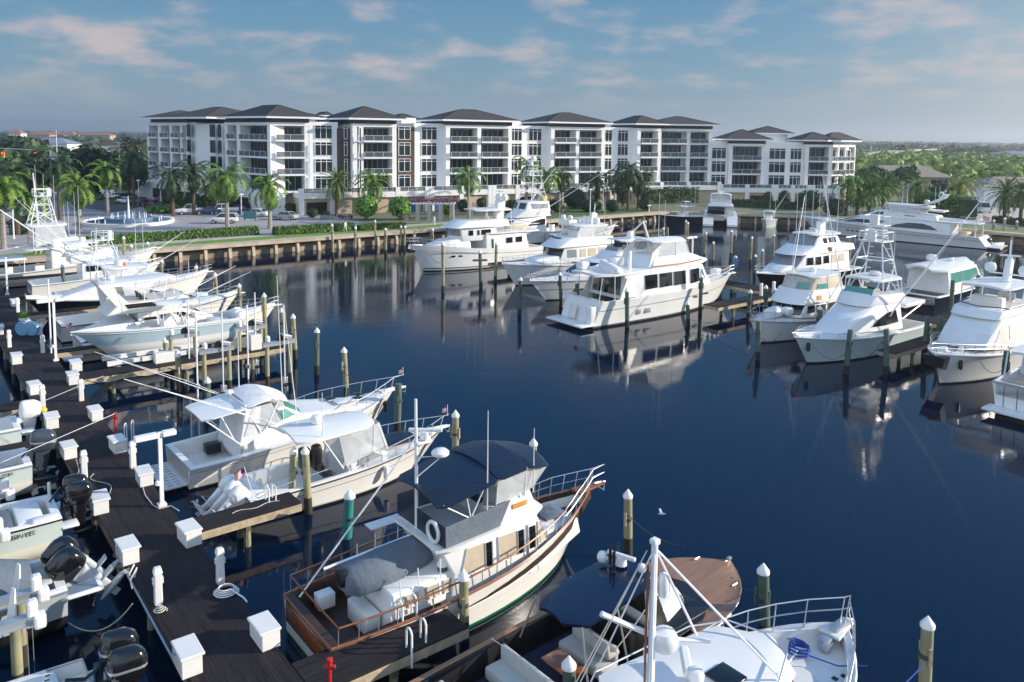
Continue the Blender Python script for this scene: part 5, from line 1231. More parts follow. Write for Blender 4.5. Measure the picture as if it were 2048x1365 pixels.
b.canopy(.8, 3.1, 1.4, 1.55, 3.15, 3.4, .06, .06, WHITE, rnd=.15); b.canopy(3.0, 4.2, 1.6, 1.6, 3.42, 3.62, .2, .05, CANVAS, 'bimini_top', .1, .04); b.canopy(4.12, 5.3, 1.6, 1.3, 3.63, 3.2, .2, .05, CANVAS, 'bimini_top', .4, .05)
b.posts([((2.6, 1.5, 1.2), (1.7, 1.4, 3.2)), ((3.6, 1.65, 2.0), (2.9, 1.5, 3.35)), ((3.8, 1.65, 2.1), (4.6, 1.45, 3.4)), ((1.0, 1.3, 3.1), (2.6, 1.6, 1.6))], .035)
b.outrigger(4.6, 1.75, 2.2, 8.6, .92, .12, .50, r=.03); b.dome((2.9, .8, 3.5), .2, .25); b.antenna((3.6, 1.3, 3.5), 3.2); b.antenna((4.8, -1.55, 2.4), 7.5, (-.03, 0)); b.tb('brow_bar', [(2.9, 1.5, 3.5), (2.9, -1.5, 3.5)], .05, ALU)
for x, y in ((8.4, 0.5), (9.7, -.25), (10.1, .35)): b.hatch(x, y, 2.27 - .03 * (x - 8), .5)
b.bx('locker_lid', (9.0, -.2, 2.22), (1.3, .8, .03), WHITE, .01)
b.rail(.55, .75, 7, .1, False, pulpit=.7); b.pulpit(.75, .5); b.flag((12.85, 0, 2.85), .35, .25, .5, 0); b.fender(.97, -1, m=BLACK)
# --- teak decked launch with the navy hardtop
b = Boat('launch_boat', 'dark hulled launch with broad teak foredeck and navy canvas hardtop', 13.6, 4.2, 1.2, 1.25, 49.8, bow=(1461, 1122), rake=.5, hull=HULLK, p=5.0, pw=3.2, tm=.5, wl=.9, fl=1.2, cat='launch')
b.deck(.66, 1, 0, .05, TEAK, .10, 'foredeck'); b.cockpit(0, .66, .40, .30, BLACK, None)
for sg in (1, -1): B().loft([[(b.X(t, 1), sg * (b.hb(t) - k), b.z(t) + .045) for k in (.02, .22)] for t in b.ts(0, .68)], closed=False).o('side_deck', TEAK, b.t, 0)
b.bx('cockpit_sole', (4.6, 0, .44), (8.6, 3.2, .05), mat('navy carpet', (.012, .016, .05), .9, var=.3), 0)
b.bx('dark_well', (9.0, 0, .9), (2.6, 3.0, 1.05), BLACK, .1)
b.slab_ = B().slab([(8.2, -1.75), (9.6, -1.7), (10.6, -1.25), (11.0, 0), (10.6, 1.25), (9.6, 1.7), (8.2, 1.75)], 1.29, 1.36).o('black_cowling', BLACK, b.t, 0, .02)
h = b.house('cabin_top', [(7.6, 1.2), (9.9, 1.25, .5), (9.6, 1.75, .4), (7.6, 1.95)], 1.15, 1.0, 8.6, .72, m=WHITE, bevel=.12); b.hatch(8.8, 0, 1.92, .75, CUSH)
b.canopy(4.4, 8.3, 1.12, 1.0, 2.75, 2.95, .10, .09, mat('navy gloss hardtop', (.006, .011, .032), .16, coat=.4), 'hardtop', .6); b.posts([((7.5, 1.2, 1.3), (7.6, .9, 2.9)), ((4.5, 1.5, 1.25), (4.7, 1.0, 2.75)), ((6.1, 1.6, 1.25), (6.2, 1.0, 2.85))], .03, STEEL)
h = b.house('windscreen', [(7.7, 1.3), (8.6, 1.35, .3), (8.0, 2.5, .3), (7.6, 2.5)], 1.3, 1.2, 7.8, .85, m=BLACK)
b.radar((7.7, .2, 3.1), 1.0, .3); b.dome((7.4, .75, 3.1), .18, .3); b.dome((7.9, -.5, 3.1), .14, .25)
for a in ((7.5, .5), (7.8, .45), (7.3, .15)): b.tb('antenna_mast', [(a[0], a[1], 3.05), (a[0], a[1], 3.7)], .05, BLACK)
for x, w in ((.95, 2.6), (3.4, 2.9), (6.0, 1.9)): b.bx('bench_seat', (x, 0, .75), (.75, w, .4), CUSH, .08); b.bx('bench_back', (x + .32, 0, 1.05), (.16, w, .7), CUSH, .06)
b.bx('helm_console', (7.2, -.3, 1.1), (.6, 1.8, 1.2), BLACK, .06); b.seat((6.2, -.6, 1.2), .7); b.bx('table', (5.0, 0, .95), (.8, 1.3, .06), VARNISH)
b.bx('aft_sunpad', (-.1, 0, 1.1), (1.2, 3.0, .2), CUSH, .06)
B().lathe([(.02, 0), (.22, .02), (.2, .1), (.05, .14), (.04, .3), (.02, .32)], 10, (2.4, -.3, .5)).o('vacuum', BLUEPL, b.t)
for t, sg in ((.93, 1), (.985, -1), (.9, -1)): b.cleat(t, sg, .3)
b.bx('jack_staff_base', (13.5, 0, 1.38), (.2, .12, .1), STEEL, .01); b.line(.93, STEEL, .02)
# --- white pilothouse boat with the tall mast at the bottom edge
b = Boat('pilothouse_boat', 'white pilothouse boat with tall white mast and curved bow rail at the bottom edge', 12.5, 4.4, 1.7, 2.25, 51.8, bow=(1690, 1250), rake=1.0, p=3.0, pw=2.0, tm=.45, wl=.9, fl=1.3, cat='motor boat')
b.deck(.3, 1, .42, .22, WHITE, .10); b.rub(WHITE, .06, .02, name='gunwale'); b.rub(STEEL, .03, -.25)
B().slab([(9.4 + .9 * cos(a * pi / 8), 1.05 * sin(a * pi / 8)) for a in range(16)], 1.72, 1.80).o('fore_locker', NONSKID, b.t, 0, .03)
h = b.house('pilothouse', [(3.2, 1.3), (8.6, 1.4, .5), (7.6, 3.3, .6), (3.2, 3.3)], 1.75, 1.55, 6.0, .72, bevel=.12)
for y0, y1 in ((-.92, -.5), (-.45, 0), (.05, .5), (.55, .92)): h.front(1, y0, y1, .45, .9)
for x in (3.8, 5.0, 6.2): h.side([(x, 2.2), (x + .95, 2.2), (x + .9, 2.95), (x, 2.95)])
b.canopy(3.0, 8.5, 1.85, 1.2, 3.42, 3.42, .10, .12, name='pilothouse_roof', rnd=1.0)
b.tb('roof_rail', [(3.4, 1.6, 3.7), (6.8, 1.4, 3.7), (7.9, .9, 3.7), (8.2, 0, 3.7), (7.9, -.9, 3.7), (6.8, -1.4, 3.7), (3.4, -1.6, 3.7)], .025, STEEL)
b.hatch(6.1, -.35, 3.56, .75); b.bx('roof_vent', (3.7, -.9, 3.75), (.8, .5, .5), WHITE, .08)
b.tb('search_light', [(5.2, .1, 3.72), (5.8, .75, 3.80)], .13, WHITE); b.dome((5.35, .0, 3.55), .22, .34)
b.tb('mast', [(4.2, .45, 3.4), (4.2, .45, 7.3)], .095, ALU, n=10, r2=.08); b.tb('mast_track', [(4.04, .5, 3.4), (4.04, .5, 6.8)], .03, VARNISH); b.bx('mast_head', (4.2, .45, 7.36), (.2, .2, .14), ALU)
b.dome((4.55, .35, 4.55), .34, .5); b.dome((4.5, .4, 5.9), .15, .6, 'aerial'); b.tb('boom', [(4.3, .5, 4.9), (3.0, 1.0, 5.7)], .07, ALU); b.tb('mast_strut', [(4.3, .4, 4.9), (5.6, -.2, 4.6)], .05, ALU)
for q_ in ((7.2, -1.2, 3.5), (6.9, 1.2, 3.5), (2.2, 1.7, 1.9), (2.0, -1.5, 1.9), (5.0, 1.4, 3.5)): b.tb('stay', [(4.2, .45, 7.2), q_], .035 if q_[0] > 6 else .022, ALU)
for q_ in ((1.0, 1.6, 1.8), (.6, 1.2, 1.8)): b.tb('stay', [(4.1, .6, 7.1), q_], .014, ROPE)
b.rail(.58, .85, 6, .1, True, r=.022, pulpit=.25); b.pulpit(.35, .55, WHITE); b.bx('windlass', (11.4, 0, 2.1), (.35, .35, .35), STEEL, .05); b.bx('anchor_roller', (12.2, 0, 2.35), (.8, .3, .15), STEEL)
b.tb('coiled_line', [(10.6 + .35 * cos(a * .9) * (1 - a * .02), .35 + .3 * sin(a * .9), 1.95 + .012 * a) for a in range(24)], .03, BLUEROPE); b.tb('deck_line', [(10.6, .4, 1.95), (10.9, -.7, 1.98), (11.2, -1.4, 2.25)], .02, BLUEROPE); b.tb('deck_pole', [(8.0, -.2, 2.1), (10.7, .4, 2.0)], .03, ALU)
for a in ((10.4, -.9), (10.7, -1.0), (11.0, 1.0), (10.7, 1.2)): b.bx('deck_fitting', (a[0], a[1], 1.93), (.16, .16, .04), BLACK, .02)
# --- pale blue centre console on the lift, bow to the dock
b = Boat('centre_console_boat', 'long pale blue centre console hoisted on a lift with white outboards at its outer end', 11.6, 3.2, 1.35, 1.65, 231.8, bow=(141, 664), rake=2.0, hull=HULLBL, p=2.3, pw=1.9, fl=1.7, dz=1.25, bx=.0, cat='motor boat')
b.cockpit(0, .62, .55, .30, NONSKID); b.deck(.62, 1, .28, .28, WHITE, .02); b.rub(WHITE, .04, -.05); b.line(.86, WHITE, .05)
b.house('console', [(4.4, .55), (5.7, .55), (5.5, 1.6), (4.9, 2.1), (4.4, 1.9)], .55, .48).front(2, -.85, .85, .1, .9, CLEAR)
b.canopy(3.1, 6.0, 1.15, 1.0, 2.95, 2.98, .10, .10); b.posts([((4.4, .6, 1.1), (3.6, .9, 2.9)), ((5.5, .6, 1.1), (5.7, .85, 2.9)), ((3.9, .7, .6), (4.6, .9, 2.9))], .03)
b.canopy(2.2, 3.4, .7, .75, 3.35, 3.4, .06, .07, name='upper_top'); b.bx('leaning_post', (3.7, 0, 1.2), (.6, 1.4, .9), WHITE); b.seat((3.5, 0, 1.5), 1.2, WHITE)
b.bx('aft_platform', (1.3, 0, .95), (1.4, 1.9, .55), NONSKID); b.bx('tackle_box', (6.7, 0, .95), (.7, .7, .6), WHITE); b.bx('bow_seat', (8.2, 0, 1.0), (1.4, 1.1, .3), WHITE, .1)
for y in (-.75, 0, .75): b.outboard(y, WHITECOWL, -.5, .75, .35, 1.0)
b.antenna((3.2, 1.0, 2.9), 3); b.antenna((3.2, -1.0, 2.9), 3); b.outrigger(4.4, 1.1, 2.9, 5.5, .85, .1, .35)
# --- sedan bridge cruiser, then an express, behind it
b = Boat('sedan_cruiser', 'cream sedan bridge cruiser with black side windows and grey cockpit cover beyond the hoisted boat', 15.3, 4.6, 1.4, 2.1, 51.8, bow=(550, 611), rake=1.6, hull=HULLC, p=2.4, cat='motor yacht', white=CREAM)
b.deck(.38, 1, 0, .1, WHITE, .25); b.cockpit(0, .26, .6, .3); b.rub(STEEL, .035); b.bx('swim_platform', (-.6, 0, .35), (1.2, 4.0, .1), WHITE)
h = b.house('cabin', [(3.9, .8), (10.6, 1.9), (8.8, 2.55), (7.0, 3.25), (3.9, 3.25)], 1.85, 1.6, 6.8, .6)
h.side([(4.3, 2.0), (5.4, 2.0), (5.2, 2.8), (4.3, 2.8)]); h.side([(5.6, 2.0), (8.6, 2.15), (7.2, 2.9), (5.5, 2.9)]); h.front(2, -.9, .9, .1, .95)
h = b.house('flybridge', [(1.6, 3.2), (8.6, 3.2), (7.6, 4.1), (2.6, 4.0)], 1.75, 1.7, 6.0, .6, bevel=.15); h.front(1, -.8, .8, .3, .95, BLACK); h.side([(3.2, 3.62), (6.8, 3.62), (6.6, 3.95), (3.0, 3.95)], BLACK)
b.curtain('cockpit_cover', [(-.05, -1.8, 1.5), (-.05, 1.8, 1.5), (3.6, 1.9, 2.7), (3.6, -1.9, 2.7)], CANVAS); b.sheet('cover_side', [(0, 1.82, 1.45), (3.6, 1.92, 1.5), (3.6, 1.9, 2.68)], GREYCANVAS)
b.arch(2.4, 3.4, 1.7, 3.9, 1.3, 2.0, 1.45, 5.5); b.canopy(1.5, 6.4, 1.5, 1.2, 5.55, 5.65, .1, .08, WHITE)
b.posts([((5.8, 1.5, 4.0), (6.2, 1.15, 5.6)), ((4.4, 1.5, 4.0), (4.6, 1.3, 5.6))], .03); b.seat((4.6, .5, 4.0), .7, BLACK); b.seat((4.6, -.5, 4.0), .7, BLACK); b.dome((2.4, 0, 5.7), .3, .35); b.antenna((1.8, 1.3, 5.6), 4); b.antenna((1.8, -1.3, 5.6), 4)
b.rail(.5, .75, 8, .1); b.pulpit(.6, .5); b.flag((.1, 1.2, 1.5), .5, .3, 1.0)
b = Boat('express_cruiser', 'white express cruiser with slanted black side window and white radar arch', 14.8, 4.4, 1.4, 2.1, 51.8, bow=(476, 587), rake=1.7, hull=HULLC, cat='motor yacht')
b.deck(.36, 1, 0, .1, WHITE, .3); b.cockpit(0, .36, .6, .3); b.rub(BLACK, .035)
h = b.house('cabin', [(4.8, 1.0), (11.2, 1.9), (8.4, 2.75), (6.6, 3.3), (4.8, 3.2)], 1.8, 1.5, 6.5, .55, bevel=.12); h.side([(5.6, 2.2), (8.8, 2.2), (7.6, 2.75), (6.4, 3.0)]); h.front(2, -.9, .9, .1, .9)
b.arch(3.6, 5.0, 1.9, 2.0, 3.2, 3.9, 1.6, 4.2); b.canopy(3.3, 7.2, 1.6, 1.3, 4.25, 3.9, .12, .08, CANVAS, 'bimini_top')
b.sheet('clear_curtain', [(4.9, 1.6, 3.1), (6.7, 1.5, 3.3), (7.0, 1.35, 3.85), (4.6, 1.55, 4.1)], CLEAR); b.dome((3.6, 0, 4.4), .3, .35); b.antenna((3.4, 1.4, 4.3), 4.5); b.antenna((3.4, -1.4, 4.3), 4.5)
b.rail(.48, .75, 8, .1); b.pulpit(.6, .5); b.hatch(10, 0, 2.45)
b = Boat('express_cruiser', 'white express fishing boat with rod laden hardtop below the largest sportfisher', 14.2, 4.5, 1.4, 2.3, 51.8, bow=(417, 544), rake=1.7, hull=HULLC, cat='motor yacht')
b.deck(.4, 1, 0, .1, WHITE, .3); b.cockpit(0, .4, .6, .3); b.rub(STEEL, .035); b.house('cabin', [(5.0, 1.0), (11.6, 2.0), (8.6, 2.8), (5.0, 2.6)], 1.8, 1.5, 6.5, .5, m=CANVAS)
h = b.house('windscreen', [(5.2, 2.5), (7.6, 2.6, .3), (6.6, 3.6, .3), (5.2, 3.6)], 1.7, 1.5, 5.8, .7); h.front(1, -.9, .9, .1, .9, GREYGLASS); h.side([(5.4, 2.7), (7.1, 2.7), (6.5, 3.4), (5.4, 3.4)], GREYGLASS)
b.canopy(2.6, 7.0, 1.65, 1.3, 4.3, 4.35, .14, .16); b.posts([((3.4, 1.7, 1.7), (3.2, 1.5, 4.2)), ((5.2, 1.6, 2.6), (5.0, 1.5, 4.2)), ((6.7, 1.3, 3.5), (6.6, 1.25, 4.2))], .04)
b.tower(3.0, 5.4, 1.4, 4.35, 3.6, 4.8, .7, 6.4); b.radar((4.2, 0, 6.5)); b.outrigger(5.0, 1.6, 3.6, 7.5, .9, .15, .45); b.rail(.5, .75, 8, .1); b.pulpit(.5, .5)
for y in (-1.2, -.6, 0, .6, 1.2): b.tb('fishing_rod', [(2.7, y, 4.3), (1.9, y, 6.2)], .02, ALU)
b = Boat('sportfishing_boat', 'small convertible sportfisher squeezed between the dark hulled express and the largest sportfisher', 12.6, 4.2, 1.3, 2.2, 51.8, at=DE(11.2, 94.2), rake=1.5, hull=HULLC, cat='sportfishing boat')
b.deck(.38, 1, 0, .1, WHITE, .25); b.cockpit(0, .38, .6, .3); b.rub(STEEL, .035); h = b.house('cabin', [(4.6, 1.1), (9.6, 1.9), (7.8, 2.6), (6.6, 3.1), (4.6, 3.1)], 1.7, 1.5, 6.4, .6, bevel=.12); h.side([(5.0, 2.2), (7.4, 2.25), (6.5, 2.85), (5.0, 2.85)])
b.house('flybridge', [(3.6, 3.1), (7.2, 3.1), (6.5, 4.0), (3.6, 3.9)], 1.5, 1.4, 5.6, .7, bevel=.1); b.canopy(3.2, 6.4, 1.45, 1.3, 5.2, 5.25, .12, .1); b.posts([((3.6, 1.4, 3.9), (3.5, 1.35, 5.1)), ((6.2, 1.2, 3.9), (6.0, 1.25, 5.1))], .04); b.outrigger(5.0, 1.55, 3.2, 9, .62, .2, .75); b.antenna((3.6, 1.2, 5.2), 4); b.antenna((3.6, -1.2, 5.2), 4.5); b.dome((5.0, 0, 5.35), .35, .4); b.rail(.5, .7, 7, .1); b.pulpit(.5)
# --- bow-in express with the pale foredeck cover
b = Boat('express_cruiser', 'dark hulled express boat with pale blue covered foredeck pointing its bow at the dock', 12.8, 4.2, 1.5, 2.2, 231.8, bow=(52, 598), rake=1.6, hull=HULLK, cat='motor yacht')
b.deck(.4, 1, 0, .1, WHITE, .3); b.cockpit(0, .4, .6, .3); b.rub(STEEL, .03)
h = b.house('cabin', [(4.4, 1.2), (10.8, 2.0), (7.6, 2.9), (6.0, 3.3), (4.4, 3.3)], 1.7, 1.45, 6.5, .5, m=CANVAS); h.side([(5.0, 2.2), (7.4, 2.3), (6.2, 3.0), (5.0, 3.0)], TANCUSH)
b.canopy(2.8, 6.8, 1.6, 1.35, 4.4, 4.45, .14, .14); b.posts([((3.2, 1.6, 2), (3.2, 1.5, 4.3)), ((5.4, 1.5, 3.2), (5.2, 1.4, 4.3)), ((6.2, 1.4, 3.2), (6.5, 1.3, 4.3))], .04); b.sheet('clear_curtain', [(3.2, 1.62, 2.2), (6.1, 1.45, 3.2), (6.6, 1.3, 4.3), (3.2, 1.5, 4.3)], CLEAR)
b.dome((5.2, 0, 4.55), .45, .5); b.antenna((3.4, 1.4, 4.4), 5); b.antenna((3.4, -1.4, 4.4), 5); b.outrigger(4.6, 1.55, 3.4, 7, .85, .15, .5); b.bx('life_raft', (8.8, -.8, 2.4), (.7, .4, .35), YEL, .1); b.bx('bow_chair', (5.0, 1.2, 4.75), (.3, .3, .35), ORANGE, .1)
# --- the big sportfishing convertible with its tower
b = Boat('sportfishing_boat', 'largest sportfishing boat of the near dock with white tower and crossed outriggers', 17.4, 5.3, 1.5, 2.9, 51.8, bow=(312, 496), rake=1.9, hull=HULLC, cat='sportfishing boat')
b.deck(.36, 1, 0, .1, NONSKID, .2); b.cockpit(0, .36, .7, .35); b.rub(STEEL, .04)
b.bx('swim_platform', (-.6, 0, .35), (1.2, 3.8, .12), WHITE)
h = b.house('salon', [(6.0, 1.2), (12.6, 2.4), (10.4, 3.1), (8.6, 3.9), (6.0, 3.9)], 2.1, 1.8, 8.5, .55, bevel=.12); h.side([(8.2, 2.9), (10.2, 3.0), (8.9, 3.6), (7.4, 3.6), (7.0, 2.9)], GREYGLASS)
b.canopy(3.6, 9.0, 2.0, 1.7, 3.95, 4.0, .05, .15, name='flybridge_deck'); h = b.house('flybridge', [(6.2, 4.0), (10.2, 3.6), (8.8, 5.0), (6.2, 5.0)], 1.75, 1.55, 7.5, .6, bevel=.15)
h.side([(7.4, 4.35), (7.9, 4.35), (7.9, 4.5), (7.4, 4.5)], BLACK, 'vent'); h.side([(8.2, 4.1), (8.6, 4.1), (8.6, 4.25), (8.2, 4.25)], BLACK, 'vent')
b.sheet('clear_curtain', [(4.6, 1.65, 4.1), (7.8, 1.5, 5.0), (7.4, 1.45, 6.4), (4.6, 1.6, 6.4)], CLEAR); b.curtain('clear_curtain', [(8.0, -1.3, 5.0), (8.0, 1.3, 5.0), (7.5, 1.3, 6.4), (7.5, -1.3, 6.4)], GREYGLASS)
b.canopy(3.9, 7.8, 1.75, 1.45, 6.45, 6.5, .12, .14); b.posts([((4.4, 1.7, 4.0), (4.4, 1.6, 6.4)), ((7.6, 1.5, 4.9), (7.2, 1.4, 6.4))], .05)
b.tower(4.2, 6.8, 1.5, 6.5, 5.0, 6.2, .65, 9.6, r=.055); b.radar((5.6, 0, 9.7)); b.tb('mast', [(5.2, .5, 6.5), (4.9, .4, 12.2)], .12, ALU, r2=.06)
b.outrigger(7.0, 1.95, 3.6, 12.5, .72, .32, .62, r=.06); b.antenna((6.0, 1.4, 6.5), 5.5); b.antenna((6.6, -1.4, 6.5), 5.5); b.antenna((5.0, -.5, 9.6), 3.5); b.antenna((9.0, 1.3, 4.8), 5); b.antenna((9.0, -1.3, 4.8), 6)
b.dinghy((11.9, 0, 2.75), 2.4, CANVAS); b.rail(.6, .75, 6, .1); b.pulpit(.6, .5); b.bx('awning', (1.9, 0, 2.9), (3.6, 4.0, .06), CANVAS, .02); b.posts([((.3, 1.9, 1.4), (.3, 1.9, 2.9)), ((3.4, 1.95, 1.5), (3.4, 1.95, 2.9))], .05)
b.tb('boom', [(5.4, 1.8, 4.2), (-.6, 1.5, 3.3)], .07, ALU); b.bx('fighting_chair', (2.2, 0, 1.5), (.6, .6, .9), WHITE, .05); b.bx('cockpit_box', (4.9, -1.2, 1.4), (.9, .7, 1.3), CREAM)
# --- boats west of the dock
b = Boat('outboard_boat', 'white outboard boat with one big white engine west of the dock', 8.0, 2.6, 1.0, 1.4, 231.8, at=DE(4.95, 48.4), hull=HULLAQ, dz=.55, cat='motor boat')
b.cockpit(0, .6, .45, .25); b.deck(.6, 1, .2, .2, WHITE); b.outboard(0, WHITECOWL, -.5, .8, -.05, 1.2); b.bx('console', (3.6, 0, 1.2), (1.0, 1.0, 1.4), WHITE, .1); b.seat((2.4, 0, 1.0), 1.2); b.rub(STEEL, .03)
b.bx('swim_platform', (-.3, .9, .75), (.6, .6, .08), WHITE); b.bx('swim_platform', (-.3, -.9, .75), (.6, .6, .08), WHITE); b.tb('fishing_rod', [(1.0, -.8, 1.0), (-4.2, -.2, 2.7)], .016, ALU)
b = Boat('outboard_boat', 'white outboard boat with one dark grey engine and black lettering west of the dock', 8.2, 2.7, 1.05, 1.4, 231.8, at=DE(4.7, 42.7), hull=HULLAQ, dz=.6, cat='motor boat')
b.cockpit(0, .6, .4, .25, floor=mat('grey deck mat', (.22, .24, .27), .8)); b.deck(.6, 1, .2, .2, WHITE); b.outboard(0, GREYCOWL, -.55, .85, -.08, 1.25, stripe=GALV); b.bx('console', (3.8, 0, 1.2), (1.0, 1.0, 1.4), WHITE, .1); b.seat((2.4, 0, 1.0), 1.2, GREYCANVAS); b.rub(STEEL, .03)
b.tb('fishing_rod', [(1.4, .5, 1.1), (-3.6, .9, 2.6)], .02, ALU); text_side(b, 'STER', .12, .72, 1, .2, BLACK); b.tb('cable', [(.3, .2, 1.1), (-.1, .3, 1.6), (-.5, .1, 1.2)], .05, BLACK)
b = Boat('outboard_boat', 'pale aqua fishing boat with two black engines and dark side lettering', 9.0, 2.9, 1.15, 1.5, 231.8, at=DE(4.8, 35.6), hull=HULLAQ, dz=.75, cat='motor boat')
b.cockpit(0, .6, .45, .3); b.deck(.6, 1, .2, .2, WHITE); b.rub(BLACK, .035, -.04)
for y in (-.42, .42): b.outboard(y, BLACKGLOSS, -.75, .95, .0, 1.08, stripe=BLACK)
text_side(b, 'SEA VEE', .15, .70, 1, .24, BLACK); b.bx('transom_bench', (1.0, 0, 1.0), (.9, 2.0, .4), WHITE, .06); b.bx('coaming_box', (.55, 1.1, 1.15), (.9, .5, .3), WHITE, .08); b.bx('deck_pad', (1.9, 0, 1.1), (.7, 1.8, .06), GREYCANVAS); b.bx('red_cushion', (3.2, .2, 1.15), (1.1, 1.4, .2), mat('red cushion', (.75, .04, .05), .7), .06)
b.bx('grey_pad', (2.5, .2, 1.15), (.5, 1.4, .2), GREYCANVAS, .06); b.bx('swim_platform', (-.3, 1.0, .7), (.6, .6, .1), WHITE); b.bx('swim_platform', (-.3, -1.0, .7), (.6, .6, .1), WHITE); b.tb('cable', [(.2, -.3, 1.25), (-.2, -.3, 1.75), (-.5, -.4, 1.3)], .05, BLACK); b.bx('vertical_roller', (.1, -1.0, 1.5), (.12, .12, .6), WHITE, .03)
b = Boat('outboard_boat', 'boat under a dark grey cover with two tilted black engines', 9.2, 3.0, 1.1, 1.5, 231.8, at=DE(4.1, 30.2), hull=HULLN, dz=.7, cat='motor boat')
b.cockpit(0, .3, .7, .3); b.deck(.3, 1, 0, .1, WHITE); b.rub(STEEL, .03)
cv = B(); cv.loft([[(x, w * k, z + hh * (1 - abs(k) ** 1.6)) for k in (-1, -.75, -.4, 0, .4, .75, 1)] for x, w, z, hh in ((.9, 1.3, 1.2, .55), (2.2, 1.45, 1.22, 1.1), (4, 1.5, 1.25, 1.3), (6, 1.35, 1.35, .9), (8.6, .5, 1.5, .3))], closed=False); cv.o('cover', GREYCANVAS, b.t, 60)
for y in (-.45, .45): b.outboard(y, BLACKGLOSS, -.7, .95, .8, 1.25, mat('grey leg', (.45, .47, .48), .3), None)
for s_ in (1, -1): b.bx('swim_platform', (-.45, .95 * s_, .75), (1.3, .8, .12), WHITE, .05); b.bx('platform_pad', (-.45, .95 * s_, .82), (1.0, .55, .02), mat('blue grey pad', (.16, .22, .30), .8), 0)
b.bx('white_cushion', (.6, .2, 1.22), (.5, 1.2, .1), CUSH)
b = Boat('outboard_boat', 'white centre console with twin silver striped black engines beside the dock edge pipe', 9.4, 3.1, 1.15, 1.5, 231.8, at=DE(3.9, 23.9), hull=HULLC, dz=.25, cat='motor boat')
b.cockpit(.1, .62, .4, .34); b.deck(.62, 1, .2, .2, WHITE); b.rub(STEEL, .03, -.05)
for y in (-.5, .5): b.outboard(y, BLACKGLOSS, -.75, .9, -.06, 1.2, stripe=GALV)
b.bx('transom_box', (1.15, 0, .95), (.85, 2.5, .55), WHITE, .08); b.bx('swim_platform', (.25, 0, .72), (1.5, 2.6, .12), WHITE, .05)
for y in (-.9, -.5, .5, .9): b.bx('deck_pad', (.3, y, .79), (.7, .18, .02), GREYCANVAS, 0)
b.bx('hatch_door', (1.65, .8, .9), (.04, .45, .4), BLACK, .02); b.bx('console', (4.6, 0, 1.1), (1.2, 1.2, 1.4), WHITE, .1); b.seat((3.2, 0, 1.0), 1.3); b.tb('rod_holder', [(2.4, 1.3, 1.2), (2.3, 1.35, 2.6)], .035, ALU)
for i in range(10): b.bx('deck_fitting', (.95 + .05 * (i % 3), -1.05 + .23 * i, 1.23), (.12, .05, .02), BLACK, 0)
b.tb('cable', [(.6, .3, 1.3), (.2, .35, 1.1), (-.4, .4, 1.3)], .05, BLACK); b.tb('cable', [(.6, -.4, 1.3), (.1, -.45, 1.1), (-.4, -.5, 1.3)], .05, BLACK)
# ================================================================ boats in the middle and on the right
# --- cockpit motor yacht lying alone in front
b = Boat('motor_yacht', 'long white motor yacht with row of square black windows lying nearest in mid basin', 21.6, 5.6, 2.35, 2.7, 53.6, at=DE(48.7, 52.3), rake=2.2, p=2.5, pw=1.9, ez=2.4, tr=.92, fl=1.3, cat='motor yacht', transom_rake=.9)
b.deck(.68, 1, .25, .12, WHITE, .15); b.cockpit(0, .18, 1.6, .25, CREAM, close=(True, False)); b.deck(.18, .68, .02, .1, WHITE, .02); b.line(.66, GREYCANVAS, .035); b.line(.07, BLACK, .05)
b.bx('swim_platform', (-.75, 0, .38), (1.7, 4.9, .16), WHITE, .06)
b.bx('transom_door', (-.02, .5, 1.2), (.06, .9, 1.3), CREAM, .02, 0, .25); b.bx('transom_steps', (.25, -1.9, 1.2), (1.0, .7, 1.6), WHITE, .1)
g = B()
for i in range(6): g.tube([(.3 + .12 * i, 2.3, 1.2), (.3 + .12 * i, 2.3, 2.7)], .025, 4)
g.tube([(.2, 2.3, 2.7), (1.1, 2.3, 2.7)], .03, 4).tube([(.2, 2.3, 1.2), (1.1, 2.3, 1.2)], .03, 4); b_ = g.o('boarding_ladder', ALU, b.t)
h = b.house('salon', [(3.6, 2.2), (16.6, 2.3, .3), (15.6, 3.4, .3), (14.9, 4.5, .3), (3.9, 4.5)], 2.3, 2.12, 13.0, .72, bevel=.06)
for x0, x1 in ((6.4, 8.1), (8.35, 10.1), (10.3, 12.0), (12.65, 14.2)): h.side([(x0, 2.85), (x1, 2.9), (x1, 4.22), (x0, 4.22)])
h.side([(14.5, 3.0), (15.3, 3.0), (14.75, 4.1), (14.5, 4.1)], GREENGLASS); h.side([(3.9, 2.9), (4.5, 2.9), (4.5, 4.1), (4.0, 4.1)]); h.front(1, -.9, .9, .1, .95, CANVAS); h.front(2, -.9, .9, .05, .9, CANVAS)
h.front(4, -.8, .5, .1, .85, DARKGLASS); h.front(4, .55, .85, .1, .85, DARKGLASS)
b.sheet('wing_door', [(3.0, 2.5, 2.4), (5.4, 2.42, 2.45), (4.6, 2.35, 4.3), (4.0, 2.35, 4.3)], WHITE, .06)
b.canopy(.7, 17.0, 2.5, 1.5, 4.68, 4.75, .08, .2, name='boat_deck', rnd=.9)
b.posts([((.6, 2.3, 2.3), (1.0, 2.3, 4.5)), ((2.4, 2.45, 2.3), (2.4, 2.4, 4.5))], .04)
h = b.house('flybridge', [(7.4, 4.72), (16.4, 4.72, .4), (14.6, 5.35, .5), (13.2, 5.75, .4), (8.2, 5.75)], 2.05, 1.8, 11.5, .6, bevel=.1); h.side([(7.6, 4.83), (11.8, 4.83), (11.8, 4.95), (7.6, 4.95)], VARNISH, 'trim_stripe'); h.side([(11.9, 4.83), (15.2, 4.83), (15.2, 4.95), (11.9, 4.95)], VARNISH, 'trim_stripe')
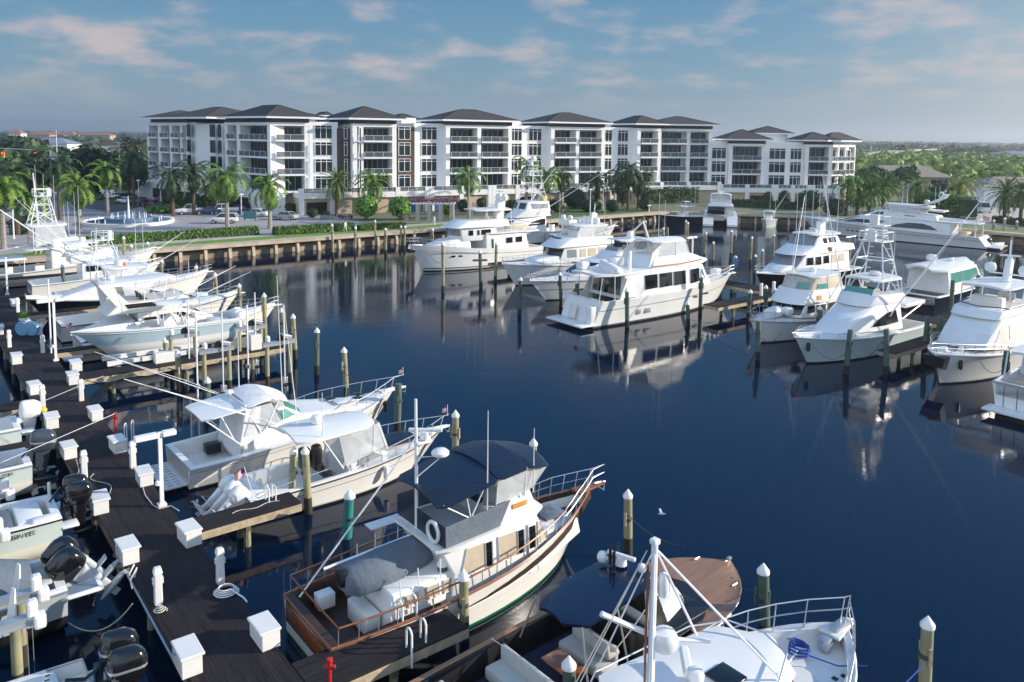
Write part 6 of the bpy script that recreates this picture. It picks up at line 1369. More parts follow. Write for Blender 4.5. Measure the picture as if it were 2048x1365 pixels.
b.sheet('clear_curtain', [(8.4, 1.82, 5.75), (10.9, 1.8, 5.75), (10.9, 1.72, 7.0), (9.2, 1.75, 7.0)], CLEAR); b.sheet('clear_curtain', [(11.0, 1.8, 5.75), (13.2, 1.5, 5.75), (12.6, 1.45, 6.95), (11.0, 1.7, 7.0)], CLEAR)
b.curtain('clear_curtain', [(13.3, -1.4, 5.75), (13.3, 1.4, 5.75), (12.7, 1.35, 6.95), (12.7, -1.35, 6.95)], CLEAR); b.canopy(8.4, 13.2, 1.8, 1.5, 7.05, 7.0, .2, .08, CANVAS, 'hardtop', .6); b.posts([((8.4, 1.82, 5.7), (9.1, 1.76, 7.0)), ((10.95, 1.8, 5.7), (10.95, 1.72, 7.0)), ((13.2, 1.5, 5.7), (12.7, 1.45, 6.95))], .05)
b.sheet('canvas_wall', [(7.2, 1.9, 4.8), (8.4, 1.84, 5.7), (9.1, 1.76, 7.0), (7.7, 1.85, 6.2)], CANVAS)
b.dinghy((3.6, -.3, 4.8), 4.2, CANVAS, rz=1.2); b.bx('covered_chest', (5.6, .9, 5.2), (1.2, 1.3, .9), CANVAS, .2); b.bx('covered_chest', (1.8, 1.3, 5.1), (1.0, 1.0, .7), CANVAS, .2); b.bx('crane_post', (5.4, -1.2, 5.6), (.25, .25, 1.7), WHITE, .05)
b.rail(.66, .8, 7, .12, True, r=.03, pulpit=.5, drop=.0); b.pulpit(.7, .7); b.bx('deck_box', (16.9, .6, 3.0), (.7, .8, .7), CANVAS, .06); b.bx('deck_box', (18.8, -.3, 3.1), (.8, .8, .8), CANVAS, .06)
for x in (15.1, 15.6, 16.1): b.bx('hull_vent', (x * .72 + 3, -2.80 if x < 0 else -2.72, 1.75), (.42, .06, .16), BLACK, .01)
h = b.pt(.30, .42, -1); b.bx('hull_window', (h.x, h.y - .005, h.z), (.8, .06, .45), GREYGLASS, .01); h = b.pt(.25, .42, -1); b.bx('hull_window', (h.x - .1, h.y - .005, h.z), (.6, .06, .45), GREYGLASS, .01)
b.antenna((9.5, -1.6, 7.1), 4.0); b.antenna((12.0, 1.5, 7.1), 4.5)
# --- sleek yacht with dark wedge windscreen
b = Boat('motor_yacht', 'sleek white motor yacht with dark wedge windscreen, bow toward the open water', 19.5, 5.0, 1.8, 2.3, 231.8, bow=(1060, 562), rake=2.2, cat='motor yacht', p=2.3)
b.deck(.3, 1, 0, .1, NONSKID, .25); b.cockpit(0, .3, .8, .3); b.rub(STEEL, .035); b.line(.55, GREYCANVAS, .03)
h = b.house('deckhouse', [(5.5, 1.6), (14.6, 2.3, .3), (11.0, 3.55, .6), (8.5, 3.9), (5.5, 3.9)], 2.1, 1.75, 8.5, .5, bevel=.15); h.front(1, -.92, .92, .25, .98, y0t=-.95, y1t=.95); h.side([(6.6, 3.0), (9.8, 2.95), (8.9, 3.3), (7.4, 3.5)]); b.curtain('sun_cover', [(12.2, -.9, 2.9), (12.2, .9, 2.9), (14.6, .6, 2.5), (14.6, -.6, 2.5)], NONSKID)
h = b.house('flybridge', [(3.4, 3.8), (9.2, 3.8, .4), (8.0, 4.5, .4), (3.6, 4.3)], 1.95, 1.8, 6.5, .65, m=WHITE); b.curtain('flybridge_screen', [(8.0, -1.0, 4.45), (8.0, 1.0, 4.45), (7.6, .9, 4.9), (7.6, -.9, 4.9)], GREYGLASS)
b.canopy(3.4, 7.6, 1.7, 1.5, 5.6, 5.65, .12, .14); b.posts([((3.6, 1.7, 4.2), (3.9, 1.5, 5.55)), ((6.0, 1.6, 4.3), (6.6, 1.45, 5.55))], .06); b.dome((5.8, .7, 5.8), .38, .6); b.dome((4.2, -.7, 5.8), .38, .6); b.tb('radar_arch', [(3.6, 1.5, 5.7), (2.9, 0, 7.4), (3.6, -1.5, 5.7)], .12, WHITE)
b.seat((5.4, .5, 4.3), .8, CUSH); b.seat((5.4, -.6, 4.3), .8, TANCUSH); b.bx('red_cushion', (4.6, 0, 4.5), (.4, .9, .2), RED)
b.rail(.5, .7, 8, .1); b.flag((.2, .8, 2.6), .7, .45, 1.6); h = b.pt(.72, .45, 1); b.bx('hull_window', (h.x, h.y + .01, h.z), (1.9, .06, .35), DARKGLASS, .05, rz=-.22)
# --- pilothouse yacht with dark band of windows
b = Boat('motor_yacht', 'white pilothouse motor yacht with blue shaded brow over a black window band', 18.5, 5.2, 1.8, 2.7, 231.8, bow=(1004, 528), rake=2.0, cat='motor yacht', p=2.5)
b.deck(.3, 1, 0, .12, NONSKID, .2); b.cockpit(0, .3, .8, .3); b.rub(STEEL, .035); h = b.house('fore_cabin', [(9.5, 2.2), (14.8, 2.5, .2), (13.8, 3.0, .3), (9.5, 3.2)], 1.8, 1.5, 10, .6, bevel=.15)
h = b.house('deckhouse', [(4.0, 1.8), (11.2, 2.6, .5), (10.5, 4.1, .5), (4.0, 4.1)], 2.15, 1.95, 8.5, .75); h.front(1, -.95, .95, .18, .85)
for x0, x1 in ((9.0, 10.2), (7.6, 8.5), (5.9, 7.2), (4.4, 5.5)): h.side([(x0, 2.9), (x1, 2.9), (x1, 3.8), (x0, 3.8)], GREYGLASS if x0 > 8.8 else TANCUSH)
b.house('brow', [(3.0, 4.1), (11.6, 4.1, .5), (9.4, 5.1, .4), (3.0, 5.0)], 2.2, 1.9, 8, .78).front(1, -.9, .2, .82, .93, BLACK)
b.canopy(3.6, 8.6, 1.9, 1.6, 6.4, 6.45, .12, .14); b.posts([((3.8, 1.8, 5.0), (4.0, 1.7, 6.35)), ((5.8, 1.8, 5.0), (5.6, 1.65, 6.35)), ((8.6, 1.5, 5.0), (8.0, 1.5, 6.35))], .05); b.sheet('clear_curtain', [(5.8, 1.75, 5.0), (8.6, 1.5, 5.0), (8.1, 1.5, 6.35), (5.7, 1.65, 6.35)], CLEAR)
b.bx('radar_mast', (4.6, 0, 7.1), (.9, .5, 1.3), WHITE, .1, 0, -.2); b.dome((5.0, 1.0, 6.55), .42, .75); b.dome((5.0, -1.0, 6.55), .42, .75); b.radar((6.0, 0, 6.55)); b.tb('mast', [(4.4, 0, 7.6), (4.3, 0, 8.8)], .06, ALU); b.bx('helm_console', (7.6, 0, 5.4), (.7, 1.6, .8), WHITE, .08)
b.rail(.4, .75, 10, .1); b.seat((6.0, .8, 5.0), .7); b.seat((6.0, -.8, 5.0), .7); b.antenna((4.2, 1.6, 6.4), 3.4)
# --- trawler yacht with white hull and wooden aft deck
b = Boat('trawler_yacht', 'high bowed white trawler yacht with covered pilothouse and brown tender on its aft deck', 19.5, 5.6, 2.1, 3.5, 231.8, bow=(817, 490), rake=2.2, cat='trawler yacht', p=2.5, pw=2.0, wl=.93, fl=1.4, ez=1.5)
b.deck(.3, 1, .5, .2, WHITE, .1); b.cockpit(0, .3, 1.3, .2, close=(True, False)); b.rub(STEEL, .04, -.55, .48, 1); b.line(.76, GREYCANVAS, .03, 0, .55)
h = b.house('fore_trunk', [(11.5, 2.7), (16.6, 3.2, .3), (14.6, 3.75, .3), (11.5, 4.0)], 2.1, 1.6, 12, .55, bevel=.15)
h = b.house('salon', [(2.4, 1.9), (9.4, 2.2), (9.4, 4.3), (2.9, 4.3)], 2.5, 2.35)
for x0 in (3.6, 5.2): h.side([(x0, 3.0), (x0 + 1.05, 3.0), (x0 + 1.05, 3.75), (x0, 3.75)], frame=STEEL)
h.side([(8.3, 2.5), (8.6, 2.5), (8.6, 3.7), (8.3, 3.7)]); b.canopy(.6, 9.4, 2.7, 2.6, 4.45, 4.5, .05, .16, name='upper_deck')
h = b.house('pilothouse', [(7.6, 3.6), (12.6, 3.6, .7), (12.9, 5.3, .7), (7.6, 5.3)], 2.1, 2.05, 10.5, .8, m=WHITE)
for x0, x1 in ((11.2, 11.8), (10.3, 10.6), (8.5, 10.0)): h.side([(x0, 4.3), (x1, 4.3), (x1, 4.95), (x0, 4.95)], frame=STEEL)
for y in (-.7, -.25, .25, .7): h.front(1, y - .2, y + .2, .4, .9, GREYGLASS)
b.house('brow', [(5.6, 5.3), (13.6, 5.3, .7), (11.6, 6.1, .6), (5.6, 6.1)], 2.45, 1.9, 10, .8); b.canopy(4.8, 10.4, 2.0, 1.7, 7.35, 7.4, .12, .14)
b.bx('stack', (5.6, 0, 7.2), (1.2, .9, 2.4), WHITE, .12, 0, -.15); b.posts([((6.5, 1.8, 6.1), (6.2, 1.8, 7.3)), ((8.6, 1.7, 6.1), (8.9, 1.6, 7.3)), ((5.0, 1.9, 4.5), (5.0, 1.8, 7.3))], .05)
b.dome((5.2, .6, 8.4), .45, .9); b.dome((5.2, -.6, 8.4), .45, .9); b.radar((6.4, 0, 7.5), 1.6); b.radar((5.6, 0, 8.5), 1.4, 1.0); b.tb('mast', [(5.6, 0, 8.2), (5.5, 0, 9.8)], .09, ALU); b.tb('mast_arm', [(5.5, -.9, 9.6), (5.5, .9, 9.6)], .06, ALU)
for x, y in ((8.8, 1.6), (10.0, .8), (9.4, -1.6)): b.antenna((x, y, 7.4), 5.5, r=.03)
b.dinghy((3.0, .2, 4.55), 3.6, TANCUSH); b.tb('deck_rail', [(5.2, 2.5, 5.3), (.8, 2.6, 5.3), (.8, -2.6, 5.3), (5.2, -2.5, 5.3)], .03, STEEL)
b.rail(.72, .85, 6, .1, True, r=.03); h = b.pt(.74, .62, 1)
for dx in (0, -1.0): b.bx('porthole', (h.x + dx, b.pt(.74 + dx / 19.5, .62, 1).y + .01, h.z), (.55, .06, .24), DARKGLASS, .05, rz=-.16)
b.tb('anchor', [(19.6, 0, 3.3), (19.75, 0, 2.6)], .12, BLACK); b.bx('anchor_pocket', (19.1, 0, 2.75), (.9, .5, .5), BLACK, .1); b.line(.12, BLACK, .06)
# --- enclosed bridge sportfisher with tall tower
b = Boat('sportfishing_boat', 'enclosed bridge sportfishing boat with tall tower and grey bridge window behind the trawler yacht', 18.5, 5.4, 1.6, 3.0, 231.8, at=DE(88.5, 98.5), rake=2.0, cat='sportfishing boat')
b.deck(.3, 1, 0, .1, NONSKID, .2); b.cockpit(0, .3, .8, .35); b.rub(STEEL, .04)
h = b.house('salon', [(5.6, 1.6), (13.2, 2.5, .4), (11.4, 3.9, .5), (5.6, 4.2)], 2.3, 2.0, 9, .6, bevel=.12); h.side([(6.0, 2.9), (9.4, 2.9), (8.6, 3.5), (6.6, 3.9), (5.8, 3.9)]); h.front(1, -.9, .9, .55, .95)
h = b.house('enclosed_bridge', [(4.4, 4.2), (11.6, 4.1, .5), (9.6, 5.2, .5), (9.0, 6.6, .5), (4.8, 6.6)], 2.0, 1.75, 8, .7, bevel=.15); h.side([(5.2, 5.5), (8.2, 5.5), (8.6, 6.3), (4.9, 6.3)], GREYGLASS); h.front(2, -.9, -.2, .2, .85); h.front(2, .2, .9, .2, .85)
b.tower(5.2, 8.4, 1.6, 6.7, 6.0, 7.6, .9, 10.6, r=.06); b.tower(6.2, 7.4, .8, 10.7, 6.5, 7.2, .6, 12.2, r=.04); b.dome((6.8, 0, 12.9), .5, .9); b.outrigger(7.4, 2.0, 4.6, 13.5, .78, .3, .5, r=.06); b.outrigger(5.2, 1.6, 6.7, 9, -.85, .2, .45, (1,), r=.05)
b.antenna((6, 1.2, 10.7), 5); b.antenna((7.4, -1.2, 10.7), 5); b.bx('yellow_dinghy_box', (5.2, .9, 6.95), (.9, .7, .8), YEL, .1)
B().lathe([(.2, -.12), (.42, -.1), (.42, .1), (.2, .12)], 12, (4.3, 1.9, 4.7), 'Y').o('fender', RUBBER, b.t); B().lathe([(.2, -.12), (.42, -.1), (.42, .1), (.2, .12)], 12, (1.6, 1.9, 4.0), 'Y').o('fender', RUBBER, b.t); b.bx('fighting_chair', (2.6, 0, 1.8), (.7, .7, 1.4), WHITE, .1); b.rail(.6, .7, 6)
# --- grey covered cruiser behind
b = Boat('express_cruiser', 'white cruiser with grey mesh windscreen cover behind the pilothouse yacht', 13.5, 4.4, 1.5, 2.2, 51.8, at=DE(82, 93.5), rake=1.7, cat='motor yacht')
b.deck(.4, 1, 0, .1, WHITE, .25); b.cockpit(0, .4, .7, .3); b.rub(BLACK, .035); b.house('cabin', [(4.0, 1.4), (11, 2.1, .3), (6.4, 3.9, .3), (4.0, 4.0)], 1.9, 1.2, 6, .6, m=mat('grey mesh cover', (.42, .42, .40), .9, var=.06), bevel=.12)
b.bx('fly_box', (2.8, 0, 3.4), (1.8, 2.6, .9), WHITE, .12); b.dome((2.6, .8, 3.9), .4, .7); b.dome((2.6, -.8, 3.9), .4, .7); b.rail(.4, .75, 8); b.fender(.6, -1); b.fender(.7, -1); b.antenna((2, 1, 3.8), 4); b.pulpit(.6)
# --- three boats on the far side of the basin
b = Boat('centre_console_boat', 'black hulled centre console with white top moored by the far seawall', 11, 3.2, 1.6, 2.2, 240, at=DE(127.5, 100.5), rake=1.6, hull=HULLK, cat='motor boat')
b.cockpit(0, .6, .6, .3); b.deck(.6, 1, .2, .2, WHITE); b.rub(WHITE, .06, .02); b.house('console', [(4.6, .7), (6.4, .7), (6.2, 2.2), (5.4, 2.7), (4.6, 2.6)], .8, .7).front(2, -.9, .9, .1, .9, CLEAR); b.canopy(3.2, 6.6, 1.4, 1.2, 3.7, 3.75, .12, .14); b.posts([((4.4, .9, 1.6), (3.8, 1.2, 3.6)), ((6.2, .8, 1.6), (6.0, 1.1, 3.6))], .05)
b.canopy(4.0, 5.6, .8, .8, 4.6, 4.6, .05, .08, name='upper_top'); b.posts([((4.2, .7, 3.8), (4.2, .7, 4.5)), ((5.4, .7, 3.8), (5.4, .7, 4.5))], .04, name='upper_frame'); b.antenna((3.6, 1.2, 3.8), 5); b.outboard(-.5, BLACKGLOSS); b.outboard(.5, BLACKGLOSS)
t = thing('power_catamaran', 'white flybridge power catamaran with twin sterns toward the camera by the far seawall', 'catamaran', P(1440, 455, 0), pi / 2 - radians(14))
ct = type('o', (), {})()
for sg in (1, -1):
    rg = []
    for x, w, zt in ((0, .95, .5), (.9, .98, .9), (2.2, 1.0, 1.7), (6, 1.0, 2.0), (10, .8, 2.2), (12.5, .25, 2.4)): rg.append([(x, sg * 2.25 + w * k, z) for k, z in ((-1, zt), (-1, .1), (-.5, -.4), (.5, -.4), (1, .1), (1, zt))])
    B().loft(rg).o('hull', HULLW, t, 40)
B().box((7, 0, 1.65), (8.6, 3.6, .9)).o('bridge_deck', WHITE, t, 0, .05)
class _F: pass
f = _F(); f.t = t; f.white = WHITE
h = House(f, 'salon', [(4.0, 1.9), (10.6, 2.1, .6), (8.6, 3.6, .5), (3.4, 3.7)], 2.7, 2.4, 7.5, .75); h.side([(4.6, 2.5), (8.8, 2.5), (8.0, 3.3), (4.6, 3.3)]); h.front(3, -.3, .95, .1, .85)
B().box((2.6, .6, 1.5), (.5, 2.8, 1.0)).o('aft_seat', CUSH, t, 0, .08); B().box((1.6, .7, 3.3), (3.6, 3.2, .06), 0, .12).o('cockpit_awning', GREYCANVAS, t, 0, .02); B().box((5.2, 0, 3.85), (5.4, 4.9, .2)).o('flybridge_deck', WHITE, t, 0, .08)
h = House(f, 'flybridge', [(3.2, 3.9), (7.6, 3.9, .3), (7.0, 4.8, .3), (3.2, 4.5)], 2.1, 2.0); Boat.sheet(f, 'clear_curtain', [(3.4, 2.0, 4.5), (6.8, 1.9, 4.7), (6.6, 1.8, 6.0), (3.4, 1.9, 6.0)], CLEAR); Boat.curtain(f, 'clear_curtain', [(3.3, -1.9, 4.6), (3.3, 1.9, 4.6), (3.3, 1.8, 6.0), (3.3, -1.8, 6.0)], CLEAR); Boat.canopy(f, 3.0, 6.9, 2.0, 1.8, 6.1, 6.1, .12, .12); Boat.posts(f, [((3.3, 1.95, 4.4), (3.3, 1.9, 6.0)), ((6.8, 1.85, 4.6), (6.7, 1.8, 6.0))], .06); Boat.radar(f, (5, 0, 6.25)); Boat.posts(f, [((.4, 3.1, .9), (.5, 3.1, 1.8)), ((2.5, 3.1, 1.7), (2.5, 3.1, 2.6))], .03, STEEL, 'stern_rail')
b = Boat('centre_console_boat', 'small pale aqua centre console facing the camera near the far corner', 8.6, 2.8, 1.2, 1.7, 205, at=DE(138.5, 92.5), rake=1.2, hull=HULLAQ, cat='motor boat', p=2.8)
b.cockpit(0, .6, .5, .25); b.deck(.6, 1, .2, .2, WHITE); b.rub(WHITE, .05, .02); b.house('console', [(3.6, .5), (5, .5), (4.8, 1.8), (4.2, 2.3), (3.6, 2.2)], .6, .5); b.canopy(2.8, 5.4, 1.15, 1.0, 3.0, 3.05, .1, .12); b.posts([((3.6, .8, 1.0), (3.2, 1.0, 2.9)), ((4.9, .7, 1.0), (5.0, .9, 2.9))], .05); b.antenna((3.2, 1.0, 3.0), 4.2); b.antenna((3.2, 0, 3.0), 3.6); b.outrigger(4.2, 1.0, 3.0, 4.5, .1, .5, .85, (1,), r=.06); b.outboard(0, WHITECOWL, -.4, .7)
# --- the big yacht on the right
b = Boat('super_yacht', 'very large white yacht with long dark curved windows and swept radar mast', 37.0, 7.6, 2.5, 3.7, 313, at=Vector((76.5, 126.5, 0)), rake=3.6, p=2.4, pw=1.9, ez=1.6, cat='yacht', transom_rake=1.5)
b.deck(.5, 1, 0, .2, WHITE, .3); b.cockpit(0, .5, 1.6, .4, close=(True, False)); b.line(.70, GREYCANVAS, .05); b.line(.04, BLACK, .08); b.rub(WHITE, .08, -.02)
h = b.house('main_deckhouse', [(6.5, 2.2), (29.5, 3.3, .5), (25.0, 4.6, .8), (23.0, 5.2, .6), (6.5, 5.2)], 3.35, 2.9, 19, .55, bevel=.2)
h.side([(8.6, 3.3), (17.6, 3.3), (16.6, 4.0), (14.2, 4.6), (11.6, 4.65), (10.0, 4.2)]); h.side([(18.4, 4.55), (20.2, 3.75), (27.6, 3.6), (26.4, 4.1), (24.4, 4.55)]); h.front(1, -.9, .9, .2, .95)
b.canopy(1.8, 22.0, 3.2, 2.6, 5.35, 5.45, .08, .22, name='boat_deck', rnd=1.2); b.posts([((2.3, 2.8, 2.4), (2.3, 2.8, 5.2)), ((6.2, 3.0, 2.4), (6.4, 2.8, 5.2))], .15, WHITE)
h = b.house('upper_deckhouse', [(9.0, 5.4), (24.6, 5.0, .8), (21.0, 6.7, .8), (18.0, 7.3, .5), (9.4, 6.4)], 2.5, 1.9, 15, .65, bevel=.2); h.front(1, -.9, .9, .35, .95); h.side([(19.4, 6.0), (21.8, 5.9), (20.6, 6.5), (19.4, 6.7)]); h.side([(13.2, 6.0), (15.2, 6.0), (15.2, 6.2), (13.2, 6.2)])
b.canopy(10.5, 19.5, 2.3, 1.9, 8.5, 8.6, .15, .5, name='hardtop', rnd=1.2); b.posts([((17.8, 2.0, 6.9), (18.4, 1.8, 8.4)), ((15, 2.1, 6.4), (15, 2.0, 8.3)), ((12.2, 2.2, 6.2), (12.6, 2.0, 8.3))], .12, WHITE); b.sheet('clear_curtain', [(12.5, 2.1, 6.6), (18.0, 1.95, 7.0), (18.2, 1.85, 8.1), (12.5, 2.05, 8.1)], CLEAR)
B().loft([[Vector((x + a * .5, y_, z)) for a, y_ in ((-1, -w), (1, -w), (1, w), (-1, w))] for x, w, z in ((14.0, 2.0, 8.2), (11.0, 1.9, 9.2), (9.0, .9, 10.4), (8.4, .7, 11.4))]).o('radar_mast', WHITE, b.t, 0, .1)
b.canopy(8.2, 12.6, 2.1, 1.6, 7.6, 7.75, .1, .3, name='aft_wing'); b.dome((9.2, 0, 11.4), .4, .6); b.radar((8.6, 0, 11.9), 1.8); b.dome((11.6, .9, 9.2), .5, .8); b.antenna((10, 1.4, 8.8), 4.5, r=.05); b.antenna((10, -1.4, 8.8), 4.5, r=.05); b.antenna((16, 1.5, 8.6), 5, r=.05); b.antenna((16, -1.5, 8.6), 5, r=.05)
b.dinghy((7.2, .4, 5.5), 4.8, CANVAS); b.posts([((4.6, 2.6, 5.4), (4.6, 2.6, 6.2)), ((2.2, 2.8, 5.4), (2.2, 2.8, 6.2))], .04, STEEL); b.tb('deck_rail', [(6.4, 2.8, 6.2), (2.0, 2.85, 6.2), (2.0, -2.85, 6.2), (6.4, -2.8, 6.2)], .05, STEEL); b.bx('aft_sofa', (4.6, .6, 2.9), (1.6, 3.4, .8), TANCUSH, .2); b.bx('aft_table', (3.0, 0, 2.7), (1.0, 2.0, .5), VARNISH, .1); b.flag((2.0, 1.0, 5.4), 1.5, 1.0, 1.9)
for t_ in (.66, .69, .72, .5):
    h = b.pt(t_, .48, 1); b.bx('porthole', (h.x, h.y + .02, h.z), (.75, .1, .3), DARKGLASS, .06, rz=-.1)
    h = b.pt(t_, .48, -1); b.bx('porthole', (h.x, h.y - .02, h.z), (.75, .1, .3), DARKGLASS, .06, rz=.1)
b.bx('swim_platform', (-.8, 0, .5), (2.6, 6.2, .2), WHITE, .08); b.rail(.62, .9, 8, .15, True, r=.04); b.t.scale = (.835, .84, .72)
t = thing('inflatable_boat', 'white inflatable dinghy floating behind the stern of the very large yacht', 'dinghy', P(1994, 494, 0), .4); f.t = t
Boat.dinghy(f, (0, 0, .1), 3.6, WHITE, rz=0); Boat.outboard(f, 0, BLACK, -1.9, .4)
# --- black hulled flybridge yacht, bow to the middle dock
b = Boat('motor_yacht', 'black hulled motor yacht with two tiers of windscreens nosed up to the pale pier stub', 17.6, 5.4, 1.9, 2.6, 231.8, bow=(1513, 546), rake=1.6, hull=HULLK, cat='motor yacht', p=3.0)
b.deck(.3, 1, .1, .15, WHITE, .2); b.cockpit(0, .3, .8, .3); b.rub(WHITE, .07, -.03); b.house('fore_trunk', [(9, 2.2), (15.2, 2.5, .4), (13.6, 3.1, .4), (9, 3.3)], 2.1, 1.7, 10, .6, m=WHITE, bevel=.12)
h = b.house('deckhouse', [(2.6, 1.9), (13.0, 2.7, .8), (11.0, 4.2, .7), (2.6, 4.2)], 2.3, 2.05, 9, .8); h.front(1, -.95, .95, .12, .92, GREYGLASS)
for x0, x1 in ((10.0, 11.2), (8.6, 9.7), (7.0, 8.2), (5.4, 6.6), (3.8, 5.0)): h.side([(x0, 3.0), (x1, 3.0), (x1 - .15, 3.9), (x0, 3.9)], DARKGLASS if x0 > 6 else TANCUSH)
h = b.house('upper_deckhouse', [(1.6, 4.2), (12.0, 4.2, .8), (9.4, 5.0, .7), (8.2, 6.1, .6), (4.6, 6.1), (4.2, 5.0), (1.6, 4.9)], 2.3, 1.6, 8, .75); h.front(2, -.92, .92, .08, .92, GREYGLASS)
for x0, x1 in ((7.0, 7.9), (6.2, 6.7), (5.2, 6.0)): h.side([(x0, 5.25), (x1, 5.25), (x1, 5.85), (x0, 5.85)])
b.canopy(3.8, 9.0, 1.95, 1.7, 6.25, 6.3, .1, .16); b.bx('radar_mast', (5.4, 0, 6.9), (1.2, .6, 1.2), WHITE, .12); b.dome((5.4, .5, 7.4), .35, .5); b.radar((6.4, 0, 6.4), 1.5); b.radar((5.0, 0, 7.5), 1.2)
for x, y, l in ((8.2, 1.4, 6), (8.2, -1.4, 6), (7, 1.7, 5), (6, -1.7, 6), (4.6, 1.6, 5.5), (4.6, -1.6, 6)): b.antenna((x, y, 6.3), l, r=.035)
b.tb('deck_rail', [(3.6, 2.2, 5.7), (1.5, 2.2, 5.7), (1.5, -2.2, 5.7), (3.6, -2.2, 5.7)], .035, STEEL); b.posts([((1.5, 2.2, 4.9), (1.5, 2.2, 5.7)), ((2.8, 2.2, 4.9), (2.8, 2.2, 5.7))], .03, STEEL); b.rail(.5, .75, 8, .1); b.bx('brown_locker', (6.9, 2.2, 4.6), (.6, .2, .5), VARNISH, .02)
# --- older sportfisher with tan enclosure
b = Boat('sportfishing_boat', 'older sportfishing boat with lounger shaped cover on the foredeck and tan bridge enclosure', 14.6, 4.7, 1.4, 2.15, 231.8, bow=(1500, 640), rake=1.3, hull=HULLW, cat='sportfishing boat', p=2.7)
b.deck(.3, 1, .05, .12, NONSKID, .18); b.cockpit(0, .3, .7, .3); b.rub(STEEL, .04, -.08)
h = b.house('cabin', [(3.8, 1.4), (9.6, 1.9, .5), (8.8, 3.0, .5), (3.8, 3.0)], 1.95, 1.8, 7, .8); h.front(1, -.92, -.3, .2, .95); h.front(1, -.25, .25, .2, .95); h.front(1, .3, .92, .2, .95)
for x0, x1 in ((7.9, 8.9), (6.4, 7.7), (4.6, 6.1)): h.side([(x0, 2.2), (x1, 2.2), (x1 - .1, 2.85), (x0, 2.85)])
h = b.house('flybridge', [(3.0, 3.0), (9.6, 3.0, .5), (8.2, 4.1, .5), (3.0, 4.0)], 2.0, 1.8, 7, .78); h.side([(7.2, 3.3), (7.7, 3.3), (7.7, 3.65), (7.2, 3.65)], ORANGE, 'emblem')
h = b.house('bridge_enclosure', [(3.4, 4.0), (8.1, 4.05, .4), (7.6, 5.1, .4), (3.8, 5.1)], 1.75, 1.6, 6.5, .82, m=mat('tan enclosure', (.50, .44, .36), .8, var=.1)); h.front(1, -.85, .1, .1, .62, CLEAR); h.front(1, .15, .85, .1, .62, GREENGLASS); h.side([(6.0, 4.15), (7.4, 4.15), (7.2, 4.6), (6.0, 4.6)], GREENGLASS)
b.canopy(3.4, 7.9, 1.75, 1.55, 5.2, 5.2, .1, .1); b.outrigger(6.0, 1.95, 3.2, 10, .5, .2, .85); b.dinghy((11.6, .1, 2.25), 3.2, CANVAS, rz=.2); b.bx('covered_seat', (10.4, .7, 2.5), (.9, .8, .6), CANVAS, .15); b.rail(.62, .7, 6, .1, False); b.flag((14.5, .1, 2.2), .9, .55, .5, 0); b.dome((5.6, 0, 5.3), .3, .4); b.antenna((5, 1.4, 5.2), 5); b.antenna((5, -1.4, 5.2), 5)
# --- the nearest right hand sportfisher with the tower
b = Boat('sportfishing_boat', 'white sportfishing boat with blue shaded foredeck, tall tower and hull tinted blue green for shade', 16.6, 5.2, 1.5, 2.35, 231.8, bow=(1589, 674), rake=1.9, hull=banded('blue green shaded hull', (.55, .66, .68), (.015, .02, .03), .12), cat='sportfishing boat', p=2.9, pw=1.8, fl=1.7)  # blue green shade is mixed into the hull colour
b.deck(.3, 1, 0, .1, WHITE, .22); b.cockpit(0, .3, .7, .32); b.rub(WHITE, .05, -.03)
h = b.house('cabin', [(4.2, 1.6), (12.2, 2.15, .5), (7.8, 3.9, .6), (4.2, 3.9)], 2.15, 1.75, 7, .62, bevel=.15); h.side([(5.0, 2.3), (8.8, 2.3), (8.0, 2.8), (6.6, 3.25), (5.2, 3.3)])
h = b.house('flybridge', [(3.6, 3.8), (8.6, 3.8, .5), (7.6, 4.7, .5), (3.6, 4.5)], 1.9, 1.8, 6.5, .75, bevel=.12); b.curtain('flybridge_screen', [(7.9, -1.2, 4.6), (7.9, 1.2, 4.6), (7.5, 1.15, 5.1), (7.5, -1.15, 5.1)], GREENGLASS)
b.canopy(3.6, 7.6, 1.75, 1.5, 5.75, 5.8, .14, .12); b.posts([((4.0, 1.75, 4.4), (4.0, 1.6, 5.7)), ((6.2, 1.75, 4.5), (6.0, 1.6, 5.7)), ((7.5, 1.3, 4.7), (7.2, 1.4, 5.7))], .045); b.dome((5.6, .2, 5.95), .5, .35); b.seat((4.8, .5, 4.2), .7, BLACK); b.seat((4.8, -.6, 4.2), .7, BLACK)
b.tower(4.0, 6.9, 1.7, 3.9, 4.7, 6.0, .85, 8.7, r=.06); b.tower(4.9, 5.9, .8, 8.8, 5.1, 5.7, .7, 10.0, r=.035); b.outrigger(6.0, 2.1, 3.4, 12.5, .35, .42, .85, r=.06); b.bx('yellow_plate', (9.4, .3, 2.75), (.5, .3, .03), YEL, .01, 0, .3)
b.rail(.70, .35, 3, .2, False, r=.02); b.cleat(.9, 1); b.cleat(.62, 1); b.fender(.96, 1, m=NAVY); b.antenna((5, 1.4, 5.8), 4); b.bx('cockpit_awning', (2.0, 0, 3.4), (3.4, 4.0, .35), WHITE, .08); b.tb('anchor', [(16.2, .2, 2.4), (16.5, .1, 2.6)], .05, STEEL); b.posts([((4.0, 1.9, 2.4), (.6, 1.9, 3.3))], .05)
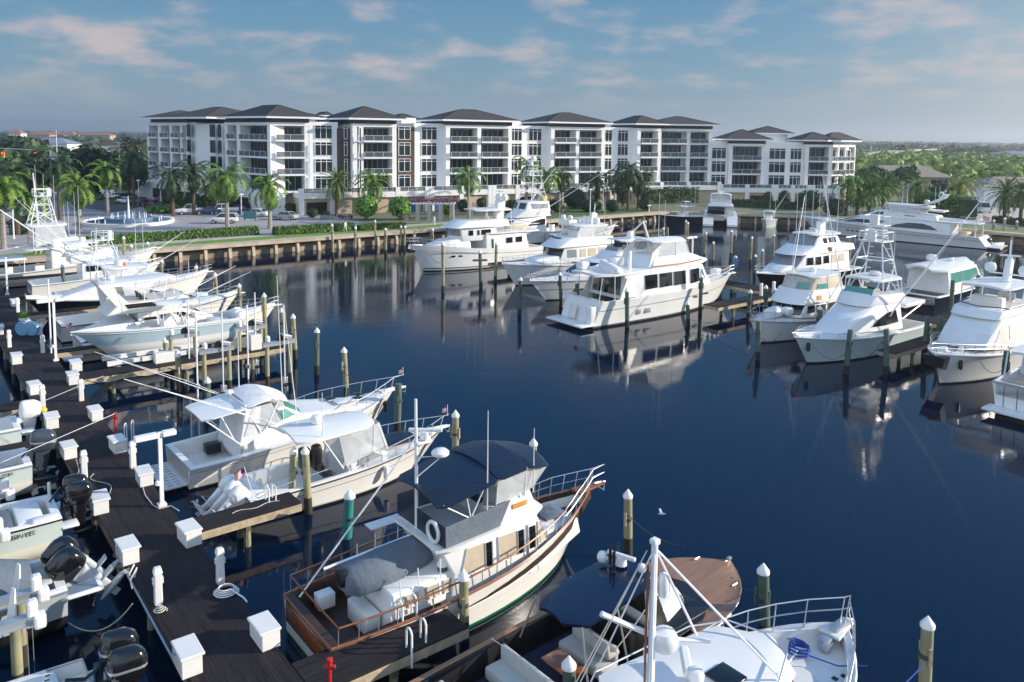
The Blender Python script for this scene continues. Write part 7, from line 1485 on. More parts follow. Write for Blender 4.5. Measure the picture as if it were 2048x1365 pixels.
# --- picnic boat with green glass
b = Boat('picnic_boat', 'dark hulled cruiser with rounded white roof and green side windows', 15.5, 4.8, 1.7, 2.0, 51.8, bow=(1962, 552), rake=1.6, hull=HULLK, cat='motor yacht', p=2.4)
b.deck(.35, 1, 0, .1, NONSKID, .25); b.cockpit(0, .35, .8, .3); b.rub(WHITE, .07, -.03)
h = b.house('deckhouse', [(2.6, 1.7), (12.0, 2.1, .4), (10.0, 4.0, .6), (2.6, 4.1)], 2.2, 1.9, 7.5, .72); h.side([(8.2, 2.7), (10.5, 2.75), (9.6, 3.8), (8.2, 3.8)], GREENGLASS); h.side([(5.8, 2.7), (8.0, 2.7), (8.0, 3.8), (5.8, 3.8)], GREENGLASS); h.side([(3.2, 2.7), (5.6, 2.7), (5.6, 3.8), (3.2, 3.8)], GREENGLASS); h.front(1, -.9, .9, .1, .9, GREENGLASS)
b.canopy(.6, 11.0, 2.2, 1.4, 4.2, 4.2, .35, .2, rnd=1.0); b.dome((5.2, .9, 4.5), .55, .7); b.dome((6.4, -.5, 4.5), .3, .4); b.rail(.5, .7, 7, .1); h = b.pt(.5, .5, -1); b.bx('hull_window', (h.x, h.y - .01, h.z + .6), (1.4, .06, .3), DARKGLASS, .04)
b.tb('mast', [(4.4, 0, 3.9), (4.3, 0, 5.4)], .05, ALU); b.flag((.1, .8, 1.8), .6, .4, 1.2)
# --- covered cockpit yacht with its bow toward us at the right edge
b = Boat('motor_yacht', 'white motor yacht with canvas over its windscreen, open flybridge hardtop and black bow recess', 16.0, 5.0, 1.6, 2.45, 231.8, bow=(1868, 706), rake=1.2, hull=HULLW, cat='motor yacht', p=3.1, pw=2.0, fl=1.6)
b.deck(.3, 1, .12, .25, WHITE, .15); b.cockpit(0, .3, .7, .3); b.rub(WHITE, .07, -.05); h = b.house('cabin', [(3.6, 1.7), (12.0, 2.3, .5), (10.7, 3.3, .6), (9.4, 4.2, .5), (3.6, 4.2)], 2.1, 1.85, 8, .8, bevel=.1)
h.front(1, -.97, .97, .1, .98, CANVAS); h.side([(8.9, 2.6), (10.6, 2.5), (9.8, 3.5), (8.9, 3.7)], CREAM, 'window_cover'); h.side([(5.0, 2.7), (8.5, 2.7), (8.5, 3.7), (5.0, 3.7)], CREAM, 'window_cover')
h = b.house('flybridge', [(3.0, 4.2), (9.9, 4.2, .5), (9.3, 4.75, .5), (3.0, 4.8)], 1.95, 1.9, 7, .85); b.tb('flybridge_rail', [(5, -1.9, 4.95), (8.5, -1.75, 4.9), (9.6, 0, 4.95), (8.5, 1.75, 4.9), (5, 1.9, 4.95)], .04, BLACK); b.bx('helm_console', (7.6, 0, 5.0), (.8, 2.2, .9), CREAM, .1); b.seat((5.8, .5, 5.0), 1.2, CUSH, .6)
b.canopy(3.6, 8.6, 1.85, 1.7, 6.3, 6.3, .1, .16); b.posts([((4.0, 1.85, 4.7), (4.0, 1.75, 6.2)), ((8.2, 1.7, 4.7), (8.2, 1.65, 6.2)), ((6.4, 1.8, 4.7), (5.6, 1.75, 6.2))], .045); b.bx('radar_mast', (4.2, 0, 7.1), (.7, .5, 1.7), WHITE, .12, 0, -.2); b.dome((4.4, 1.2, 6.9), .42, .7); b.dome((4.4, -1.2, 6.9), .42, .7); b.tb('mast_arm', [(4.4, -1.3, 6.8), (4.4, 1.3, 6.8)], .06, ALU); b.radar((4.0, 0, 7.9), 1.4); b.tb('mast', [(4.1, 0, 7.9), (4.0, 0, 9.4)], .07, ALU)
b.rail(.6, .7, 7, .12, True, r=.028); b.hatch(13.0, .4, 2.45, .7); b.bx('windlass', (14.6, 0, 2.5), (.4, .5, .35), WHITE, .08); b.bx('deck_vent', (13.9, .9, 2.55), (.35, .3, .4), WHITE, .06); b.house('anchor_recess', [(15.2, 1.2), (15.93, 1.5), (15.98, 2.2), (15.2, 2.2)], .55, .75, m=BLACK, bevel=0); b.fender(.9, 1, m=BLACK); b.cleat(.8, 1)
# --- stern of the last boat cut by the right edge
b = Boat('motor_yacht', 'pale stern with vertical grooves and swim platform cut by the right edge', 14, 4.8, 2.0, 2.4, 51.8, at=DE(54.2, 17.6), rake=1.4, cat='motor yacht')
b.deck(.3, 1, 0, .1, WHITE, .2); b.cockpit(0, .3, 1.2, .3); b.bx('swim_platform', (-.6, 0, .45), (1.3, 4.6, .16), WHITE, .06); b.rub(STEEL, .04)
for y in (-1.5, -.75, 0, .75, 1.5): b.bx('transom_groove', (-.01, y, 1.1), (.03, .04, 1.4), GREYCANVAS, 0)
h = b.house('cabin', [(3.6, 1.9), (9.6, 2.2), (8.6, 3.8), (3.6, 3.8)], 1.95, 1.75, 7, .8); h.side([(4.4, 2.6), (8.6, 2.6), (8.0, 3.4), (4.4, 3.4)]); b.canopy(.8, 9, 1.9, 1.6, 3.9, 4.0, .08, .16); b.bx('cockpit_seat', (.8, .3, 1.9), (.6, 2.6, .6), TANCUSH, .1); b.posts([((.9, 1.9, 2.1), (1.0, 1.8, 3.8))], .05)
# ================================================================ mooring piles
def pilemat(name, top, low, zl):
    m = banded(name, top, low, zl, rough=.85, var=.3); return m
PW = pilemat('pile timber', (.30, .29, .17), (.035, .032, .022), .75); PG = pilemat('green pile timber', (.085, .13, .10), (.015, .018, .016), .65)
def pile(u, v, z, label, r=.17, m=PW, cap=True, cleat=True):
    p = P(u, v, z); p.z = 0; o = thing('mooring_pile', label, 'mooring pile', p, R.uniform(0, 6)); zt = z - (.16 if cap else 0)
    lx, ly = R.uniform(-.15, .15), R.uniform(-.15, .15)
    B().loft([[(r * k * cos(a * pi / 5) + lx * (z_ / z - 1), r * k * sin(a * pi / 5) + ly * (z_ / z - 1), z_) for a in range(10)] for z_, k in ((-1.5, 1.05), (0, 1.04), (zt * .5, 1.0), (zt, .95))]).o('post', m, o)
    if cap: B().lathe([(r * 1.12, zt - .10), (r * 1.12, zt), (.01, zt + .26)], 14).o('cone_cap', PILECAP, o, 50)
    if cleat:
        for a in (0, pi): B().box((cos(a) * (r + .03), sin(a) * (r + .03), zt - .95), (.07, .10, .55), a).o('rope_board', BEAM if m is PW else TIMBERG, o, 0)
    if r > .12: B().lathe([(r * 1.1, zt - 1.05), (r * 1.14, zt - 1.0), (r * 1.1, zt - .93)], 10).o('rope_wrap', DARKROPE, o)
    return o
for a in (
    (1856, 1238, 2.8, 'thick mooring pile alone in open water at the bottom right', .19), (1527, 1132, 2.7, 'mooring pile just beyond the curved bow rail of the pilothouse boat', .19, PG), (1256, 983, 2.7, 'mooring pile between the bows of the trawler and the teak launch', .18),
    (885, 1116, 2.5, 'left of the two piles at the end of the finger with grab handles', .18, PG), (927, 1144, 2.5, 'right of the two piles at the end of the finger with grab handles', .17), (1138, 1318, 2.5, 'pile standing against the side of the teak launch', .19, PG),
    (1067, 880, 2.9, 'pile peeking out behind the navy bimini of the trawler', .18), (911, 824, 3.0, 'pile just beyond the bow of the boat with the three white outboards', .18), (688, 697, 3.3, 'pile in open water beside the rail of the beige topped express boat', .18),
    (634, 658, 3.3, 'pile in open water second outward from the lift row', .18, PG), (586, 630, 3.4, 'pile in open water nearest to the lift row', .17), (563, 618, 3.4, 'tall pile behind the outermost lift beam', .17), (528, 588, 4.2, 'tallest pile at the stern of the hoisted pale blue boat', .17),
    (587, 896, 2.9, 'left of the two piles at the end of the finger beside the white outboards', .16), (610, 896, 3.0, 'right of the two piles at the end of the finger beside the white outboards', .17), (355, 706, 2.6, 'pile in front of the finger with the draped rope', .18), (415, 757, 2.4, 'pile behind the canvas top of the express boat', .18, PG),
    (330, 678, 2.4, 'pile by the inner end of the pale blue boat lift', .17), (295, 485, 3.6, 'pile at the bow of the largest sportfishing boat', .20), (323, 520, 3.2, 'pile beyond the bow of the rod laden express boat', .18), (392, 532, 3.0, 'pile at the bow rail end of the rod laden express boat', .18), (430, 547, 3.2, 'pile beside the bow pulpit of the slanted window cruiser', .18), (478, 569, 3.2, 'pile beyond the bow rail of the sedan bridge cruiser', .18), (124, 530, 3.0, 'green pile in the cockpit shadow of the largest sportfishing boat', .18, PG),
    (247, 474, 4.6, 'pile at the seawall left of the long hedge end', .18), (262, 490, 3.4, 'shorter pile at the seawall behind the big sportfisher bow', .18), (68, 480, 3.6, 'pile against the lawn left of the crossed outriggers', .2), (90, 482, 3.3, 'pale pile right of the royal palm trunk', .2), (78, 486, 3.2, 'thin pile between the two by the royal palm trunk', .16),
    (664, 449, 4.6, 'pile at the seawall below the date palm', .17), (711, 454, 3.8, 'pile at the seawall left of the first topiary tree', .17), (771, 457, 3.8, 'pile in the water below the two topiary trees', .20), (802, 452, 3.6, 'left pile of the close pair below the second topiary', .17), (810, 452, 3.6, 'right pile of the close pair below the second topiary', .17), (865, 458, 3.8, 'pile behind the bow of the trawler yacht', .17), (750, 441, 4.4, 'pile at the seawall between the two topiary trees', .15),
    (886, 486, 5.4, 'tall pile in front of the white trawler yacht bow', .19), (960, 502, 4.2, 'pile with a dark cross board before the trawler yacht hull', .20, PG), (993, 486, 4.6, 'pile at the stern quarter of the trawler yacht', .18), (1041, 556, 3.6, 'dark pile at the bow of the sleek wedge windscreen yacht', .18, PG), (1120, 546, 3.2, 'dark pile left behind the stern of the long motor yacht', .19, PG), (1154, 562, 3.4, 'short dark pile behind the stern steps of the long motor yacht', .18, PG), (1254, 578, 3.5, 'pile in front of the long motor yacht amidships', .19, PG), (1403, 550, 3.8, 'pile at the forward shoulder of the long motor yacht', .19, PG), (1375, 604, 2.2, 'short pile in the water before the long motor yacht', .19, PG),
    (1291, 442, 3.4, 'pile left of the group in the middle of the far basin', .17), (1321, 473, 3.2, 'short pile in the far basin left of the close group', .16), (1327, 456, 3.8, 'taller pile beside the short pair in the far basin', .16), (1335, 474, 3.2, 'short pile right of the far basin close group', .16), (1335, 455, 3.8, 'brown topped pile of the far basin close group', .16, PW, False), (1376, 445, 3.8, 'pile beside the white lamp on the middle dock', .16), (1372, 441, 4.2, 'pile left against the white lamp on the middle dock', .15), (1412, 465, 3.8, 'pale pile right of the white lamp on the middle dock', .16), (1427, 484, 3.2, 'shorter pale pile over the deck boxes of the long yacht', .16), (1463, 461, 4.0, 'dark sided pile in the middle of the far basin', .17), (1504, 474, 3.8, 'pile left of the black hulled yacht bow', .16), (1525, 499, 3.0, 'short pile at the bow of the black hulled yacht', .16), (1511, 510, 2.8, 'green pile touching the pier stub end', .16, PG), (1548, 469, 4.0, 'pile right of the black hulled yacht bow', .16),
    (1501, 581, 2.8, 'green pile at the near end of the pale pier stub', .18, PG), (1532, 572, 2.8, 'second green pile along the pale pier stub', .18, PG), (1550, 577, 2.6, 'third green pile along the pale pier stub', .18, PG), (1517, 643, 3.0, 'green pile at the bow flag of the older sportfisher', .18, PG, False), (1640, 613, 3.2, 'pile between the older sportfisher and the tower sportfisher', .19, PG), (1701, 660, 3.3, 'left green pile before the tower sportfisher hull', .20, PG, False), (1773, 660, 3.3, 'second green pile before the tower sportfisher hull', .20, PG, False), (1856, 633, 3.3, 'green pile at the cabin side of the tower sportfisher', .20, PG, False), (1882, 633, 3.3, 'green pile between the tower sportfisher and the covered yacht', .20, PG, False), (1906, 561, 4.0, 'dark pile before the green windowed cruiser', .19, PG, False), (1957, 551, 4.0, 'dark pile at the bow of the green windowed cruiser', .19, PG, False), (2014, 703, 3.2, 'dark pile at the side of the covered yacht', .20, PG, False), (1700, 486, 3.8, 'tan pile against the lit flank of the black hulled yacht', .18),
    (1988, 440, 3.6, 'left pile at the right hand seawall', .2), (2010, 436, 4.2, 'tallest pile at the right hand seawall', .22), (2034, 442, 3.4, 'last pile at the right hand seawall by the edge', .2), (1735, 560, 3.0, 'pile behind the outrigger foot of the tower sportfisher', .18)):
    pile(*a)
pile(699, 984, 2.0, 'teal green pile with flat white top in the water beside the trawler', .22, TIMBERT, True, False)
pile(492, 820, 3.0, 'green pile standing at the side of the beige topped express boat', .19, PG); pile(797, 768, 2.9, 'square topped green pile at the bow of the beige topped express boat', .2, PG, False)
# ================================================================ dock boxes, power posts, lamps
bxo = None
def dockbox(u, v, label, side, s=1.0):
    global bxo
    p = P(u, v, 1.3); g = 'white dock boxes along the main dock'
    if bxo is None:
        bxo = thing('dock_box', label, 'dock box', p, -AZE + pi / 2, g); bxo.scale = (.92, .92, .88)
        B().box((0, 0, .31), (.62, 1.15, .60)).o('box_body', BOXW, bxo, 0, .02); ld = B().box((-.02, 0, .66), (.74, 1.22, .10)).o('lid', BOXW, bxo, 0, .03)
        B().box((.37, 0, .60), (.03, .12, .08)).o('latch', STEEL, ld, 0)
    else: copy_thing(bxo, p, -AZE + pi / 2 + (pi if side else 0) + R.uniform(-.05, .05), label, g, (.92 * R.uniform(.95, 1.04), .92, .88 * R.uniform(.94, 1.06)))
for u, v, side, lb in ((530, 1282, 0, 'white dock box at the stern corner of the trawler'), (379, 1083, 0, 'white dock box at the root of the finger beside the white outboards'), (375, 1335, 1, 'white dock box nearest the bottom edge on the west edge of the dock'), (255, 1118, 1, 'white dock box with a looped white hose hanging beside it'), (199, 1020, 1, 'white dock box next to the twin black outboards of the aqua boat'), (137, 912, 1, 'white dock box near the dark grey outboard'), (103, 853, 1, 'white dock box beside the yellow float'), (289, 965, 0, 'white dock box behind the swim platform of the express boat'), (236, 900, 0, 'white dock box beside the red fire post'), (191, 837, 0, 'white dock box before the empty slip'), (68, 786, 1, 'white dock box next to a power post on the west edge opposite the empty slip'), (33, 726, 1, 'white dock box on the west edge at the blue finger pier'), (152, 740, 0, 'tall white dock box at the root of the finger with the draped rope'), (146, 766, 0, 'white dock box just in front of the tall one at the rope finger'), (75, 668, 0, 'white dock box behind the two blue round floats'), (52, 655, 0, 'white dock box carrying a green plant'), (30, 612, 0, 'white dock box at the bow of the dark hulled express boat'), (-2, 668, 1, 'white dock box cut by the left edge of the picture')):
    dockbox(u, v, lb, side)
pwo = None
def power(u, v, label):
    global pwo
    p = P(u, v, 1.3); g = 'white power posts along the main dock'
    if pwo is None:
        pwo = thing('power_post', label, 'power post', p, -AZE + pi / 2, g)
        B().box((0, 0, .55), (.26, .26, 1.1), top=.9).o('post_body', BOXW, pwo, 0, .03); B().box((0, 0, 1.18), (.30, .30, .2), top=.7).o('head', BOXW, pwo, 0, .03)
        B().box((.145, 0, .82), (.05, .18, .22)).box((-.145, 0, .82), (.05, .18, .22)).o('socket_cover', WHITECOWL, pwo, 0, .02)
    else: copy_thing(pwo, p, -AZE + pi / 2 + R.uniform(-.1, .1), label, g)
for u, v, lb in ((441, 1166, 'white power post with a coiled hose at its foot beside the trawler slip'), (317, 1208, 'white power post on the west edge with a rope coil at its foot'), (169, 956, 'white power post with an orange cable west edge'), (266, 936, 'white power post by the swim platform of the express boat'), (86, 814, 'white power post above the yellow float'), (163, 802, 'white power post before the empty slip with reflections'), (19, 695, 'white power post on the west edge near the blue finger pier'), (86, 706, 'white power post beside the blue round floats'), (36, 625, 'white power post near the plant box'), (1522, 592, 'first white post on the pale pier stub'), (1547, 588, 'second white post on the pale pier stub'), (1581, 590, 'third white post on the pale pier stub'), (1596, 586, 'last white post on the pale pier stub')):
    power(u, v, lb)
def docklamp(u, v, h, label, head=True):
    p = P(u, v, 1.3); o = thing('dock_lamp', label, 'lamp post', p, -AZE + pi / 2)
    B().box((0, 0, .06), (.34, .34, .12)).o('base', BOXW, o, 0, .02); B().box((0, 0, h / 2), (.15, .15, h)).o('pole', ALU, o, 0)
    if head:
        B().box((-.55, 0, h - .1), (.9, .34, .22)).o('lamp_head', ALU, o, 0, .04); B().box((.36, 0, h - .1), (.55, .34, .22)).o('lamp_head', ALU, o, 0, .04)
        B().lathe([(.05, .9), (.12, .95), (.1, 1.1), (.03, 1.15)], 8, (-.14, 0, 0)).o('hose_hook', ALU, o)
    return o
docklamp(324, 1012, 3.2, 'white double headed dock lamp at the stern of the express boat'); docklamp(112, 722, 4.3, 'white double headed dock lamp by the bow of the hoisted boat', True); docklamp(15, 590, 3.6, 'white dock lamp post at the far left end of the dock', False); docklamp(1383, 545, 4.2, 'white lamp with one arm on the middle dock behind the long yacht')
o = thing('fire_post', 'red standpipe post on the dock near the empty slip', 'fire post', P(231, 868, 1.3)); B().lathe([(.06, 0), (.06, 1.0), (.1, 1.02), (.1, 1.12), (.02, 1.15)], 10).o('pipe', RED, o); B().box((0, 0, .85), (.36, .09, .09)).o('valve', RED, o, 0, .02)
o = thing('fire_post', 'red standpipe post at the bottom edge beside the grab handle finger', 'fire post', P(660, 1372, 1.3)); B().lathe([(.05, 0), (.05, .7), (.09, .72), (.09, .82), (.02, .84)], 10).o('pipe', RED, o); B().box((0, 0, .58), (.34, .09, .09)).o('valve', RED, o, 0, .02)
for k, (u, lb) in enumerate(((46, 'left of the two blue round floats standing on the dock'), (64, 'right of the two blue round floats standing on the dock'))):
    o = thing('round_float', lb, 'float', P(u, 672, 1.3)); B().lathe([(.05, -.12), (.50, -.12), (.56, 0), (.50, .12), (.05, .12)], 24, (0, 0, .56), 'Y').o('disc', mat('translucent blue plastic', (.20, .42, .62), .2, alpha=.8), o)
    B().tube([(.56 * cos(a * pi / 10), 0, .56 + .56 * sin(a * pi / 10)) for a in range(20)], .035, 5, close=True).o('rim', BLUEPL, o)
o = thing('potted_plant', 'green plant growing on top of a white dock box', 'plant', P(47, 640, 2.0)); B().box((0, 0, .08), (.5, .4, .2)).o('pot', CREAM, o, 0); b = B(); leafcloud(b, (0, 0, .35), (.4, .4, .25), 160, .09); b.o('leaves', HEDGEL, o, 0, fix=False)
o = thing('float_buoy', 'yellow round float lying at the foot of a white power post', 'float', P(86, 828, 1.3)); B().blob((0, 0, .2), (.22, .22, .2), 12, 8).o('ball', YEL, o)
# grab handles on the finger
for (e, d), lb in (((11.9, 19.95), 'lower left white grab handle on the near finger pier'), ((12.5, 20.1), 'lower right white grab handle on the near finger pier'), ((12.4, 21.35), 'upper left white grab handle on the near finger pier'), ((12.95, 21.4), 'upper right white grab handle on the near finger pier')):
    o = thing('grab_handle', lb, 'handrail', DE(e, d, 1.3), -AZE + pi / 2); B().tube([(0, -.16, -.5), (0, -.16, .55), (0, -.1, .66), (0, 0, .70), (0, .1, .66), (0, .16, .55), (0, .16, 0)], .035, 8).o('tube', ALU, o)
o = thing('boarding_ladder', 'small white ladder rail at the end of the finger beside the white outboards', 'ladder', DE(12.2, 32.2, 1.3), -AZE + pi / 2); B().tube([(0, -.2, -.4), (0, -.2, .6), (0, 0, .72), (0, .2, .6), (0, .2, -.4)], .03, 6).tube([(.3, -.2, 0), (.3, -.2, .6), (.3, .2, .6), (.3, .2, 0)], .03, 6).o('tube', ALU, o)
for e, d, lb in ((9.2, 41.9, 'left thin grab loop on the dock behind the express boat swim platform'), (9.6, 42.2, 'right thin grab loop on the dock behind the express boat swim platform')):
    o = thing('grab_handle', lb, 'handrail', DE(e, d + 2, 1.3)); B().tube([(0, -.12, -.9), (0, -.12, .5), (0, 0, .6), (0, .12, .5), (0, .12, -.9)], .03, 6).o('tube', ALU, o)
# ================================================================ boat lifts
def lift(u, v, z, label, ln=1.9, pole=2.6, down=2.6, az=51.8, mot=1):
    p = P(u, v, z); p.z = 0; o = thing('boat_lift', label, 'boat lift', p, pi / 2 - radians(az))
    for x in (-ln / 2 + .15, ln / 2 - .15): B().lathe([(.15, -1.3), (.14, z - .12)], 10, (x, 0, 0)).o('support_pile', PW, o)
    B().box((0, 0, z), (ln + .3, .26, .2)).box((0, 0, z + .13), (ln + .3, .34, .04)).box((0, 0, z - .12), (ln + .3, .34, .04)).o('beam', GALV, o, 0)
    B().lathe([(.05, 0), (.17, .05), (.17, .35), (.08, .45)], 12, (-ln / 2 + .2, 0, z + .14)).o('motor', WHITECOWL, o); B().lathe([(.2, -.16), (.26, 0), (.2, .16)], 12, (.1, 0, z + .32), 'Y').o('winder', BLACK, o)
    B().box((.55, .1, z + .35), (.7, .5, .28), 0, .3).o('drive_cover', GALV, o, 0, .04)
    B().tube([(.3, -.25, z + pole), (.3, -.25, z - down)], .045, 7).o('guide_pole', ALU, o); B().tube([(.42, .05, z), (.42, .05, z - down)], .012, 4).tube([(.5, .05, z), (.5, .05, z - down)], .012, 4).o('cable', GALV, o); B().box((.35, -.1, z - down), (.35, .3, .4)).o('pulley_block', GALV, o, 0, .03)
for u, v, z, lb in ((433, 700, 2.9, 'inner lift beam on two piles before the rope finger'), (557, 686, 2.9, 'outer lift beam on two piles beyond the rope finger end'), (366, 672, 2.9, 'lift beam at the middle of the hoisted pale blue boat'), (500, 656, 2.9, 'lift beam at the engines of the hoisted pale blue boat')):
    lift(u, v, z, lb)
for (e, d), z, lb in (((2.4, 33.6), 2.2, 'lift beam on the near side of the lettered aqua boat west of the dock'), ((3.0, 37.6), 2.1, 'lift beam on the far side of the lettered aqua boat west of the dock'), ((2.9, 28.3), 2.3, 'lift beam on the near side of the covered boat west of the dock'), ((2.6, 26.8), 2.3, 'nearest lift beam at the left edge before the cornered centre console'), ((2.2, 40.9), 2.0, 'lift beam beside the boat with the dark grey engine')):
    p = DE(e, d); o = thing('boat_lift', lb, 'boat lift', p, pi / 2 - AZE)
    B().lathe([(.16, -1.3), (.15, z - .12)], 10, (-.2, 0, 0)).o('support_pile', PW, o); B().lathe([(.16, -1.3), (.15, z - .12)], 10, (-5.5, 0, 0)).o('support_pile', PW, o)
    B().box((-2.7, 0, z), (6.0, .24, .2)).box((-2.7, 0, z + .12), (6.0, .34, .04)).box((-2.7, 0, z - .12), (6.0, .34, .04)).o('beam', GALV, o, 0)
    B().box((.25, 0, z + .3), (.3, .34, .6)).box((.42, -.1, z - .05), (.34, .4, .45)).o('motor', WHITECOWL, o, 0, .08); B().tube([(-1.2, -.3, z - 1.6), (-1.2, -.3, z + 1.9)], .05, 7).o('guide_pole', ALU, o); B().box((-.2, .45, z + .35), (.12, .5, 1.1), .3, .1, .4).o('guide_bunk', WHITE, o, 0, .04); B().tube([(.1, .1, z), (.1, .1, -.3)], .014, 4).o('cable', GALV, o)
o = thing('boat_cradle', 'grey lift cradle with white bunks under the hoisted pale blue boat', 'boat lift', DE(14.5, 59.2), pi / 2 - AZE)
c = B()
for x in (-2.6, 2.6): c.box((x, 0, .95), (.25, 4.6, .25))
c.o('cross_beam', GALV, o, 0)
for y in (-.8, .8): B().box((0, y, 1.25), (6.5, .25, .3)).o('bunk', BOXW, o, 0)
for u, v, h, lb in ((103, 715, 5.6, 'thin tall white pole at the bow of the hoisted boat'), (395, 770, 4.4, 'tall white guide pole in front of the hoisted boat'), (496, 730, 4.2, 'white guide pole at the engines of the hoisted boat'), (350, 660, 3.2, 'short white guide pole at the middle of the hoisted boat')):
    p = P(u, v, 1.0); o = thing('guide_pole', lb, 'guide pole', (p.x, p.y, 0)); B().lathe([(.06, -.5), (.055, 1 + h)], 8).o('pipe', ALU, o); B().box((0, 0, .9), (.25, .25, .25)).o('bracket', GALV, o, 0)
B_ = B().box((0, 0, .35), (1.6, .6, .7)).o('long_dock_box', BOXW, None, 0, .03); B_.location = DE(14.6, 56.6, 1.3); B_.rotation_euler = (0, 0, pi / 2 - AZE); tag(B_, 'long white box lying on the rope finger under the hoisted boat', 'dock box')
B_ = B().box((0, 0, .55), (.8, 1.0, 1.1)).o('dock_cabinet', BOXW, None, 0, .03); B_.location = DE(20.6, 56.4, 1.3); B_.rotation_euler = (0, 0, pi / 2 - AZE); tag(B_, 'white cabinet at the outer end of the rope finger', 'cabinet')
# ================================================================ lines
def rope(name, label, pts, r=.018, m=ROPE, sag=0, n=14, cat='rope'):
    if sag:
        a, b = Vector(pts[0]), Vector(pts[1]); pts = [a.lerp(b, i / n) - Vector((0, 0, sag * 4 * (i / n) * (1 - i / n))) for i in range(n + 1)]
    pts = [Vector(p) for p in pts]; b = B().tube(pts, r, 5); return tag(b.o(name, m), label, cat)
def coil(c, r0, turns, rise=.004, n=12): return [(c[0] + (r0 - .05 * i / n) * cos(2 * pi * i / n), c[1] + (r0 - .05 * i / n) * sin(2 * pi * i / n), c[2] + rise * i) for i in range(int(turns * n))]
c = P(452, 1185, 1.33); rope('hose_coil', 'white hose coiled at the foot of the power post beside the trawler slip', coil(c, .42, 4) + [(c.x + .7, c.y - .3, 1.33), (c.x + .9, c.y - .55, 1.33)], .028, BOXW, cat='hose')
c = P(320, 1222, 1.33); rope('rope_coil', 'small rope coil at the west edge power post', coil(c, .22, 4), .022, ROPE)
c = P(268, 1130, 1.4); rope('hose_loop', 'white hose hanging in loops from a dock box', [c, c + Vector((.1, -.6, -.05)), c + Vector((.35, -.7, -.06)), c + Vector((.2, -.2, 0)), c + Vector((.3, -.9, -.05)), c + Vector((.6, -1.4, -.06))], .03, BOXW, cat='hose')
rope('mooring_line', 'pale line curving over black water from the covered boat to the dock', (P(96, 1206, .9), P(265, 1208, 1.2)), .022, ROPE, 1.0)
rope('shore_cable', 'tan cable running along the dock edge past the double headed lamp', [P(283, 965, 1.34), P(290, 990, 1.34), P(305, 1010, 1.34), P(318, 1018, 1.34), P(342, 1012, 1.34), P(358, 1022, 1.34)], .02, ROPE, cat='cable')
rope('shore_cable', 'orange cable hanging from a dock box beside a power post', [P(152, 918, 1.5), P(158, 940, 1.35), P(156, 952, 1.35), P(165, 950, 1.5)], .022, TANCUSH, cat='cable')
for i in range(3): rope('draped_rope', ('first', 'second', 'last')[i] + ' swag of rope draped along the edge of the rope finger, counted from the dock', (DE(9.6 + 2.4 * i, 55.4, 1.25), DE(12.0 + 2.4 * i, 55.4, 1.25)), .025, ROPE, .35)
rope('dock_hose', 'pipe running along the west edge of the near dock', [DE(6.1, 17, 1.2), DE(6.1, 24, 1.2), DE(6.12, 31, 1.2)], .04, GALV, cat='pipe')
for a, z0, c_, z1, sg, mt, lb in (((887, 1140), 2.0, (960, 1185), 1.3, .3, DARKROPE, 'line from the finger end pile to the trawler side'), ((797, 812), 1.9, (800, 783), 1.9, .1, DARKROPE, 'line from the bow of the express boat to the square topped pile'), ((911, 870), 1.8, (880, 862), 1.5, .15, DARKROPE, 'line from the bow of the white outboard boat to its pile'), ((1256, 1030), 1.8, (1370, 1092), 1.35, .3, DARKROPE, 'line from the teak launch bow to the pile beside the trawler'), ((1525, 1178), 1.7, (1462, 1155), 1.3, .25, DARKROPE, 'line from the teak launch to the pile at the curved rail'), ((688, 745), 2.2, (760, 783), 1.9, .2, DARKROPE, 'line from the open water pile to the express boat bow'), ((1700, 700), 2.2, (1625, 688), 2.1, .9, DARKROPE, 'drooping line from the tower sportfisher bow to the left pile'), ((1702, 700), 2.2, (1764, 682), 2.0, .9, DARKROPE, 'drooping line between the two piles before the tower sportfisher'), ((1517, 668), 2.0, (1560, 668), 1.8, .7, DARKROPE, 'drooping line at the bow of the older sportfisher'), ((2010, 735), 2.0, (1960, 722), 2.0, .6, DARKROPE, 'drooping line at the bow of the covered yacht'), ((888, 520), 3.2, (860, 510), 3.2, .6, DARKROPE, 'drooping line on the bow of the trawler yacht'), ((1380, 640), .6, (1500, 640), 1.6, .3, DARKROPE, 'long low line between the short pile and the older sportfisher'), ((1290, 1220), 3, (1230, 1300), 2, .05, ROPE, 'thin line over the stern of the teak launch')):
    rope('mooring_line', lb, (P(*a, z0), P(*c_, z1)), .02, mt, sg)
rope('mooring_line', 'blue line from the thick pile to the side of the pilothouse boat', (P(1847, 1330, 1.6), DE(17.5, 9.75, 2.0)), .02, BLUEROPE, .25)
rope('shade_line', 'red tipped thin line above the cockpit of the teak launch', [P(982, 1277, 1.5), P(1072, 1336, 1.5)], .015, GALV)
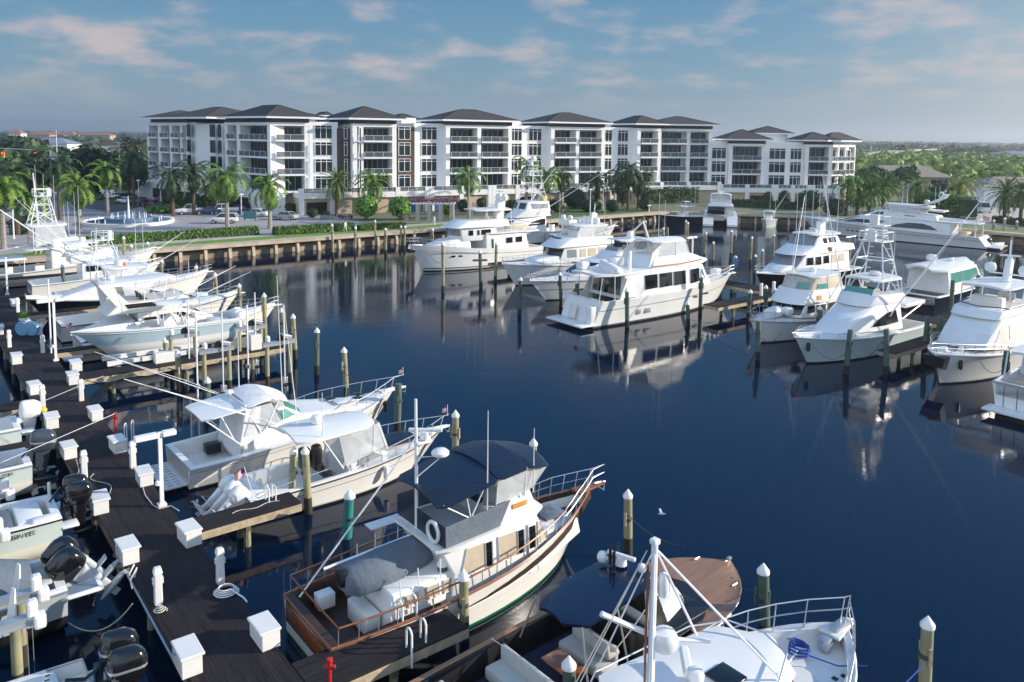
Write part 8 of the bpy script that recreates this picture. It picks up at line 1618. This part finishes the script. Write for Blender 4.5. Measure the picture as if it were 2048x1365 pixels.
o = thing('bird', 'small grey bird flying over the water near the mast head', 'bird', P(1323, 1028, 3.0)); o.scale = (.6, .6, .6); bb = B(); bb.loft([[(x, w * cos(a * pi / 3), w * sin(a * pi / 3)) for a in range(6)] for x, w in ((-.22, .02), (-.1, .05), (.08, .06), (.2, .03), (.26, .005))]); bb.o('body', GALV, o)
for s in (1, -1): B().face((.08, 0, .02), (-.06, 0, .02), (-.12, s * .3, .18), (0, s * .32, .2)).o('wing', WHITE, o, 0)
for (e, d), z, lb, m in (((8.3, 26.5), 1.33, 'dark cord looping across the boards near the hose coil', DARKROPE), ((7.0, 38.2), 1.33, 'pale rope dropped on the boards near the grey outboard', ROPE), ((8.2, 52.0), 1.33, 'dark cord lying near the empty slip', DARKROPE), ((7.2, 19.4), 1.33, 'pale rope dropped on the boards near the bottom edge', ROPE), ((10.6, 31.9), 1.33, 'thin pale line lying along the finger beside the white outboards', ROPE)):
    a = R.uniform(0, 3); rope('loose_line', lb, [DE(e + .9 * sin(i * .5 + a) * (.3 + .05 * i) * .5, d + (i - 6) * .22 * cos(a), z) for i in range(13)] if e < 10 else [DE(e + i * .2, d + .1 * sin(i), z) for i in range(11)], .016, m)
# jet ski like small craft and tender on the far east side
o = thing('lifeguard_frame', 'blue pump frame on the middle dock near the far basin', 'pump', P(1470, 540, 1.3)); B().box((0, 0, .8), (.5, .4, 1.2)).o('body', BLUEPL, o, 0, .05); B().lathe([(.02, 1.4), (.25, 1.5), (.1, 1.7)], 10).o('hood', BOXW, o)
o = thing('bird_cross', 'dark cross board fixed across a pile before the trawler yacht', 'sign', P(960, 521, 3.4)); B().box((0, 0, 0), (1.6, .1, .22), .2).o('board', BEAMD, o, 0); 
# ================================================================ haze
hz = bpy.data.materials.new('haze air'); hz.use_nodes = True; t = hz.node_tree; t.nodes.clear()
pv = t.nodes.new('ShaderNodeVolumePrincipled'); pv.inputs['Color'].default_value = (.80, .86, .95, 1); pv.inputs['Density'].default_value = HAZE_D; pv.inputs['Anisotropy'].default_value = .55
t.links.new(pv.outputs[0], t.nodes.new('ShaderNodeOutputMaterial').inputs['Volume'])
if HAZE_D > 0:
    B().box((0, 2400, 32), (6400, 5200, 70)).o('haze', hz, None, 0)['kind'] = 'stuff'
